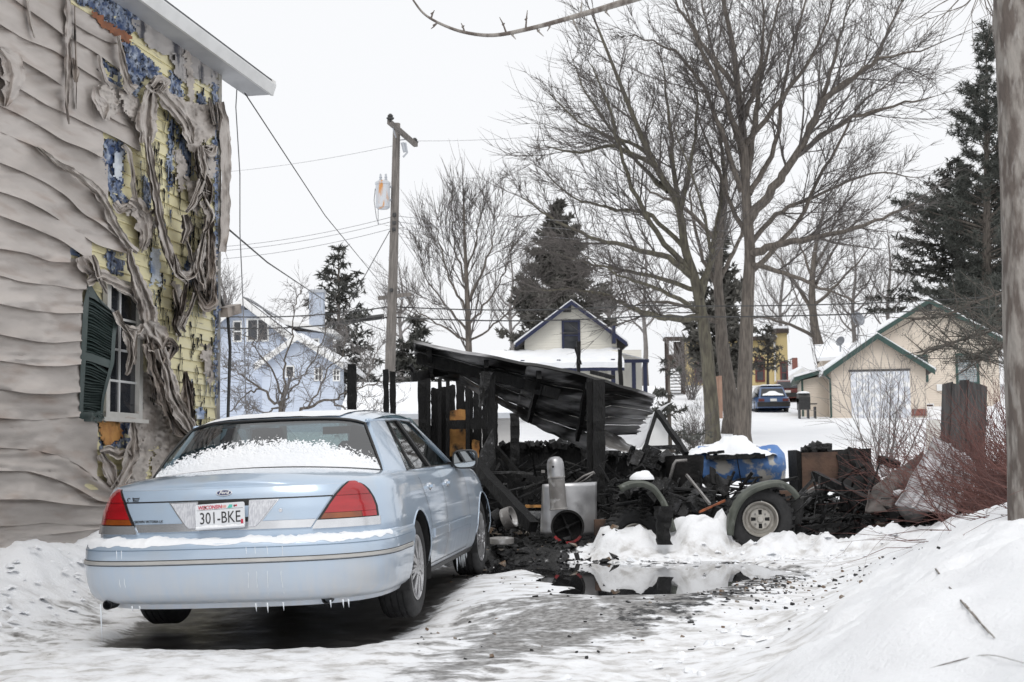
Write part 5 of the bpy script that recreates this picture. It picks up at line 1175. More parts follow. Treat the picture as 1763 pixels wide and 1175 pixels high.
# ------------------------------------------------------------------ quad bike
atv = thing('quad_bike', 'burnt quad bike with olive fenders half buried in shovelled snow', 'quad bike', tuple(at(1205,935,14.3)))
def atv_wheel(px, py, Y, r_, tilt, rim=True):
    n = Vector((tilt,-1,.03)).normalized(); rot = n.to_track_quat('Z','Y').to_matrix().to_4x4(); mt = Matrix.Translation(at(px,py,Y)) @ rot; mb = MB(); w_ = .13
    prof = [(r_*.56,w_*.75),(r_*.62,w_*.95),(r_*.80,w_*1.05),(r_*.93,w_*.92),(r_*.985,w_*.70),(r_,w_*.3),(r_,-w_*.3),(r_*.985,-w_*.7),(r_*.93,-w_*.92),(r_*.8,-w_*1.05),(r_*.62,-w_*.95),(r_*.56,-w_*.75)]
    mb.lathe(prof, 44, mt, cap=False)
    for k in range(26):       # tread lugs
        a = 2*PI*k/26
        for s in (-1,1):
            p0 = mt @ Vector((r_*.955*math.cos(a), r_*.955*math.sin(a), s*w_*.95)); p1 = mt @ Vector(((r_+.010)*math.cos(a+.05), (r_+.010)*math.sin(a+.05), s*w_*.1)); mb.beam(p0, p1, .032, .022)
    wh = mb.build('wheel', M['tyre'], atv, smooth=35)
    mb = MB(); R_ = r_*.53
    mb.lathe([(R_,w_*.75),(R_*1.02,w_*.82),(R_*.96,w_*.84),(R_*.90,w_*.72),(R_*.86,w_*.35),(R_*.80,w_*.2),(R_*.66,w_*.2),(R_*.62,w_*.5),(R_*.56,w_*.56),(R_*.2,w_*.56),(R_*.17,w_*.68),(0,w_*.7)], 36, mt, cap=False); rm = mb.build('rim', M['wheel_tan'], wh, smooth=35)
    mb = MB()
    for k in range(4):
        a = PI/2*k+PI/2; e = .30 if k % 2 == 0 else .30
        mb.poly([mt @ Vector((rr*math.cos(a+d), rr*math.sin(a+d), w_*.567)) for rr, d in ((R_*.27,-.34),(R_*.54,-.20),(R_*.54,.20),(R_*.27,.34))])
    mb.build('rim_slots', M['char_flat'], rm)
    mb = MB()
    for k in range(4): a = PI/2*k+PI/4; mb.lathe([(.010,0),(.010,.012),(0,.013)], 8, mt @ Matrix.Translation((R_*.4*math.cos(a), R_*.4*math.sin(a), w_*.56)))
    mb.build('wheel_nuts', M['galv_sooty'], rm)
atv_wheel(1308, 894, 14.25, .325, -.10); atv_wheel(1088, 930, 14.55, .31, .25); atv_wheel(1180, 905, 15.3, .30, .1); atv_wheel(1330, 880, 15.2, .30, 0)
def fender(pts, Y, depth, th=.05):
    P = [at(x_, y_, Y) for x_, y_ in pts]; g = []
    PP = []
    for i in range(len(P)-1):
        for t in np.linspace(0,1,5)[:-1]: PP.append(P[i].lerp(P[i+1], t))
    PP.append(P[-1]); 
    for _ in range(3): PP = [PP[0]]+[(PP[i-1]+PP[i]*2+PP[i+1])/4 for i in range(1,len(PP)-1)]+[PP[-1]]
    for i, p in enumerate(PP):
        d = (PP[min(i+1,len(PP)-1)]-PP[max(i-1,0)]).normalized(); n = Vector((-d.z,0,d.x)); n = n if n.z > 0 or abs(n.z) < .2 else -n
        g.append([p-n*th+Vector((0,.01,0)), p-n*.012, p+Vector((0,.012,0))+n*.004, p+Vector((0,depth*.4,0))+n*.012, p+Vector((0,depth,0))+n*.004])
    mb = MB(); mb.grid(g); o = mb.build('fender', M['olive'], atv, smooth=50); sm = o.modifiers.new('thickness', 'SOLIDIFY'); sm.thickness = .008; return o
fender([(1254,922),(1256,900),(1263,875),(1278,852),(1300,838),(1330,829),(1352,831),(1368,843),(1377,856)], 14.05, .30)
fender([(1066,840),(1085,831),(1108,829),(1128,838),(1144,860),(1155,885),(1163,915)], 14.1, .30)
mb = MB(); mb.beam(at(1052,829,14.2), at(1096,825,14.3), .05, .02); mb.tube([at(1053,828,14.1), at(1060,824,14.1), at(1064,830,14.1)], .012, 6); mb.build('front_rack', M['char'], atv)
mb = MB(); mb.tube([at(1107,868,14.35)+Vector((.040*math.cos(a), .040*math.sin(a), .17-.34*a/(2*PI*8))) for a in np.linspace(0, 2*PI*8, 100)], .009, 5); mb.tube([at(1107,845,14.35), at(1107,892,14.35)], .016, 6); mb.build('suspension_spring', M['char'], atv, smooth=True)
mb = MB()
random.seed(21)
for i in range(60):
    px, py = random.uniform(1058,1255), random.uniform(838,895); s = random.uniform(.03,.12)
    mb.box(at(px, py, random.uniform(14.6,15.2)), (s*random.uniform(.6,2), s, s*random.uniform(.5,1.4)), Matrix.Rotation(random.uniform(0,3), 3, Vector((random.uniform(-1,1),random.uniform(-1,1),.6))))
mb.build('engine_remains', M['ash'], atv, kind='stuff')
mb = MB()
for a, b, r_ in (((1100,850,14.9),(1250,842,14.9),.025),((1060,870,14.5),(1110,862,14.5),.02),((1150,850,14.7),(1215,872,14.6),.02),((1140,870,14.8),(1262,868,14.7),.03),((1160,842,14.8),(1255,850,14.9),.02)):
    mb.tube([at(*a), at(*b)], r_, 7)
mb.build('frame_tubes', M['char'], atv, kind='stuff')
mb = MB(); g = []
for v in np.linspace(0,1,16):       # scorched mud flap hanging below the front fender
    row = []
    for k in range(12):
        a = 2*PI*k/12; hw = (17+4*fb(v*4,1.))*(1-.25*v); row.append(at(1143+hw*math.cos(a)+3*fb(k*.9,v*5), 872+66*v, 13.82)+Vector((0,.06*math.sin(a)+.02*fb(k*1.1,v*7,3.),0)))
    g.append(row)
mb.grid(g, close=True); mb.build('burnt_flap', M['char'], atv, smooth=50)
mb = MB(); mb.beam(at(1204,882,14.0), at(1248,862,14.2), .016, .02, segs=4, jit=.003); mb.build('footrest', mat('rust_orange', (.35,.10,.035), (.12,.05,.03), rough=.7, scale=14), atv)
mb = MB(); mb.beam(at(1365,878,14.3), at(1364,938,14.05), .04,.03, segs=4, jit=.006); mb.beam(at(1372,860,14.5), at(1366,905,14.3), .14,.03, segs=3, jit=.01); mb.build('rear_bracket', M['char'], atv)
mb = MB(); mb.box(at(1345,862,14.7), (.30,.2,.20)); mb.build('rear_box', M['rust'], atv)
mb = MB(); g = []
for v in np.linspace(0,1,8):
    g.append([at(1105,826-5*0,14.25)+Vector((.125*math.cos(a)*math.cos(v*PI/2), .11*math.sin(a)*math.cos(v*PI/2), .085*math.sin(v*PI/2)*(1+.2*fb(a,v*3)))) for a in np.linspace(0,2*PI,20)[:-1]])
mb.grid(g, close=True); tag(mb.build('fender_snow', M['snow'], smooth=True), 'cap of snow lying on the front fender of the quad bike', 'snow')
# ------------------------------------------------------------------ tub, scraps, tarpaulin, cabinet, sheets, tank
c = at(1180,850,15.4); mt = Matrix.Translation(c) @ Matrix.Rotation(R(-4),4,'X'); H_ = at(1180,786,15.4).z-c.z
mb = MB(); mb.lathe([(.14,0),(.165,.02),(.205,H_*.7),(.212,H_),(.204,H_),(.195,H_*.7),(.15,.05),(0,.04)], 30, mt); o = mb.build('charred_tub', M['char_flat'], smooth=40); tag(o, 'charred black tub with open rim between the shed and the blue tarpaulin', 'tub')
mb = MB(); mb.tube([at(1152,830,15.1), at(1160,800,15.1), at(1164,794,15.1), at(1183,793,15.1)], .018, 7); tag(mb.build('metal_bracket', M['galv_sooty'], smooth=True), 'pale bent metal handle in front of the black tub', 'bracket')
mb = MB(); mb.box(at(1125,830,15.8), (.5,.5,.55), taper=.8)
for i in range(26):
    s = random.uniform(.05,.16); mb.box(at(random.uniform(1095,1150), random.uniform(785,850), random.uniform(15.3,15.9)), (s,s*.6,s*1.6), Matrix.Rotation(random.uniform(0,3),3,Vector((random.uniform(-1,1),.4,random.uniform(-1,1)))))
mb.beam(at(1108,772,16), at(1168,770,16), .05,.05, segs=4, jit=.004); mb.beam(at(1167,768,16), at(1168,782,16), .045,.045); tag(mb.build('burnt_engine', M['ash']), 'heap of burnt machine parts left of the black tub', 'machine', kind='stuff')
def crumple(nm, label, cat, quad, nu, nv_, amp, m, f=3., th=.006):
    (a, b, c_, d) = [at(*q) for q in quad]; n = (b-a).cross(d-a).normalized(); g = []
    for v in np.linspace(0,1,nv_):
        g.append([a.lerp(b,u).lerp(d.lerp(c_,u),v)+n*amp*fb(u*f+quad[0][0],v*f,1.,3)+(b-a).normalized()*amp*.5*fb(u*f,v*f+3,7.) for u in np.linspace(0,1,nu)])
    mb = MB(); mb.grid(g); o = mb.build(nm, M[m], smooth=35); tag(o, label, cat); sm = o.modifiers.new('thickness','SOLIDIFY'); sm.thickness = th; return o
crumple('crumpled_sheet', 'crumpled black sheet lying between the tub and the rear fender', 'sheet', [(1216,806,15.1),(1268,818,15.0),(1250,848,14.7),(1225,846,14.7)], 9, 7, .10, 'char_flat', 2.2)
crumple('crumpled_sheet', 'small crumpled black scrap under the front of the blue tarpaulin', 'sheet', [(1208,815,15.2),(1228,820,15.2),(1232,850,15.0),(1210,846,15.0)], 6, 6, .07, 'ash', 2.2)
tp = thing('tarpaulin_bundle', 'bundle under a weathered blue and white tarpaulin topped with snow', 'tarpaulin', tuple(at(1275,830,17.0)))
M['tarp'] = mat('blue_tarpaulin', (.08,.19,.46), (.11,.23,.50), rough=.55, scale=4, bump=.4, bscale=14, c3=(.60,.58,.54), scale3=5.5, ramp3=(.54,.60))
mb = MB(); g = []; L0, L1 = at(1195,800,17.0), at(1352,800,17.0)
for i in range(40):
    u = i/39; c = L0.lerp(L1,u); rr = .235*min(1, ((1.0-u)*9)**.42 if u < 1 else 0)*(1 if u > .05 else .8)*(1+.28*max(0,(u-.72)/.28)); g.append([c+Vector((0, rr*1.2*math.cos(a), rr*(.86 if math.sin(a) > 0 else 1.2)*math.sin(a))) + Vector((0,.5,1))*(.03*fb(u*9,a*2.5,2.)) for a in np.linspace(-.5,PI+.9,26)])
mb.grid(g); mb.build('tarpaulin', M['tarp'], tp, smooth=True)
mb = MB(); g = []
for j in range(12):
    v = j/11; row = []
    for i in range(36): u = i/35; P = at(1178+152*u, 783, 17.0); hgt = .14*math.sin(PI*u)**.7*math.sin(PI*v)**.6+(.10*math.exp(-((u-.55)/.16)**2)*math.sin(PI*v)); row.append(Vector((P.x, P.y-.34+.72*v, P.z-.0+hgt*(1+.25*fb(u*7,v*4))+.02*fb(u*20,v*9))))
    g.append(row)
mb.grid(g); tag(mb.build('tarpaulin_snow', M['snow'], smooth=True), 'mound of snow on top of the blue tarpaulin', 'snow')
beam_thing('black board lying along the top edge of the blue tarpaulin', [(1216,788,16.62),(1316,786,16.62)], .09, .05)
beam_thing('short black board on the snow above the blue tarpaulin', [(1218,781,16.6),(1246,778,16.6)], .07, .03)
for k, (a, b) in enumerate((((1270,826,16.0),(1312,822,16.0)),((1272,834,15.8),(1330,830,15.8)),((1276,842,15.6),(1305,838,15.6)))):
    beam_thing(['upper','middle','lower'][k]+' grey charred slat in front of the blue tarpaulin', [a, b], .05, .025)
cab = thing('burnt_cabinet', 'burnt brown metal cabinet with folded black side lying behind the debris', 'cabinet', tuple(at(1430,850,16.0)))
mb = MB(); mb.prism([at(1380,780,15.8), at(1442,778,15.8), at(1446,846,15.8), at(1382,848,15.8)], (0,.03,0)); mb.build('front_panel', M['rust'], cab)
mb = MB(); mb.prism([at(1371,775,15.9), at(1379,778,15.8), at(1381,850,15.8), at(1374,846,15.9)], (0,.5,0)); mb.prism([at(1371,778,16.3), at(1500,772,16.3), at(1500,845,16.3), at(1371,845,16.3)], (0,.02,0)); mb.build('side_panel', M['char_flat'], cab)
def cabsheet(nm, Q, m, nu=12, nv_=10, amp=.03):
    (a, b, c_, d) = [at(*q) for q in Q]; n = (b-a).cross(d-a).normalized(); mb = MB()
    mb.grid([[a.lerp(b,u).lerp(d.lerp(c_,u),v)+n*amp*fb(u*3+Q[0][0],v*3,2.,3) for u in np.linspace(0,1,nu)] for v in np.linspace(0,1,nv_)]); o = mb.build(nm, M[m], cab, smooth=35); sm = o.modifiers.new('thickness','SOLIDIFY'); sm.thickness = .006
cabsheet('folded_panel', [(1440,778,15.8),(1462,772,15.9),(1478,845,15.5),(1444,846,15.7)], 'char_flat'); cabsheet('folded_panel', [(1462,772,15.9),(1484,772,15.7),(1520,836,15.2),(1476,838,15.5)], 'char_flat', amp=.05); cabsheet('folded_panel', [(1442,820,15.6),(1516,822,15.2),(1500,880,14.9),(1445,880,15.1)], 'char_flat', amp=.03)
mb = MB()
for i in range(34):
    s = random.uniform(.03,.10); mb.box(at(random.uniform(1385,1424), random.uniform(768,780), 16.0+random.uniform(-.15,.15)), (s*1.4,s,s*.7), Matrix.Rotation(random.uniform(0,3),3,Vector((.3,.5,random.random()))))
mb.build('char_heap', M['ash'], cab, kind='stuff')
def leaning(nm, label, Q, m, ribs=0, amp=.02, nu=26, nv_=18):
    (a, b, c_, d) = [at(*q) for q in Q]; n = (b-a).cross(d-a).normalized(); n = n if n.y < 0 else -n; mb = MB()
    mb.grid([[a.lerp(b,u).lerp(d.lerp(c_,u),v)+n*(amp*fb(u*2.4+Q[0][0],v*2.4,2.,3)+(.030*max(0,math.cos(u*2*PI*ribs))**9 if ribs else 0)) for u in np.linspace(0,1,nu)] for v in np.linspace(0,1,nv_)])
    o = mb.build(nm, M[m], smooth=40); tag(o, label, 'sheet'); sm = o.modifiers.new('thickness','SOLIDIFY'); sm.thickness = .005; return o
leaning('leaning_sheet', 'sooty brown metal sheet leaning left of the bright crumpled sheet', [(1494,845,14.6),(1590,776,15.4),(1577,882,14.6),(1486,886,14.3)], 'sooty_brown', 2, .03)
leaning('bright_sheet', 'large bright galvanised sheet with seams standing tilted against the red brush', [(1608,750,14.4),(1682,800,14.5),(1640,890,13.8),(1540,868,13.7)], 'galv_bright', 3, .035, 40)

leaning('grey_scrap_sheet', 'pale grey triangular scrap of sheet behind the folded black panel', [(1512,795,15.9),(1516,797,15.9),(1532,818,15.8),(1518,822,15.8)], 'sheet_pale', 0, .01, 6, 6)
beam_thing('rolled black scrap standing up between the cabinet and the leaning sheet', [(1515,790,15.7),(1545,802,15.5)], .10, .08)
tk = thing('water_tank', 'sooty round water tank lying with its domed end and red rim toward the viewer', 'tank', tuple(at(1575,880,14.2)))
dirn = (at(1640,815,15.0)-at(1572,872,14.15)).normalized(); mt = Matrix.Translation(at(1572,872,14.15)) @ dirn.to_track_quat('Z','Y').to_matrix().to_4x4()
mb = MB(); mb.lathe([(0,-.10),(.06,-.095),(.12,-.07),(.155,-.03),(.165,.02)], 30, mt); mb.build('domed_end', M['galv_sooty'], tk, smooth=True)
mb = MB(); mb.lathe([(.165,.018),(.175,.018),(.178,.05),(.166,.055)], 30, mt); mb.build('rim_band', M['rust'], tk, smooth=40)
mb = MB(); mb.lathe([(.166,.05),(.166,.9),(0,.95)], 30, mt); mb.build('shell', M['galv_bright'], tk, smooth=40)
mb = MB(); mb.lathe([(0,-.03),(.05,-.025),(.07,0),(.06,.03),(0,.04)], 16, Matrix.Translation(at(1549,850,14.3))); mb.build('fitting', M['sheet_pale'], tk, smooth=True)
# loose burnt debris: larger pieces, each its own thing are above; the rest is litter
_gx = np.arange(-4,6.6,.08); _gy = np.arange(8,22,.08); _GX,_GY = np.meshgrid(_gx,_gy); _GZ = ground_z(_GX.ravel(),_GY.ravel()).reshape(_GX.shape)
def gz_fast(x_, y_): return float(_GZ[min(max(int((y_-8)/.08),0),len(_gy)-1), min(max(int((x_+4)/.08),0),len(_gx)-1)])
random.seed(31); mb = MB()
def litter(n, xr, yr, smin, smax):
    for i in range(n):
        x_, y_ = random.uniform(*xr), random.uniform(*yr); s = random.uniform(smin, smax)*random.choice([.4,.4,.6,1.1])
        z = gz_fast(x_, y_)+s*.2; n0_ = len(mb.v); mb.box((x_,y_,z), (s*random.uniform(.8,3.6), s*random.uniform(.4,1.1), s*random.uniform(.2,.6)), Matrix.Rotation(random.uniform(0,6),3,Vector((random.uniform(-.5,.5),random.uniform(-.5,.5),1))), mi=random.choice([0,0,0,0,1,1,1,1,1,2]))
        for q in range(n0_, len(mb.v)): mb.v[q] = tuple(c_+random.uniform(-.28,.28)*s for c_ in mb.v[q])

def clods(n, fx, smin, smax):
    for i in range(n):
        x_, y_ = fx(); s = random.uniform(smin, smax)*random.choice([.5,.7,1,1]); q0 = len(mbs.v)
        mbs.add([(x_+s*a, y_+s*b, gz_fast(x_,y_)+s*c*.7) for a,b,c in ((1,0,.1),(.3,.95,0),(-.8,.6,.1),(-.8,-.6,0),(.3,-.95,.1),(.45,.3,.75),(-.4,.35,.85),(0,-.5,.8))], [(0,1,5),(1,2,6,5),(2,3,6),(3,4,7,6),(4,0,5,7),(5,6,7)])
        for q in range(q0, len(mbs.v)): mbs.v[q] = tuple(c_+random.uniform(-.22,.22)*s for c_ in mbs.v[q])
mbs = MB()
def on_foot(): y_ = random.uniform(6.6,14.2); return float(np.interp(y_,[6.9,9.2,11,12.5,14],[.55,1.35,2.05,2.6,3.0]))+random.gauss(.25,.28), y_
def on_heap(): return random.uniform(1.0,3.6), random.gauss(13.6,.25)
def on_left(): y_ = random.uniform(8.8,12.5); return -3.12+.187*(y_-15)+abs(random.gauss(.55,.3)), y_
clods(150, on_foot, .012, .045); clods(190, on_heap, .015, .06); clods(120, on_left, .012, .05)
mbs.build('snow_clods', M['snow'], kind='stuff')
litter(1900, (-.6,1.0), (13.7,17.5), .02, .07); litter(1300, (2.6,5.2), (14.0,17.5), .02, .09); litter(600, (.9,2.8), (15,17.5), .03, .10)
M['brownscrap'] = mat('brown_scrap', (.16,.10,.06), (.30,.28,.25), rough=.8, scale=8)
mb.build('burnt_litter', [M['char'], M['ash'], M['brownscrap']], kind='stuff')
mb = MB()
for i in range(800):          # dirt crumbs on the ice
    a = random.random(); x_ = random.gauss(1.9,.55) if a < .6 else random.uniform(-.6,3.); y_ = random.gauss(10.6,.7) if a < .6 else random.uniform(7.6,13.2); s = random.uniform(.004,.013)*random.choice([1,1,1,1.8])
    mb.box((x_,y_,gz_fast(x_,y_)+s*.2), (s*1.6,s,s*.8), Matrix.Rotation(random.uniform(0,6),3,Vector((.2,.3,1))), mi=random.choice([0,0,1]))
mb.build('dirt_crumbs', [M['ash'], M['brownscrap']], kind='stuff')

# tangle of burnt sticks, wire and strips in and beside the shed
random.seed(77); mb = MB()
for i in range(300):
    a = random.random()
    if a < .55: p = at(random.uniform(820,1060), random.uniform(800,905), random.uniform(15.4,17.5))
    elif a < .78: p = at(random.uniform(1330,1560), random.uniform(845,905), random.uniform(14.4,15.6))
    else: p = at(random.uniform(1060,1300), random.uniform(835,885), random.uniform(14.9,15.8))
    if p.z < .1: continue
    L_ = random.uniform(.15,.8); d = Vector((random.uniform(-1,1), random.uniform(-.5,.5), random.gauss(0,.35))).normalized(); w_ = random.choice([.008,.012,.02,.03])
    mb.beam(p-d*L_/2, p+d*L_/2, w_, w_*random.uniform(.5,1), segs=3, jit=.008, mi=random.choice([0,0,0,0,0,1,1]))
mb.build('burnt_sticks', [M['char'], M['ash'], M['galv_sooty']], kind='stuff')
# ------------------------------------------------------------------ houses beyond the yard
def siding(name, c, pitch=.11, dark=.82):
    m = mat(name, c, [x*.93 for x in c], rough=.55, scale=1.5)
    n, l = m.node_tree.nodes, m.node_tree.links; b = n['Principled BSDF']
    tc = n.new('ShaderNodeTexCoord'); sx = n.new('ShaderNodeSeparateXYZ'); l.new(tc.outputs['Object'], sx.inputs[0])
    a = n.new('ShaderNodeMath'); a.operation = 'MULTIPLY'; a.inputs[1].default_value = 1/pitch; l.new(sx.outputs['Z'], a.inputs[0])
    f = n.new('ShaderNodeMath'); f.operation = 'FRACT'; l.new(a.outputs[0], f.inputs[0])
    bp = n.new('ShaderNodeBump'); bp.inputs['Distance'].default_value = .02; bp.inputs['Strength'].default_value = .8; bp.invert = True; l.new(f.outputs[0], bp.inputs['Height']); l.new(bp.outputs[0], b.inputs['Normal'])
    return m
M['cream'] = siding('cream_siding', (.70,.62,.53)); M['bluesid'] = siding('pale_blue_siding', (.54,.60,.71)); M['whitesid'] = siding('ivory_siding', (.72,.70,.63)); M['yellow'] = siding('yellow_brick', (.58,.46,.22), .075)
M['greentrim'] = mat('green_trim', (.03,.068,.058), (.026,.06,.052), rough=.5); M['bluetrim'] = mat('navy_trim', (.012,.018,.055), (.012,.016,.05), rough=.5); M['redtrim'] = mat('maroon_trim', (.14,.03,.03), (.12,.03,.03), rough=.5)
M['shingle'] = mat('dark_shingles', (.075,.07,.075), (.05,.048,.05), rough=.9, scale=12, bump=.3); M['brick'] = mat('red_brick', (.25,.10,.08), (.19,.08,.065), rough=.85, scale=12)
M['doorwhite'] = mat('blistered_door', (.66,.68,.73), (.56,.59,.65), rough=.6, scale=4, c3=(.82,.82,.82), scale3=5, ramp3=(.5,.6)); M['darkwood'] = mat('dark_wood', (.07,.05,.042), (.05,.038,.032), rough=.8)
M['greywood'] = mat('grey_boards', (.10,.097,.095), (.05,.048,.048), rough=.85, scale=4, stretch=(6,6,.6), bump=.4)
def zat(py, px, Y): return at(px, py, Y).z
class House:
    def __init__(s, name, label, cat, px, Y, rotz=0., z=None):
        p = at(px, 700, Y); s.z0 = gz(p.x, p.y)-.3 if z is None else z; s.loc = Vector((p.x, Y, s.z0)); s.rot = Matrix.Rotation(rotz, 3, 'Z'); s.e = thing(name, label, cat, s.loc, s.rot); s.px = px; s.Y = Y; s.k = Y/FPX
    def x(s, px): return (px-s.px)*s.k
    def z(s, py): return zat(py, s.px, s.Y)-s.z0
    def b(s, mb, name, m, par=None, **k): return mb.build(name, M[m], None, **k) if False else s._b(mb, name, m, par, **k)
    def _b(s, mb, name, m, par, **k):
        o = mb.build(name, M[m] if isinstance(m, str) else m, par or s.e, world=False, **k); W[o] = W[s.e]; return o
    def gable(s, x0, x1, y0, y1, ze, zp, m, name='wall', xp=None, zb=0.):
        xp = (x0+x1)/2 if xp is None else xp; mb = MB(); mb.prism([(x0,y0,zb),(x1,y0,zb),(x1,y0,ze),(xp,y0,zp),(x0,y0,ze)], (0,y1-y0,0)); return s.b(mb, name, m)
    def lap(s, x0, x1, y, zb, ze, zp, m, xp=None, pitch=.10, d=.024):
        xp = (x0+x1)/2 if xp is None else xp; mb = MB(); z = zb
        while z < zp-.05:
            f = max(0, (z+pitch-ze)/(zp-ze)) if z+pitch > ze else 0; a, b = x0+(xp-x0)*f, x1+(xp-x1)*f
            if b-a > .1: mb.prism([(a,y-.002,z),(a,y-d,z),(a,y-d*.9,z+.012),(a,y-.004,z+pitch)], (b-a,0,0))
            z += pitch
        return s.b(mb, 'siding', m, kind='stuff')
    def roof(s, x0, x1, y0, y1, ze, zp, m='shingle', ov=.35, th=.12, xp=None, snow=None, trim=None, tw=.18):
        xp = (x0+x1)/2 if xp is None else xp; sl = (zp-ze)/(xp-x0); sr = (zp-ze)/(x1-xp); out = None
        for sgn, xe, k in ((-1,x0-ov,sl),(1,x1+ov,sr)):
            za = zp-k*abs(xe-xp)+.02; mb = MB(); mb.prism([(xp,y0-ov,zp+.02),(xe,y0-ov,za),(xe,y0-ov,za+th),(xp,y0-ov,zp+.02+th)], (0,y1-y0+2*ov,0)); o = s.b(mb, 'roof', m)
            if trim:
                mb = MB(); mb.prism([(xp,y0-ov-.04,zp+.02-tw),(xe,y0-ov-.04,za-tw),(xe,y0-ov-.04,za+th*.8),(xp,y0-ov-.04,zp+.02+th*.8)], (0,.035,0)); s.b(mb, 'rake_trim', trim)
            if snow and snow[0 if sgn < 0 else 1]:
                g = []; h = snow[0 if sgn < 0 else 1]
                for i in range(12):
                    row = []
                    for j in range(14):
                        u, v = i/11, j/13; x_ = xp+(xe-xp)*(.0+1.02*u); z_ = zp+(za-zp)*u+th+.02; e = min(1, 7*min(v,1-v)+.15)*min(1, 8*(1-u)+.4); row.append((x_, y0-ov-.01+(y1-y0+2*ov+.02)*v, z_+h*e*(1+.3*fb(x_*.9+s.px, v*5))))
                    g.append(row)
                g.append([(p[0],p[1],p[2]-h*1.6) for p in g[-1]])
                mb = MB(); mb.grid(g); mb.grid([[r_[0] for r_ in g],[(r_[0][0],r_[0][1]+.01,r_[0][2]-h) for r_ in g]]); o2 = s.b(mb, 'roof_snow', 'snow', o, smooth=50)
        return o
    def window(s, px0, px1, py0, py1, y, frame='white', fr=.07, bars=(1,1), glass_='darkglass', side=False):
        x0, x1, z0, z1 = s.x(px0), s.x(px1), s.z(py1), s.z(py0); mb = MB(); c = ((x0+x1)/2, y-.03, (z0+z1)/2)
        for q in ((x0-fr,x0,z0-fr,z1+fr),(x1,x1+fr,z0-fr,z1+fr)): mb.box(((q[0]+q[1])/2,y-.03,(q[2]+q[3])/2), (q[1]-q[0],.08,q[3]-q[2]))
        for q in ((z0-fr,z0),(z1,z1+fr)): mb.box(((x0+x1)/2,y-.031,(q[0]+q[1])/2), (x1-x0,.078,q[1]-q[0]))
        w_ = s.b(mb, 'window', frame); mb = MB(); mb.box((c[0],y-.012,c[2]), (x1-x0,.02,z1-z0)); s.b(mb, 'pane', glass_, w_)
        mb = MB()
        for k in range(1, bars[0]+1): mb.box((c[0],y-.034,z0+(z1-z0)*k/(bars[0]+1)), (x1-x0,.03,.05))
        for k in range(2, bars[1]+1): mb.box((x0+(x1-x0)*(k-1)/bars[1],y-.036,c[2]), (.05,.03,z1-z0))
        if mb.v: s.b(mb, 'sash_bar', frame if frame != 'greentrim' else 'white', w_)
        return w_
# garage
h = House('garage', 'cream garage with green rake trim and a blistered pale double door', 'garage', 1513, 62, R(-9), z=2.75)
ze, zp = h.z(634), h.z(580); x0, x1 = h.x(1434), h.x(1593)
h.gable(x0, x1, 0, 6.5, ze, zp, 'cream'); h.lap(x0, x1, 0, .2, ze, zp, 'cream', pitch=.105); h.roof(x0, x1, 0, 6.5, ze, zp, snow=(.16,.10), trim='greentrim', ov=.35, tw=.15)
for a, b in ((1467,1516),(1517,1566)):
    mb = MB(); mb.box((h.x((a+b)/2), -.045, (h.z(640)+.2)/2), (h.x(b)-h.x(a), .06, h.z(640)-.2)); d = h.b(mb, 'door_leaf', 'doorwhite')
    mb = MB(); n = 5
    for k in range(1, n): mb.box((h.x(a)+(h.x(b)-h.x(a))*k/n, -.054, (h.z(640)+.2)/2), (.015,.06,h.z(640)-.25))
    h.b(mb, 'door_groove', 'greywood', d)
mb = MB(); mb.box((h.x(1516),-.05,h.z(638)), (h.x(1568)-h.x(1465),.08,.10)); h.b(mb, 'lintel', 'greywood')
mb = MB(); mb.tube([(x0-.28,-.1,ze-.25),(x0-.05,-.08,ze-.45),(x0-.04,-.06,ze-.8),(x0-.04,-.06,.3),(x0-.15,-.12,.15)], .045, 7); h.b(mb, 'downspout', 'greentrim')
mb = MB(); mb.box((h.x(1580),-.03,.42), (h.x(1592)-h.x(1568),.05,.30)); h.b(mb, 'brick_base', 'brick')
mb = MB(); mb.prism([(x0-1.2,2.2,0),(x0-.005,2.2,0),(x0-.005,2.2,ze-.1),(x0-1.2,2.2,ze-.35)], (0,4,0)); h.b(mb, 'annex_wall', 'cream')
mb = MB(); mb.prism([(x0-1.5,1.9,ze-.40),(x0-.2,1.9,ze-.05),(x0-.2,1.9,ze+.12),(x0-1.5,1.9,ze-.22)], (0,4.5,0)); ar = h.b(mb, 'annex_roof', 'greentrim')
mb = MB(); mb.prism([(x0-1.52,1.88,ze-.215),(x0-.2,1.88,ze+.13),(x0-.2,1.88,ze+.28),(x0-1.52,1.88,ze-.12)], (0,4.5,0)); h.b(mb, 'roof_snow', 'snow', ar)
mb = MB(); mb.box((x0-1.15,2.15,1.0),(.09,.06,2.2)); h.b(mb, 'corner_trim', 'greentrim')
# satellite dishes
def dish(label, px, py, Y, r_, ry, base_py, m):
    e = thing('satellite_dish', label, 'satellite dish', tuple(at(px, base_py, Y)), group='satellite dishes on the cream house'); mt = Matrix.Translation(at(px, py, Y)) @ Matrix.Rotation(ry, 4, 'Z') @ Matrix.Rotation(R(70), 4, 'X')
    mb = MB(); mb.lathe([(0,-.08),(r_*.5,-.06),(r_,.02),(r_*.99,.03),(r_*.5,-.045),(0,-.062)], 24, mt); mb.build('reflector', M[m], e, smooth=40); mb = MB(); mb.tube([at(px, py+2, Y+.1), at(px, base_py, Y+.1)], .04, 6); mb.build('mast', M['grey_metal'], e)
    mb = MB(); mb.tube([mt @ Vector((0,-r_,.02)), mt @ Vector((0,-r_*.35,.55))], .015, 5); mb.build('feed_arm', M['grey_metal'], e)
M['dishgrey'] = mat('dish_grey', (.20,.21,.23), (.17,.18,.2), rough=.5)
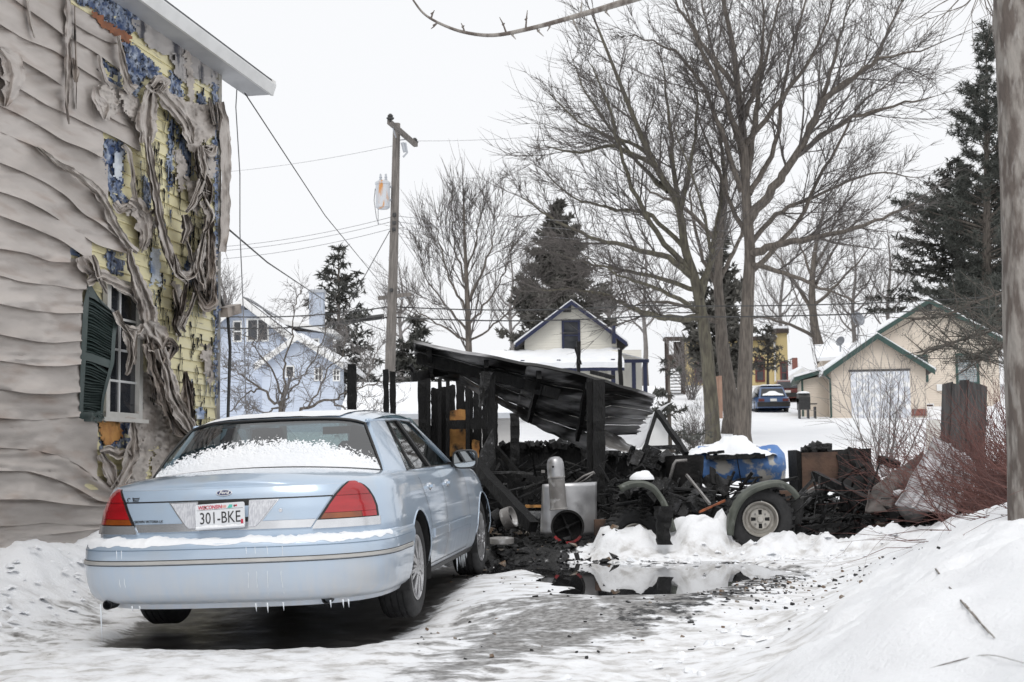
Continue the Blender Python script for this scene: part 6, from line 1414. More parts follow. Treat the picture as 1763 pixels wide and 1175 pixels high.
dish('larger round grey satellite dish on a mast above the garage roof', 1477, 549, 69, .38, R(25), 590, 'dishgrey'); dish('smaller dark satellite dish low on the snowy roof left of the garage peak', 1447, 588, 66, .24, R(-50), 606, 'dishgrey')
# cream house behind the garage
h = House('cream_house', 'cream sided house with green rakes behind the garage and foreground trunk', 'house', 1602, 73, R(-9), z=3.2)
ze, zp = h.z(588), h.z(520); x0, x1 = h.x(1492), h.x(1718)
h.gable(x0, x1, 0, 9, ze, zp, 'cream'); h.lap(x0, x1, 0, .8, ze, zp, 'cream', pitch=.115); h.roof(x0, x1, 0, 9, ze, zp, snow=(.22,.22), trim='greentrim', ov=.45, tw=.15)
h.window(1650, 1681, 614, 660, 0, 'greentrim', .12, (1,1), mat('pale_curtain_glass', (.30,.34,.36), (.22,.26,.28), rough=.1)); h.window(1585, 1597, 614, 655, 0, 'greentrim', .10); h.window(1595, 1606, 697, 711, 0, 'white', .05, (0,1), 'rust')
mb = MB(); mb.box((h.x(1620),-.06,h.z(668)), (.40,.12,.34)); h.b(mb, 'meter_box', 'white'); mb = MB(); mb.box((h.x(1602),-.06,h.z(528)), (.5,.05,.35)); h.b(mb, 'gable_vent', 'greywood')
mb = MB(); mb.prism([(x0-1.9,3,0),(x0,3,0),(x0,3,h.z(600)),(x0-1.9,3,h.z(606))], (0,5,0)); h.b(mb, 'wing', 'cream'); mb = MB(); mb.prism([(x0-2.2,2.6,h.z(612)),(x0+.3,2.6,h.z(608)),(x0+.3,5.5,h.z(578)),(x0-2.2,5.5,h.z(580))], (0,.0,.18)); h.b(mb, 'roof_snow', 'snow')
# blue house
h = House('blue_house', 'pale blue house with snowy roof, white chimney and dormer behind the bare fruit tree', 'house', 420, 58, z=2.2)
ze, zp = h.z(602), h.z(519); x0, x1 = h.x(313), h.x(527)
h.gable(x0, x1, 0, 14, ze, zp, 'bluesid'); h.lap(x0, x1, 0, 1., ze, zp, 'bluesid', pitch=.115, d=.014); h.roof(x0, x1, 0, 14, ze, zp, snow=(.12,.0), trim='white', ov=.35, tw=.22)
g = []      # patchy snow on the visible slope
mb = MB()
for (u0,u1,v0,v1) in ((.28,1.02,.0,1.0),(.0,.32,.42,1.0),(.10,.30,.0,.10)):
    k = (zp-ze)/(x1-0); g = [[((x1+.35)*u, -.36+14.7*v+.2*fb(u*9,v*9), zp-k*(x1+.35)*u+.15+.12*min(1,6*min(u-u0+.02,u1-u+.05))*min(1,12*min(v-v0+.01,v1-v+.02))*(1+.3*fb(u*6,v*9))) for v in np.linspace(v0,v1,24)] for u in np.linspace(u0,u1,14)]; mb.grid(g)
h.b(mb, 'roof_snow', 'snow', smooth=50)
h.window(403, 414, 555, 587, 0, 'white', .06); h.window(427, 460, 552, 586, 0, 'white', .07, (0,2)); mb = MB(); mb.box((h.x(428),-.04,h.z(530)), (.35,.05,.18)); h.b(mb, 'gable_vent', 'greywood')
mb = MB(); mb.box((h.x(511),6,h.z(530)), (.62,.62,2.6)); ch = h.b(mb, 'chimney', mat('painted_chimney', (.50,.55,.64), (.42,.47,.56), rough=.8, scale=14)); mb = MB(); mb.box((h.x(511),6,h.z(530)+1.36), (.74,.74,.14)); h.b(mb, 'chimney_cap', 'grey_metal', ch)
# dormer on the right slope, facing right
yd = 5.0; xd = x1*.42; zd = zp-(zp-ze)/(x1)*xd
mb = MB(); mb.prism([(xd-.1,yd,zd-.1),(x1+.05,yd,ze+.1),(x1+.05,yd,zd-.05),(xd-.1,yd,zd+.1)], (0,3.2,0)); h.b(mb, 'dormer_wall', 'bluesid'); mb = MB(); mb.prism([(xd-.6,yd-.35,zd+.42),(x1+.55,yd-.35,zd-.12),(x1+.55,yd-.35,zd+.08),(xd-.6,yd-.35,zd+.62)], (0,3.9,0)); h.b(mb, 'dormer_roof', 'white'); 
mb = MB(); mb.box((x1*.80,yd-.03,(ze+zd)/2+.02), (.75,.06,.55)); dw = h.b(mb, 'dormer_window', 'white'); mb = MB(); mb.box((x1*.80,yd-.05,(ze+zd)/2+.02), (.62,.06,.42)); h.b(mb, 'pane', 'darkglass', dw)
# front wing
xa, xb, xm = h.x(466), h.x(592), h.x(526); za, zm = h.z(632), h.z(590)
h.gable(xa, xb, -2.0, .0, za, zm, 'bluesid', 'wing_wall', xm); h.roof(xa, xb, -2.0, 6, za, zm, 'white', .25, .1, xm, (.12,.14), 'white', .16)
h.window(507, 518, 639, 655, -2.0, 'white', .05, (0,1)); h.window(555, 565, 644, 661, -2.0, 'white', .05, (1,2)); h.window(586, 594, 646, 662, -2.0, 'white', .05, (1,2))
# low garage with snow roof
h = House('low_garage', 'low pale garage with a broad snow covered roof left of the burnt shed', 'garage', 745, 33, z=.7)
zr_, ze_ = h.z(655), h.z(709); x0, x1 = h.x(604), h.x(893)
mb = MB(); mb.prism([(x0,0,0),(x0,3.6,0),(x0,3.6,ze_),(x0,1.8,zr_-.1),(x0,0,ze_)], (x1-x0,0,0)); h.b(mb, 'wall', siding('grey_siding', (.45,.44,.43), .12))
g = [[(x0-.2+(x1-x0+.4)*u, -.3+2.1*v, ze_-.02+(zr_-ze_)*v+.10*min(1,8*v+.3)*(1+.3*fb(u*8,v*3))) for u in np.linspace(0,1,30)] for v in np.linspace(0,1,9)]
mb = MB(); mb.grid([[(p[0],p[1],p[2]-.12) for p in g[0]]]+g+[[(p[0],3.9,ze_) for p in g[-1]]]); h.b(mb, 'roof_snow', 'snow', smooth=50)
mb = MB(); mb.box(((x0+x1)/2,-.28,ze_-.12), (x1-x0+.4,.05,.12)); h.b(mb, 'eave_board', 'grey_metal')
# ivory house with porch
h = House('ivory_house', 'ivory house with navy trim and a snow laden porch roof behind the burnt shed', 'house', 986, 60, z=2.4)
ze, zp = h.z(584), h.z(524); x0, x1 = h.x(905), h.x(1064)
h.gable(x0, x1, 0, 9, ze, zp, 'whitesid', xp=0); h.lap(x0, x1, 0, 1., ze, zp, 'whitesid', xp=0, pitch=.115, d=.016); h.roof(x0, x1, 0, 9, ze, zp, snow=(.12,.14), trim='bluetrim', ov=.4, xp=0, tw=.09)
h.window(973, 997, 555, 601, 0, 'bluetrim', .10, (1,1)); mb = MB(); mb.box((h.x(979),-.03,h.z(532)), (.34,.05,.30)); h.b(mb, 'gable_vent', 'greywood')
mb = MB(); mb.box((h.x(1058),-.25,h.z(578)), (.14,.5,.75)); h.b(mb, 'eave_bracket', 'bluetrim'); mb = MB(); mb.box((h.x(974),5,h.z(508)), (.5,.5,1.6)); h.b(mb, 'chimney', 'painted' if 'painted' in M else 'grey_metal')
# porch: snowy roof, navy posts and beam
xa, xb = h.x(846), h.x(1068); zt_, zb_ = h.z(606), h.z(634)
g = [[(xa+(xb-xa)*u, -2.6+2.6*v, zb_+(zt_-zb_)*v+.12*min(1,6*v+.4)*(1+.35*fb(u*12,v*3,4.))) for u in np.linspace(0,1,40)] for v in np.linspace(0,1,8)]
mb = MB(); mb.grid([[(p[0],p[1]+.02,p[2]-.22) for p in g[0]]]+g); pr = h.b(mb, 'porch_roof', 'snow', smooth=50); mb = MB(); mb.box(((xa+xb)/2,-2.5,zb_-.22), (xb-xa,.12,.16)); mb.box(((xa+xb)/2,-2.45,zb_-.05), (xb-xa,.2,.1)); h.b(mb, 'porch_beam', 'bluetrim', pr)
g = [[(h.x(1066)+(h.x(1110)-h.x(1066))*u, -1.8+5*v, h.z(616)+(h.z(628)-h.z(616))*u+.1*min(1,6*v+.4)) for v in np.linspace(0,1,8)] for u in np.linspace(0,1,8)]; mb = MB(); mb.grid(g); h.b(mb, 'side_porch_roof', 'snow', smooth=50); mb = MB(); mb.box((h.x(1088),-1.6,h.z(628)), (1.2,.1,.14)); h.b(mb, 'side_porch_beam', 'bluetrim')
for px in (1050,1087,1106,900,960):
    mb = MB(); mb.box((h.x(px),-2.3 if px < 1060 else -1.5,h.z(665)), (.16,.16,1.9)); h.b(mb, 'porch_post', 'bluetrim')
mb = MB(); mb.box((h.x(1075),.8,h.z(655)), (1.4,3,2.4)); h.b(mb, 'side_wing', 'whitesid')
# yellow house
h = House('yellow_house', 'yellow brick house with maroon trimmed windows seen between the big trunks', 'house', 1268, 92, R(-7), z=5.6)
ht = h.z(584)+.6; mb = MB(); mb.box((h.x(1258),4,ht/2-.6), (h.x(1336)-h.x(1180),8,ht)); h.b(mb, 'wall', 'yellow'); ht = h.z(572)+.6; mb = MB(); mb.box((h.x(1345),2.6,ht/2-.6), (h.x(1357)-h.x(1333),5.4,ht)); h.b(mb, 'bay', 'yellow')
mb = MB(); za = h.z(583); mb.prism([(h.x(1176),-.4,za),(h.x(1340),-.4,za),(h.x(1320),4,za+2.2),(h.x(1215),4,za+2.2)], (0,4.4,.12)); h.b(mb, 'roof', 'snow'); mb = MB(); mb.box((h.x(1258),-.25,za-.05), (h.x(1338)-h.x(1177),.4,.24)); h.b(mb, 'eave_board', 'darkwood')
mb = MB(); mb.box((h.x(1345),2.6,h.z(572)), (h.x(1360)-h.x(1330),5.8,.3)); h.b(mb, 'bay_cornice', 'darkwood'); mb = MB(); mb.box((h.x(1345),2.6,h.z(567)), (h.x(1360)-h.x(1330),5.8,.2)); h.b(mb, 'roof_snow', 'snow')
h.window(1304, 1315, 624, 656, 0, 'redtrim', .10); mb = MB(); mb.lathe([(.36,-.04),(.36,.04),(.24,.04),(.24,-.04),(.36,-.04)], 20, Matrix.Translation((h.x(1309.5),-.03,h.z(624))) @ Matrix.Rotation(PI/2,4,'X'), cap=False); h.b(mb, 'window_arch', 'redtrim'); h.window(1346, 1354, 628, 660, -.1, 'redtrim', .10); mb = MB(); mb.tube([(h.x(1335),-.1,h.z(590)),(h.x(1335),-.1,h.z(662))], .06, 6); h.b(mb, 'downspout', 'white')
h.window(1200, 1212, 625, 655, 0, 'redtrim', .10)
# wooden lookout porch and stair
h = House('stair_porch', 'tall dark wooden porch with snow on its roof and stairs, left of the yellow house', 'porch', 1162, 86, z=4.4)
mb = MB(); mb.box((0,0,h.z(578)), (h.x(1179)-h.x(1143),1.4,.28)); h.b(mb, 'roof_snow', 'snow'); mb = MB(); mb.box((0,0,h.z(584)), (h.x(1178)-h.x(1145),1.3,.14)); h.b(mb, 'roof', 'darkwood')
for px, y in ((1150,-.6),(1177,-.6),(1150,.6),(1177,.6)): mb = MB(); mb.box((h.x(px),y,h.z(640)), (.13,.13,h.z(582)-h.z(700))); h.b(mb, 'post', 'darkwood')
mb = MB(); mb.box((h.x(1164),-.68,h.z(622)), (h.x(1179)-h.x(1148),.06,.72)); h.b(mb, 'railing', 'darkwood'); mb = MB(); mb.box((h.x(1164),0,h.z(632)), (h.x(1180)-h.x(1147),1.4,.12)); h.b(mb, 'deck', 'darkwood'); mb = MB(); mb.box((h.x(1171),.65,h.z(603)), (h.x(1178)-h.x(1165),.05,1.1)); h.b(mb, 'back_wall', 'darkwood')
for k in range(11): mb = MB(); mb.box((h.x(1163),-.9-.0*k,h.z(636)-.19*k), (.75,.26,.045)); h.b(mb, 'stair_tread', 'greywood')
# small blue house far away
h = House('small_blue_house', 'small pale blue gabled house with snowy roof far beyond the parked cars', 'house', 1380, 112, z=7.0)
ze, zp = h.z(652), h.z(638); h.gable(h.x(1360), h.x(1402), 0, 8, ze, zp, 'bluesid', xp=h.x(1382)); h.roof(h.x(1360), h.x(1402), 0, 8, ze, zp, 'snow', .3, .2, h.x(1382), (.1,.1), 'white', .15); mb = MB(); mb.box((h.x(1376),5,h.z(635)), (h.x(1402)-h.x(1356),.4,1.6)); h.b(mb, 'upper_roof', 'snow'); mb = MB(); mb.box((h.x(1388),4,h.z(622)), (.26*1.5,.4,1.1)); h.b(mb, 'chimney', 'brick'); h.window(1389, 1395, 645, 656, 0, 'white', .06)
# white bin shed, fence bits, boards
t = thing('white_box_shed', 'small white box shed with sloping top behind the broken triangular frame', 'shed', tuple(at(1133,780,23)))
mb = MB(); mb.prism([at(1112,745,23), at(1127,712,23), at(1150,738,23), at(1151,790,23), at(1112,790,23)], (0,1.2,0)); mb.build('wall', M['white'], t); mb = MB(); mb.beam(at(1126,710,22.9), at(1153,739,22.9), .12, .04); mb.build('roof_edge', M['snow'], t)
t = thing('fallen_fence', 'dark weathered board fence panel standing crooked in the red brush', 'fence', tuple(at(1655,800,19)))
for k, (a, b) in enumerate((((1622,662),(1641,657)),((1639.5,660),(1653,663)),((1651.5,655),(1669,654)),((1667.5,656),(1685,662)),((1683.5,660),(1700,666)))):
    mb = MB(); lean = -9; mb.prism([at(a[0],a[1],19-.03*(k%2)), at(b[0],b[1],19-.03*(k%2)), at(b[0]+lean*.6,820,19-.03*(k%2)), at(a[0]+lean*.6,820,19-.03*(k%2))], (.01,.03,0)); mb.build('board', M['greywood'], t)
mb = MB(); mb.beam(at(1620,735,19.1), at(1700,728,19.1), .05,.09); mb.build('rail', M['greywood'], t)
mb = MB(); mb.prism([at(1596,724,26), at(1619,722,26), at(1619,775,26), at(1596,775,26)], (0,.06,0)); tag(mb.build('pale_panel', M['offwhite']), 'pale low panel standing in the snow left of the dark fence', 'panel')
t = thing('pink_board_fence', 'short stretch of pinkish upright boards between the big trunks', 'fence', tuple(at(1238,720,50)))
M['pinkwood'] = mat('pinkish_wood', (.42,.27,.20), (.36,.22,.16), rough=.8, scale=6)
for k in range(2): mb = MB(); mb.box(at(1234.5+6.2*k,684,50-.01*k), (.12,.04,1.45+.05*k)); mb.build('board', M['pinkwood'], t)
# ------------------------------------------------------------------ far cars and the grill
def far_car(name, label, px, Y, w_, hgt, m, snow=True, rz=0., ln=4.):
    p = at(px, 700, Y); e = thing(name, label, 'car', (p.x, Y, gz(p.x, Y)+.02), Matrix.Rotation(rz, 3, 'Z')); z1, z2 = hgt*.58, hgt; hw = w_/2
    def bd(mb, n, mm, par=None, **k): o = mb.build(n, mm, par or e, world=False, **k); W[o] = W[e]; return o
    mb = MB(); g = []
    for y, ww, zt in ((0,.90,z1*.92),(.12,.97,z1),(1.2,1.,z1*1.02),(2.9,1.,z1*.98),(3.7,.96,z1*.86),(ln,.86,z1*.62)): g.append([(s*ww*hw, y, z) for s, z in ((-1,.22),(-1,.45),(-.98,zt*.8),(-.92,zt),(.92,zt),(.98,zt*.8),(1,.45),(1,.22))])
    mb.grid(g); mb.poly(g[0][::-1]); mb.poly(g[-1]); body_ = bd(mb, 'body', m, smooth=40)
    mb = MB(); g = [[(-hw*.82,.10,z1-.01),(hw*.82,.10,z1-.01)],[(-hw*.66,.42,z2-.06),(hw*.66,.42,z2-.06)],[(-hw*.64,.6,z2),(hw*.64,.6,z2)],[(-hw*.64,2.2,z2-.02),(hw*.64,2.2,z2-.02)],[(-hw*.8,3.0,z1),(hw*.8,3.0,z1)]]
    mb.grid(g); mb.poly([r_[0] for r_ in g]); mb.poly([r_[1] for r_ in g][::-1]); bd(mb, 'roof', m, smooth=30)
    mb = MB(); mb.poly([(-hw*.72,.105,z1+.05),(hw*.72,.105,z1+.05),(hw*.60,.385,z2-.12),(-hw*.60,.385,z2-.12)]); mb.v = [(a,b-.02,c) for a,b,c in mb.v]; rw = bd(mb, 'rear_window', M['darkglass'])
    for s in (-1,1):
        mb = MB(); mb.poly([(s*hw*.815,.5,z1+.04),(s*hw*.66,.7,z2-.08),(s*hw*.66,2.0,z2-.08),(s*hw*.82,2.7,z1+.04)]); mb.v = [(a+s*.012,b,c) for a,b,c in mb.v]; bd(mb, 'side_window', M['darkglass'])
        mb = MB(); mb.box((s*hw*.70,.0,z1*.80), (hw*.34,.05,.13)); bd(mb, 'tail_lamp', M['redtrim']); mb = MB(); mb.box((s*hw*1.06,2.5,z1+.04), (.14,.08,.11)); bd(mb, 'door_mirror', M['black'])
        for y in (.75, ln-.85): mb = MB(); mb.lathe([(0,-.09),(.22,-.09),(.30,-.08),(.31,0),(.30,.08),(.22,.09),(0,.09)], 20, Matrix.Translation((s*hw*.88,y,.30)) @ Matrix.Rotation(PI/2,4,'Y')); bd(mb, 'wheel', M['tyre'], smooth=40)
    mb = MB(); mb.box((0,-.04,.40), (w_*.94,.14,.22)); bd(mb, 'bumper', M['black']); mb = MB(); mb.box((0,-.02,z1*.80), (.32,.03,.13)); bd(mb, 'number_plate', M['white'])
    if snow:
        mb = MB(); mb.grid([[(hw*.66*t, y, z2-.01+.10*min(1,6*min(1-abs(t),(y-.4)/1.9+.05,(2.3-y)/1.9+.05)+.1)) for t in np.linspace(-1,1,10)] for y in np.linspace(.4,2.3,10)]); bd(mb, 'roof_snow', M['snow'], smooth=True)
        mb = MB(); mb.grid([[(hw*.62*t*(1-.2*v), .075+.27*v*.9, z1+.06+(z2-z1-.2)*v*.9*(1-.3*abs(t))+.015) for t in np.linspace(-1,1,10)] for v in np.linspace(0,.75,5)]); bd(mb, 'window_snow', M['snow'], rw, smooth=True)
    return e
far_car('parked_car', 'dark blue hatchback with snow on its roof parked beside the cream garage', 1332, 70, 1.70, 1.32, mat('dark_blue_paint', (.06,.12,.26), (.05,.10,.22), rough=.3, coat=1.)); far_car('parked_car', 'small dark red car parked behind the blue hatchback', 1357, 77, 1.6, 1.25, mat('dark_red_paint', (.13,.025,.02), (.11,.02,.02), rough=.3, coat=1.), False, R(-6))
p = at(1388,710,62); ge = thing('barbecue_grill', 'black barbecue grill with snow on its lid beside the cream garage', 'grill', (p.x, 62, gz(p.x,62)))
def gb(mb, n, m, **k): o = mb.build(n, M[m], ge, world=False, **k); W[o] = W[ge]
mb = MB(); mb.box((-.10,0,.62), (.50,.45,.50)); gb(mb, 'firebox', 'black'); mb = MB(); mb.lathe([(.25,-.25),(.25,.25),(0,.25)], 16, Matrix.Translation((-.10,0,.86)) @ Matrix.Rotation(PI/2,4,'Y')); gb(mb, 'lid', 'black', smooth=40); mb = MB(); mb.box((.30,0,.62), (.30,.4,.04)); gb(mb, 'side_shelf', 'black')
for x_ in (-.30,.08,.38): mb = MB(); mb.box((x_,0,.22), (.05,.35,.55)); gb(mb, 'leg', 'black')
mb = MB(); mb.lathe([(.30,0),(.24,.06),(.12,.09),(0,.10)], 16, Matrix.Translation((-.10,0,1.08))); gb(mb, 'lid_snow', 'snow', smooth=True)
# ------------------------------------------------------------------ trees
def seg_mesh(name, segs, mats, parent, sides=3, kind=None):
    A = np.array(segs, dtype=np.float64).reshape(-1, 8); p0, p1, r0, r1 = A[:, :3], A[:, 3:6], A[:, 6], A[:, 7]
    d = p1-p0; d /= (np.linalg.norm(d, axis=1, keepdims=True)+1e-9); ref = np.where(np.abs(d[:, 2:3]) > .9, np.array([[1.,0,0]]), np.array([[0,0,1.]])); a = np.cross(d, ref); a /= (np.linalg.norm(a, axis=1, keepdims=True)+1e-9); b = np.cross(d, a)
    N = len(A); V_ = np.zeros((N, 2*sides, 3))
    for k in range(sides):
        t = 2*PI*k/sides; o = a*math.cos(t)+b*math.sin(t); V_[:, k] = p0+o*r0[:, None]; V_[:, sides+k] = p1+o*r1[:, None]
    base = (np.arange(N)*2*sides)[:, None]; F_ = np.concatenate([base+np.array([[k, (k+1) % sides, sides+(k+1) % sides, sides+k]]) for k in range(sides)], 1)
    return fastmesh(name, V_.reshape(-1, 3), F_.ravel(), 4, mats, parent, smooth=True, kind=kind)
def rnd(s=1.): return Vector((random.gauss(0,s), random.gauss(0,s), random.gauss(0,s)))
def grow(segs, p, d, L, r, lvl, cfg, up=None):
    n = 4 if lvl > 1 else 3; p = Vector(p); d = d.normalized(); r0 = r; upb = cfg.get('up', .12) if up is None else up
    for i in range(n):
        d = (d+rnd(cfg.get('wig', .11))+Vector((0,0,upb))).normalized(); q = p+d*(L/n); r1 = r*(1-(i+1)/n*.72)
        segs.append((*p, *q, r0, r1)); r0 = r1; p = q
        if lvl > 0:
            m = cfg['kids'][lvl-1]
            for _ in range(m):
                if random.random() < cfg.get('prob', .8):
                    ax = rnd().normalized(); k = (d+ (ax-d*ax.dot(d)).normalized()*random.uniform(*cfg.get('ang',(.4,.9)))).normalized(); grow(segs, p-d*random.random()*L/n, k, L*random.uniform(*cfg.get('len',(.38,.64))), max(r1*.6, cfg['rmin']), lvl-1, cfg)
def limb_from_px(pts, Y, dY=0.):
    n = len(pts); return [at(x, y, Y+dY*i/(n-1)) for i, (x, y) in enumerate(pts)]
def spline(P, k=6):
    P = [Vector(p) for p in P]; out = []
    for i in range(len(P)-1):
        p0, p1, p2, p3 = P[max(i-1,0)], P[i], P[i+1], P[min(i+2,len(P)-1)]
        for t in np.linspace(0,1,k,endpoint=False): t = float(t); out.append(.5*((2*p1)+(p2-p0)*t+(2*p0-5*p1+4*p2-p3)*t*t+(3*p1-p0-3*p2+p3)*t**3))
    return out+[P[-1]]
def big_tree(name, label, trunk, limbs, Y, r0, r1, cfg, bark, twig, cat='tree', group=None, spacing=.55, kidlen=2.6, start=.25, lvl=2, trunk_start=.55, flare=1.35, limb_r=.5):
    T = spline(limb_from_px(trunk, Y)); b = T[0].copy(); zg = gz(b.x, b.y); T[0].z = min(T[0].z, zg-.1); e = thing(name, label, cat, (b.x, b.y, zg), group=group)
    rs = [r0+(r1-r0)*(i/(len(T)-1))**.8 for i in range(len(T))]; rs[0] *= flare; rs[1] *= 1+(flare-1)*.35
    mb = MB(); mb.tube(T, rs, 12); mb.build('trunk', M[bark], e, smooth=True); segs = []; mbl = MB()
    def along(P, ra, rb, st, kl, sp):
        L = [0]
        for a, b_ in zip(P[:-1], P[1:]): L.append(L[-1]+(b_-a).length)
        tot = L[-1]; s = st*tot
        while s < tot:
            i = max(k for k in range(len(L)) if L[k] <= s); i = min(i, len(P)-2); f = (s-L[i])/max(L[i+1]-L[i],1e-6); p = P[i].lerp(P[i+1], f); d = (P[i+1]-P[i]).normalized(); u = s/tot; rr = ra+(rb-ra)*u
            ax = rnd().normalized(); k = (d*.7+(ax-d*ax.dot(d)).normalized()*random.uniform(*cfg.get('ang',(.5,1.)))).normalized(); grow(segs, p, k, kl*(1.08-.7*u)*random.uniform(.6,1.25), max(min(rr*.45,.05), cfg['rmin']*1.6), lvl, cfg); s += sp*random.uniform(.6,1.4)
        grow(segs, P[-1], (P[-1]-P[-2]), kl*.6, max(rb, cfg['rmin']), lvl-1, cfg)
    for li in limbs:
        pts, dY = li[0], li[1]; ra = li[2] if len(li) > 2 else r1*limb_r; P = spline(limb_from_px(pts, Y, dY), 5)
        P = [P[0]]+[p+rnd(.03) for p in P[1:]]; n = len(P); rr = [max(ra*(1-.86*i/(n-1)), .012) for i in range(n)]; mbl.tube(P, rr, 7, cap=False); along(P, ra, ra*.14, start, kidlen, spacing)
    along(T, r0, r1, trunk_start, kidlen, spacing*1.2)
    mbl.build('limbs', M[bark], e, smooth=True); seg_mesh('crown', segs, M[twig], e); return e, len(segs)
CF = {'kids': [2, 2, 2], 'rmin': .009, 'wig': .065, 'up': .05, 'prob': .92, 'ang': (.3,.85), 'len': (.42,.75)}
random.seed(11)
big_tree('bare_tree', 'tallest bare tree with a stout grey trunk, right of the twin trunks', [(1277,764),(1281,690),(1284,600),(1288,500),(1291,430),(1284,330),(1280,240),(1270,150),(1262,80),(1245,0),(1235,-60)],
 [([(1291,440),(1330,424),(1370,416),(1440,402),(1520,376),(1575,350)],-3,.15),([(1289,380),(1330,325),(1360,285),(1390,232),(1420,172),(1470,132),(1520,100),(1600,84)],-2,.17),([(1390,232),(1425,140),(1445,70),(1470,-20)],1),([(1420,172),(1500,110),(1530,50),(1565,-20)],2),
  ([(1284,310),(1300,190),(1318,100),(1350,-30)],2,.13),([(1290,335),(1335,250),(1352,130),(1385,10),(1400,-40)],3),([(1278,210),(1308,120),(1312,-30)],-3),([(1266,150),(1222,92),(1190,40),(1165,-30)],2),([(1276,330),(1242,225),(1200,135),(1150,82),(1090,62)],-2,.10),([(1287,430),(1335,370),(1400,340),(1500,300),(1580,308)],4),
  ([(1292,470),(1360,400),(1420,292),(1480,186),(1560,120)],4),([(1370,270),(1450,212),(1540,182),(1610,166)],-2),([(1284,300),(1255,190),(1225,80),(1205,-30)],4),([(1282,250),(1345,170),(1410,80),(1440,-30)],-4),([(1280,260),(1240,150),(1180,30),(1150,-30)],-4),([(1291,420),(1250,330),(1215,240),(1190,160)],4),([(1292,455),(1350,470),(1420,500),(1480,520)],-3)],
 45, .29, .045, CF, 'bark', 'twig', spacing=.50, kidlen=2.7, limb_r=2.2)
big_tree('bare_tree', 'bare tree with lichen green trunk and crown spreading left, left of the tallest tree', [(1228,768),(1224,690),(1216,600),(1208,540),(1196,480),(1180,430),(1166,350),(1130,290),(1092,205),(1060,125),(1030,50)],
 [([(1196,480),(1150,445),(1100,430),(1030,412),(960,382),(895,338)],-2,.12),([(1208,545),(1150,548),(1115,540),(1060,518),(1000,498),(930,500)],-3,.13),([(1166,350),(1112,262),(1040,232),(975,192),(945,160)],2),([(1176,405),(1160,285),(1150,185),(1138,105)],2,.11),([(1204,510),(1232,400),(1246,300),(1232,200),(1195,115)],3,.12),
  ([(1130,290),(1060,252),(990,262),(935,250)],-2),([(1180,430),(1122,372),(1060,360),(985,340),(930,288)],2),([(1190,470),(1130,400),(1080,300),(1050,190),(1015,110)],-3,.11),([(1170,370),(1190,270),(1200,180),(1180,120)],-2),([(1150,330),(1100,280),(1020,180),(985,100)],3),([(1200,500),(1100,470),(1020,455),(940,430)],3),([(1208,540),(1140,500),(1080,480),(1000,440)],-4),([(1205,520),(1225,440),(1200,330),(1160,220)],-3)],
 46, .27, .04, CF, 'bark_green', 'twig', spacing=.46, kidlen=2.6, limb_r=2.2)
big_tree('bare_tree', 'dark bare trunk standing between and behind the two big trunks', [(1262,728),(1256,680),(1244,600),(1240,540),(1236,470),(1242,400),(1250,320),(1240,240)], [([(1238,500),(1205,430),(1190,350),(1200,280)],2),([(1240,480),(1270,420),(1290,340),(1320,280)],2),([(1240,420),(1180,360),(1120,330),(1080,300)],2),([(1244,560),(1190,530),(1120,520),(1060,540)],-1)], 53, .36, .05, CF, 'bark', 'twig_far', spacing=.7, limb_r=2.)
CS = {'kids': [2, 2, 2], 'rmin': .009, 'wig': .03, 'up': .07, 'prob': .8, 'ang': (.25,.6), 'len': (.45,.75)}
big_tree('bare_tree', 'slender bare tree with upswept branches right of the utility pole', [(808,640),(806,560),(803,480),(800,410),(798,340)], [([(806,570),(770,530),(735,480),(720,430)],1,.05),([(806,560),(840,520),(868,470),(880,420)],1,.05),([(805,540),(775,480),(756,420),(750,380)],-1,.05),([(804,520),(835,460),(850,400),(858,370)],-1,.05),([(802,490),(785,430),(778,370),(776,335)],1,.04),([(802,470),(820,410),(826,360),(828,345)],1,.04),([(806,590),(760,560),(715,535),(700,500)],1,.045),([(807,590),(850,560),(890,520),(905,480)],-1,.045)], 50, .14, .03, CS, 'bark', 'twig', spacing=.42, kidlen=2.4, lvl=2, limb_r=1.1, trunk_start=.35)
CO = {'kids': [2, 2, 2], 'rmin': .005, 'wig': .24, 'up': .02, 'prob': .85}
big_tree('fruit_tree', 'gnarled bare fruit tree with tangled twigs in front of the blue house', [(488,765),(487,735),(485,710),(486,690)], [([(486,690),(490,640),(500,580),(508,530),(520,500)],1,0.028),([(484,700),(450,670),(410,640),(385,630)],1,0.033),([(485,685),(470,640),(440,600),(420,570)],-1,0.025),([(490,720),(530,702),(575,690),(610,670),(660,660)],-1,0.039),([(530,702),(560,650),(590,600),(600,560)],1,0.022),([(488,690),(520,650),(545,610),(560,560)],1,0.022),([(575,690),(620,720),(650,720)],1,0.022),([(450,670),(420,680),(395,710)],-1,0.022),([(484,700),(455,710),(420,700)],1,0.022),([(610,675),(640,640),(650,600)],1,0.017)], 29, .085, .06, CO, 'bark', 'twig_far', spacing=.19, kidlen=1.1, lvl=2, limb_r=.5, flare=1.2, trunk_start=.8)
CFar = {'kids': [2, 2, 2], 'rmin': .012, 'wig': .07, 'up': .07, 'prob': .85, 'ang': (.3,.8), 'len': (.42,.72)}
big_tree('bare_tree', 'far bare maple leaning left above the blue hatchback and garage', [(1420,640),(1411,600),(1402,560),(1398,500),(1402,440),(1412,390)], [([(1400,540),(1370,490),(1345,450),(1325,420)],3,.14),([(1398,500),(1430,440),(1450,400),(1455,380)],3,.12),([(1400,530),(1440,490),(1480,450),(1500,420)],-3,.12),([(1405,580),(1360,560),(1300,545),(1250,560)],-3,.13),([(1399,480),(1380,430),(1370,390)],3,.1),([(1400,460),(1440,400),(1470,370)],3,.1)], 88, .42, .09, CFar, 'bark', 'twig_far', spacing=.8, kidlen=3.6, limb_r=1.4)
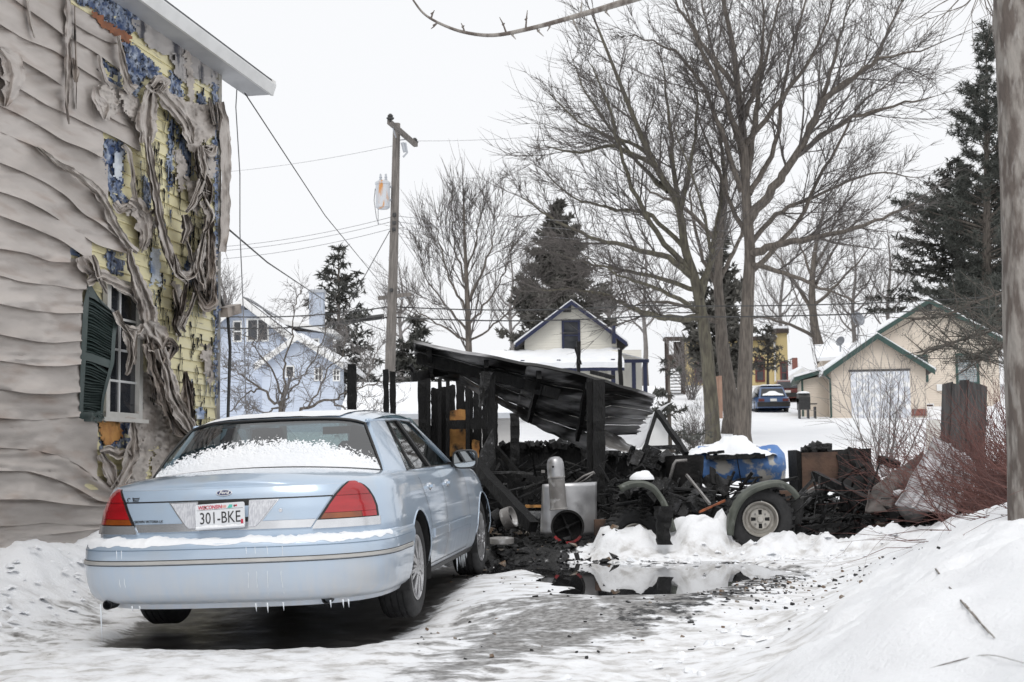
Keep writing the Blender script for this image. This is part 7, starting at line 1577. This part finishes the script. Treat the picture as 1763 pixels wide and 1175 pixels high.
far = [(1470,600,430,98,'far grey bare tree directly above the larger satellite dish'),(1530,600,420,104,'far grey bare tree left of the dark pines'),(1345,600,440,110,'far grey bare tree above the yellow house bay'),(1110,600,430,100,'far grey bare tree right of the cedar'),(1050,590,450,105,'far grey bare tree rising behind the ivory house roof'),(690,600,480,105,'far grey bare tree low behind the utility pole'),(385,560,500,75,'small bare treetop showing beside the burnt house corner'),(880,600,450,110,'far grey bare tree left of the cedar')]
for px, y0, y1, Y, lab in far:
    hh = y0-y1; big_tree('bare_tree', lab, [(px,y0+40),(px+2,y0),(px-2,y0-hh*.4),(px+3,y0-hh*.75),(px,y1)], [([(px,y0-hh*f),(px+s*hh*.14,y0-hh*(f+.16)),(px+s*hh*.26,y0-hh*(f+.42))],dy,.09) for f, s, dy in ((.15,-1,2),(.2,1,-2),(.3,-1,-2),(.34,1,2),(.45,-1,2),(.5,1,-2))], Y, .22, .05, CFar, 'twig_far', 'twig_far', group='far bare trees on the skyline', spacing=1.2, kidlen=3.0, limb_r=1.4)
def conifer(name, label, px, ytop, ybase, Y, rad, m, kind='spruce', dens=1., seed=1, group=None, bare=.03, dx=0., tuft=.22, power=.85, zbase=None):
    rs = np.random.RandomState(seed); top = at(px+dx, ytop, Y); b = at(px, ybase, Y); zg = gz(b.x, b.y); b.z = min(b.z, zg) if zbase is None else zbase; H_ = top.z-b.z
    e = thing(name, label, 'tree', (b.x, b.y, b.z), group=group); mb = MB(); mb.tube([b+Vector((0,0,-.2)), b.lerp(top,.5), top], [H_*.016+.05, H_*.009+.02, .015], 8); mb.build('trunk', M['bark'], e, smooth=True)
    br = []; pts = []; nl = int(H_*3.2)
    for i in range(nl):
        h = bare+(1-bare)*(i+rs.rand())/nl
        if h > .995: continue
        prof = (1-h)**power if kind != 'cedar' else min(1, ((1-h)*1.45)**.95) 
        if kind == 'pine': prof = min(1, (1-h)*1.5+.1)*(.65+.35*math.sin(h*23+seed))
        for k in range(int(rs.randint(4,8)*(1 if kind != 'pine' else .8))):
            a = rs.rand()*2*PI; L = rad*prof*(.55+.6*rs.rand())*(1. if rs.rand() > .12 else 1.25)+.12; o = np.array(b.lerp(top, h)); el = {'spruce': .05-.30*(1-h)+.5*h, 'cedar': .55, 'pine': .12+.5*h}[kind]+rs.normal()*.12; d = np.array([math.cos(a)*math.cos(el), math.sin(a)*math.cos(el), math.sin(el)]); tip = o+d*L+np.array([0,0,.12*L if kind == 'spruce' else .1*L])
            br.append((*o, *tip, .012+.012*L, .006)); n = max(2, int(L*7*dens)); t = rs.rand(n)**.6
            if kind == 'pine': t = .35+.65*t
            pts.append(o+(tip-o)*t[:, None]+rs.normal(size=(n,3))*np.array([.10,.10,.06])*min(L,1.4)*.9)
    seg_mesh('branches', br, M['bark'], e, 4, kind='stuff'); P = np.concatenate(pts); nt = {'spruce': 6, 'cedar': 7, 'pine': 9}[kind]; Q = np.repeat(P, nt, 0); N = len(Q)
    out = Q-np.array([b.x, b.y, 0]); out[:, 2] = 0; out /= (np.linalg.norm(out, axis=1, keepdims=True)+1e-6); dr = rs.normal(size=(N,3))*.75+out*.55+np.array([0,0,{'spruce': -.15, 'cedar': .45, 'pine': .2}[kind]]); dr /= np.linalg.norm(dr, axis=1, keepdims=True)
    sd_ = np.cross(dr, rs.normal(size=(N,3))); sd_ /= (np.linalg.norm(sd_, axis=1, keepdims=True)+1e-6); Ls = tuft*(.5+rs.rand(N,1)); wd = {'spruce': .16, 'cedar': .24, 'pine': .085}[kind]
    v = np.stack([Q-sd_*Ls*wd, Q+sd_*Ls*wd, Q+dr*Ls], 1).reshape(-1,3); fastmesh('crown', v, np.arange(len(v)), 3, M[m], e); return e
conifer('spruce_tree', 'dark spruce rising behind the blue house chimney', 583, 421, 660, 68, 3.0, 'needle', 'spruce', 1.1, 1, tuft=.26)
conifer('cedar_tree', 'dense dark cedar cone behind the ivory house gable', 962, 345, 660, 64, 2.7, 'needle_warm', 'cedar', 2.6, 2, tuft=.24)
conifer('spruce_tree', 'small far spruce between the utility pole and the burnt roof', 716, 545, 680, 72, 1.9, 'needle', 'spruce', .9, 3, tuft=.4)
conifer('pine_tree', 'tallest dark pine with open tufted top beside the foreground trunk', 1698, 48, 640, 84, 5.6, 'needle_pine', 'pine', 1.5, 4, tuft=.32, bare=.12)
conifer('spruce_tree', 'broad dark spruce left of the tallest pine', 1648, 275, 560, 92, 5.2, 'needle', 'spruce', 1.2, 5, tuft=.30, zbase=9.5, power=.7)
conifer('spruce_tree', 'dark spruce half hidden behind the foreground trunk', 1730, 200, 600, 95, 5.4, 'needle', 'spruce', 1., 6, tuft=.30, zbase=9.)
conifer('spruce_tree', 'small shaggy spruce beside the pale roof sheet', 1152, 622, 770, 36, .85, 'needle', 'spruce', 3., 7, tuft=.12)
conifer('cedar_tree', 'dim cedar showing behind the dark middle trunk', 1240, 380, 650, 72, 1.6, 'needle_warm', 'cedar', .9, 8, tuft=.38)
conifer('spruce_tree', 'low branching spruce in front of the yellow house', 1322, 560, 700, 74, 1.7, 'needle_warm', 'spruce', 1.1, 12, tuft=.2, bare=.45)
# a pine bough reaching in front of the cream house
def bough(name, label, pts, Y, seed, n=260):
    rs = np.random.RandomState(seed); P = spline([at(x, y, Y) for x, y in pts], 6); e = thing(name, label, 'branch', tuple(P[0])); segs = []
    for a, b_ in zip(P[:-1], P[1:]): segs.append((*a, *b_, .02, .016))
    tips = []
    for i in range(70):
        p = P[rs.randint(2, len(P))]; d = Vector(rs.normal(size=3)*np.array([1,.7,.6])).normalized(); q = p+d*rs.uniform(.2,.7); segs.append((*p, *q, .010, .004)); tips.append(q); tips.append(p.lerp(q,.6))
    seg_mesh('limbs', segs, M['bark'], e, 4, kind='stuff'); C_ = np.repeat(np.array([tuple(t) for t in tips]), 16, 0); N = len(C_); C_ = C_+rs.normal(size=(N,3))*.05; dr = rs.normal(size=(N,3))+np.array([0,0,-.5]); dr /= np.linalg.norm(dr, axis=1, keepdims=True); sd_ = np.cross(dr, rs.normal(size=(N,3))); sd_ /= np.linalg.norm(sd_, axis=1, keepdims=True); Ls = .11*(.6+rs.rand(N,1)*.6)
    fastmesh('needles', np.stack([C_-sd_*.003, C_+sd_*.003, C_+dr*Ls], 1).reshape(-1,3), np.arange(3*N), 3, M['needle_pine'], e)
bough('pine_bough', 'lower pine bough hanging in front of the cream house window', [(1735,560),(1690,575),(1640,590),(1590,605)], 20, 1); bough('pine_bough', 'upper pine bough crossing the cream house gable', [(1740,500),(1680,520),(1620,545),(1570,550)], 22, 2); bough('pine_bough', 'pine bough drooping beside the foreground trunk', [(1745,580),(1715,600),(1690,620),(1670,610)], 19, 3)
# foreground trunk with its overhead limb
random.seed(5)
def fg():
    Y = 8.0; b = at(1790, 1000, Y); zg = gz(b.x, b.y); e = thing('foreground_tree', 'near scaly tree trunk filling the right edge with one bare limb reaching overhead', 'tree', (b.x, Y, zg))
    T = spline([at(1800,940,Y), at(1788,800,Y), at(1778,560,Y), at(1768,300,Y), at(1758,100,Y), at(1748,-150,Y), at(1735,-500,Y)], 8); T[0].z = zg-.1; mb = MB(); n = 40; g = []
    for i, p in enumerate(T):
        r = .175-.0011*i+.03*math.exp(-i/3); row = []
        for k in range(n): a = 2*PI*k/n; rr = r*(1+.035*fb(math.cos(a)*2.2, math.sin(a)*2.2, p.z*2.5, 4)+.02*fb(math.cos(a)*7, math.sin(a)*7, p.z*5, 2)); row.append(p+Vector((rr*math.cos(a), rr*math.sin(a), 0)))
        g.append(row)
    mb.grid(g, close=True); mb.build('trunk', M['bark_near'], e, smooth=True)
    L = [at(1742,-320,Y), at(1500,-160,Y-.2), at(1290,-60,Y-.3), at(1130,-14,Y-.4), at(1060,8,Y-.4), at(985,30,Y-.4), at(910,50,Y-.4), at(850,61,Y-.4), at(800,56,Y-.4), at(760,42,Y-.4), at(730,24,Y-.4), at(711,0,Y-.4)]
    S_ = spline(L, 5); rr = list(np.interp(np.arange(len(S_)), [0, 10, 25, len(S_)-1], [.06,.028,.0135,.005])); mb = MB(); mb.tube(S_, [float(r) for r in rr], 7); mb.build('limb', M['bark_near'], e, smooth=True)
    segs = []
    for px, py, dx, dy in ((872,58,-12,-28),(905,52,3,-34),(922,47,14,16),(1000,27,2,-26),(985,30,10,22),(950,38,-8,16),(880,56,8,12),(800,56,-6,-16),(752,40,-10,10),(742,32,6,-14),(1040,15,10,14)):
        p = at(px,py,Y-.4); q = at(px+dx*.5,py+dy*.6,Y-.4); s = at(px+dx,py+dy,Y-.4); segs += [(*p,*q,.006,.004),(*q,*s,.0045,.002)]
        m_ = at(px+dx*.4-2,py+dy*.5,Y-.4); segs.append((*m_,*(m_+Vector((.012,0,.012))),.007,.003))
    for i in range(10):     # thin twigs hanging from the top right
        grow(segs, at(random.uniform(1640,1720), random.uniform(-60,-10), Y+1), Vector((random.uniform(-1,.2),0,-.5)), .55, .005, 1, {'kids': [2,2], 'rmin': .0022, 'wig': .25, 'up': .0, 'prob': .8})
    seg_mesh('twigs', segs, M['bark_near'], e, 5, kind='stuff')
fg()
# bare shrub before the garage
def shrub(name, label, px, py, Y, n, H_, spread, m, seed, rmin=.005, lvl=2, kids=(2,2), cat='shrub', lean=0., r=.018):
    random.seed(seed); p = at(px, py, Y); zg = gz(p.x, p.y); e = thing(name, label, cat, (p.x, Y, zg)); segs = []
    for i in range(n): a = random.uniform(0,2*PI); d = Vector((math.cos(a)*spread*random.uniform(.3,1)+lean, math.sin(a)*spread*.7, 1)); grow(segs, Vector((p.x+random.gauss(0,.12), Y+random.gauss(0,.12), zg-.05)), d, H_*random.uniform(.7,1.1), r*random.uniform(.6,1.1), lvl, {'kids': kids, 'rmin': rmin, 'wig': .09, 'up': .05, 'prob': .85})
    seg_mesh('stems', segs, M[m], e, 4); return e
shrub('bare_shrub', 'leafless shrub with upright stems in front of the pale garage door', 1522, 800, 28, 11, 1.9, .62, 'twig_far', 3, kids=(2,2), r=.022)
shrub('bare_shrub', 'low dark leafless shrub left of the lichen green trunk', 1195, 725, 40, 16, 1.1, .6, 'twig', 4)
shrub('bare_shrub', 'faint leafless shrub against the yellow house wall', 1192, 690, 80, 14, 3.2, .5, 'twig_far', 8, rmin=.014, r=.03)
# red brush on the right
def brush():
    random.seed(9); rs = random; p = at(1720, 850, 11.5); e = thing('red_brush', 'thicket of thin reddish bare twigs beside the foreground trunk', 'bush', (p.x, p.y, gz(p.x, p.y))); segs = []
    for i in range(1250):
        x_ = rs.uniform(4.1,6.6); y_ = rs.uniform(11.2,15.5); z = gz_far(x_, y_)-.03
        d = Vector((rs.gauss(-.36,.36), rs.gauss(-.05,.35), rs.uniform(.25,1.05))); grow(segs, (x_,y_,z), d, rs.uniform(.45,1.15), .0062, 1, {'kids': [2,2], 'rmin': .0028, 'wig': .17, 'up': -.01, 'prob': .75})
    seg_mesh('stems', segs, M['twig_red'], e, 3)
    segs = []
    for i in range(46):       # stray shoots leaning over the snow
        x_, y_ = rs.uniform(2.9,3.6), rs.uniform(7.6,10.5); grow(segs, (x_,y_,gz(x_,y_)-.01), Vector((rs.gauss(-.8,.3), rs.gauss(-.2,.4), rs.uniform(.05,.5))), rs.uniform(.35,.9), .0032, 1, {'kids': [1,2], 'rmin': .0014, 'wig': .2, 'up': -.03, 'prob': .6})
    seg_mesh('stray_shoots', segs, M['twig_red'], e, 3, kind='stuff')
def gz_far(x_, y_): return gz_fast(x_, y_)
brush()
def stick(label, pts, r_):
    P = [atz(x, y, .3) for x, y in pts]; Q = []
    for (x, y) in pts:
        lo, hi = 3.0, 14.0
        for _ in range(40):
            md = (lo+hi)/2; q = at(x, y, md)
            if q.z > gz(q.x, q.y)+r_: lo = md
            else: hi = md
        Q.append(at(x, y, lo))
    mb = MB(); S_ = spline(Q, 5); mb.tube(S_, [r_*(1-.5*i/len(S_)) for i in range(len(S_))], 6); tag(mb.build('fallen_twig', M['bark_near'], smooth=True), label, 'twig')
stick('longer dark twig lying on the right snow bank', [(1611,980),(1635,1012),(1668,1050),(1690,1075),(1712,1098)], .0042); stick('shorter thin twig lying beside the longer twig on the snow bank', [(1661,1040),(1680,1062),(1702,1090)], .003); stick('thin pale twig curving over the snow in the lower right corner', [(1590,1155),(1640,1140),(1700,1128),(1763,1142)], .0018)
mb = MB(); lo = at(1712,1129,7.2)
for k in range(60):
    q = at(1712,1129,7.2-k*.05)
    if q.z < gz(q.x,q.y)+.03: lo = q
    else: break
for k in range(60):
    q = at(1712,1129,5+k*.05)
    if q.z < gz(q.x,q.y)+.02: lo = q; break
mb.grid([[lo+Vector((.035*(u-.5)*2*(1-v*.5), -.005, .03*(v-.5)*2+.012*math.sin(u*3))) for u in np.linspace(0,1,5)] for v in np.linspace(0,1,5)]); tag(mb.build('dead_leaf', mat('dead_leaf', (.34,.17,.09), (.26,.12,.06), rough=.8), smooth=True), 'curled brown leaf on the snow in the lower right corner', 'leaf')
# ------------------------------------------------------------------ utility pole and wires
PY = 40.0
p = at(669, 735, PY); pole = thing('utility_pole', 'weathered wooden utility pole with rust streaked transformer and slanting crossarm', 'utility pole', (p.x, PY, gz(p.x, PY)))
mb = MB(); b_ = Vector((at(668,735,PY).x, PY, gz(p.x,PY)-.3)); mb.tube([b_, at(672,620,PY), at(678,430,PY), at(683,213,PY)], [.165,.15,.13,.105], 14); mb.build('shaft', M['poleWood'], pole, smooth=True)
mb = MB(); mb.beam(at(670,210,PY-1.0), at(716,250,PY+.9), .12, .12); mb.build('crossarm', M['poleWood'], pole)
mb = MB(); mb.beam(at(652,514,PY+.2), at(707,507,PY-.2), .11, .10); mb.build('crossarm', M['poleWood'], pole)
mb = MB(); mb.beam(at(690,515,PY), at(700,509,PY-.15), .03,.03); mb.beam(at(683,240,PY), at(676,220,PY-.7), .03,.03); mb.beam(at(684,242,PY), at(702,240,PY+.5), .03,.03); mb.build('brace', M['grey_metal'], pole)
def insul(px, py, Y, s=1.): mb = MB(); mb.lathe([(.02,-.06),(.02,0),(.07,.0),(.09,.03),(.05,.05),(.065,.075),(.03,.12),(0,.125)], 12, Matrix.Translation(at(px,py,Y)) @ Matrix.Scale(s,4)); mb.build('insulator', M['wire'], pole, smooth=40)
insul(672,206,PY-1.0,1.3); insul(714,247,PY+.9,1.3)
t_ = at(659,337,PY-.2); th_ = zat(315,659,PY)-zat(359,659,PY)
mb = MB(); mb.lathe([(0,-th_/2-.02),(.15,-th_/2-.02),(.20,-th_/2+.03),(.205,th_/2-.06),(.22,th_/2-.05),(.22,th_/2),(.16,th_/2+.05),(0,th_/2+.06)], 24, Matrix.Translation(t_)); tr = mb.build('transformer', M['trans_can'], pole, smooth=40)
mb = MB()
for dx in (-.06,.09): mb.lathe([(.03,0),(.045,.06),(.03,.08),(.042,.13),(.025,.16),(.03,.20),(0,.24)], 10, Matrix.Translation(t_+Vector((dx,0,th_/2+.03))))
mb.build('bushing', M['grey_metal'], tr, smooth=40)
mb = MB(); mb.beam(at(668,322,PY-.1), at(677,322,PY), .07,.06); mb.beam(at(668,345,PY-.1), at(677,345,PY), .07,.06); mb.build('bracket', M['grey_metal'], tr)
mb = MB(); mb.tube([at(693,246,PY-.1), at(697,262,PY-.1)], .05, 8); mb.tube([at(698,246,PY-.1), at(701,263,PY-.1), at(694,271,PY-.1)], .03, 6); mb.build('fuse_cutout', M['grey_metal'], pole)
mb = MB(); mb.tube([at(646,325,PY-.2), at(644,345,PY-.2), at(648,375,PY-.2), at(652,386,PY-.2)], .012, 5); mb.tube([at(651,360,PY-.2), at(651,388,PY-.2)], .010, 5); mb.tube([at(686,380,PY-.1), at(694,392,PY-.1), at(694,404,PY-.1), at(688,402,PY-.1)], .012, 5); mb.build('lead_wire', M['wirepale'], pole)
for y in (370,384,395,500):
    mb = MB(); mb.lathe([(.05,-.05),(.06,0),(.05,.05)], 8, Matrix.Translation(at(679-(y-370)*.04,y,PY-.13))); mb.build('spool', M['wire'], pole)
def wire(label, pts, r_, sag=0., m='wire', k=8, nm='overhead_wire'):
    P = [at(*q) for q in pts]; S_ = []
    for a, c in zip(P[:-1], P[1:]):
        for t in np.linspace(0,1,14): S_.append(a.lerp(c,float(t))-Vector((0,0,sag*4*t*(1-t))))
    mb = MB(); mb.tube(S_, r_, 5); tag(mb.build(nm, M[m], smooth=True), label, 'wire')
wire('service wire running from the house eave down toward the pole foot', [(421,160,15.7),(560,372,22),(665,500,40)], .0075)
wire('slack wire hanging straight down from the house eave in front of the blue house', [(408,148,15.6),(406,185,15.5),(413,300,15.5),(413,400,15.4),(420,560,15.3),(424,725,15.2)], .0065, m='wirepale')
wire('thick black cable drooping beside the burnt house corner', [(376,505,15.2),(392,545,15.3),(396,600,15.3),(392,730,15.2)], .018)
wire('twisted service cable from the burnt house wall to the pole past the chimney', [(392,394,15.2),(460,452,20),(520,492,30),(600,545,38),(662,570,40)], .011)
for k, (ya, yb, yc) in enumerate(((425,378,376),(432,386,380),(446,398,390))):
    wire(['top','middle','bottom'][k]+' of the three secondary wires left of the pole', [(385,ya,44),(678,yb-5,40)], .008, .12, 'wirepale')
for k, (ya, yb) in enumerate(((372,378),(382,392),(393,408))):
    wire(['top','middle','bottom'][k]+' of the three secondary wires right of the pole', [(682,ya,40),(940,yb,44),(1500,yb+26,56)], .008, .12, 'wirepale')
wire('faint single line from the crossarm out to the left', [(683,250,40),(392,296,46)], .006, .08, 'wirepale'); wire('faint single line from the crossarm out to the right', [(714,243,40.9),(940,234,46),(1400,212,58)], .006, .05, 'wirepale')
wire('lower black cable crossing the whole background', [(375,565,38),(672,546,40),(1100,545,41),(1720,527,42)], .020, .12); wire('upper black cable crossing the whole background', [(375,545,38),(672,528,40),(1100,526,41),(1720,510,42)], .018, .12); wire('guy wire slanting left from the pole shaft', [(671,398,40),(620,490,37),(590,545,36)], .012); wire('thin guy wire slanting right from the pole shaft', [(686,402,40),(745,490,41),(790,560,42)], .009, m='wirepale')
mb = MB(); mb.tube([at(565,558,39.5), at(660,546,39.9)], .04, 8); mb.tube([at(632,549,39.8), at(661,545,39.9)], .075, 8); tag(mb.build('splice_case', M['black'], smooth=40), 'black splice case hanging on the lower cable left of the pole', 'cable box')
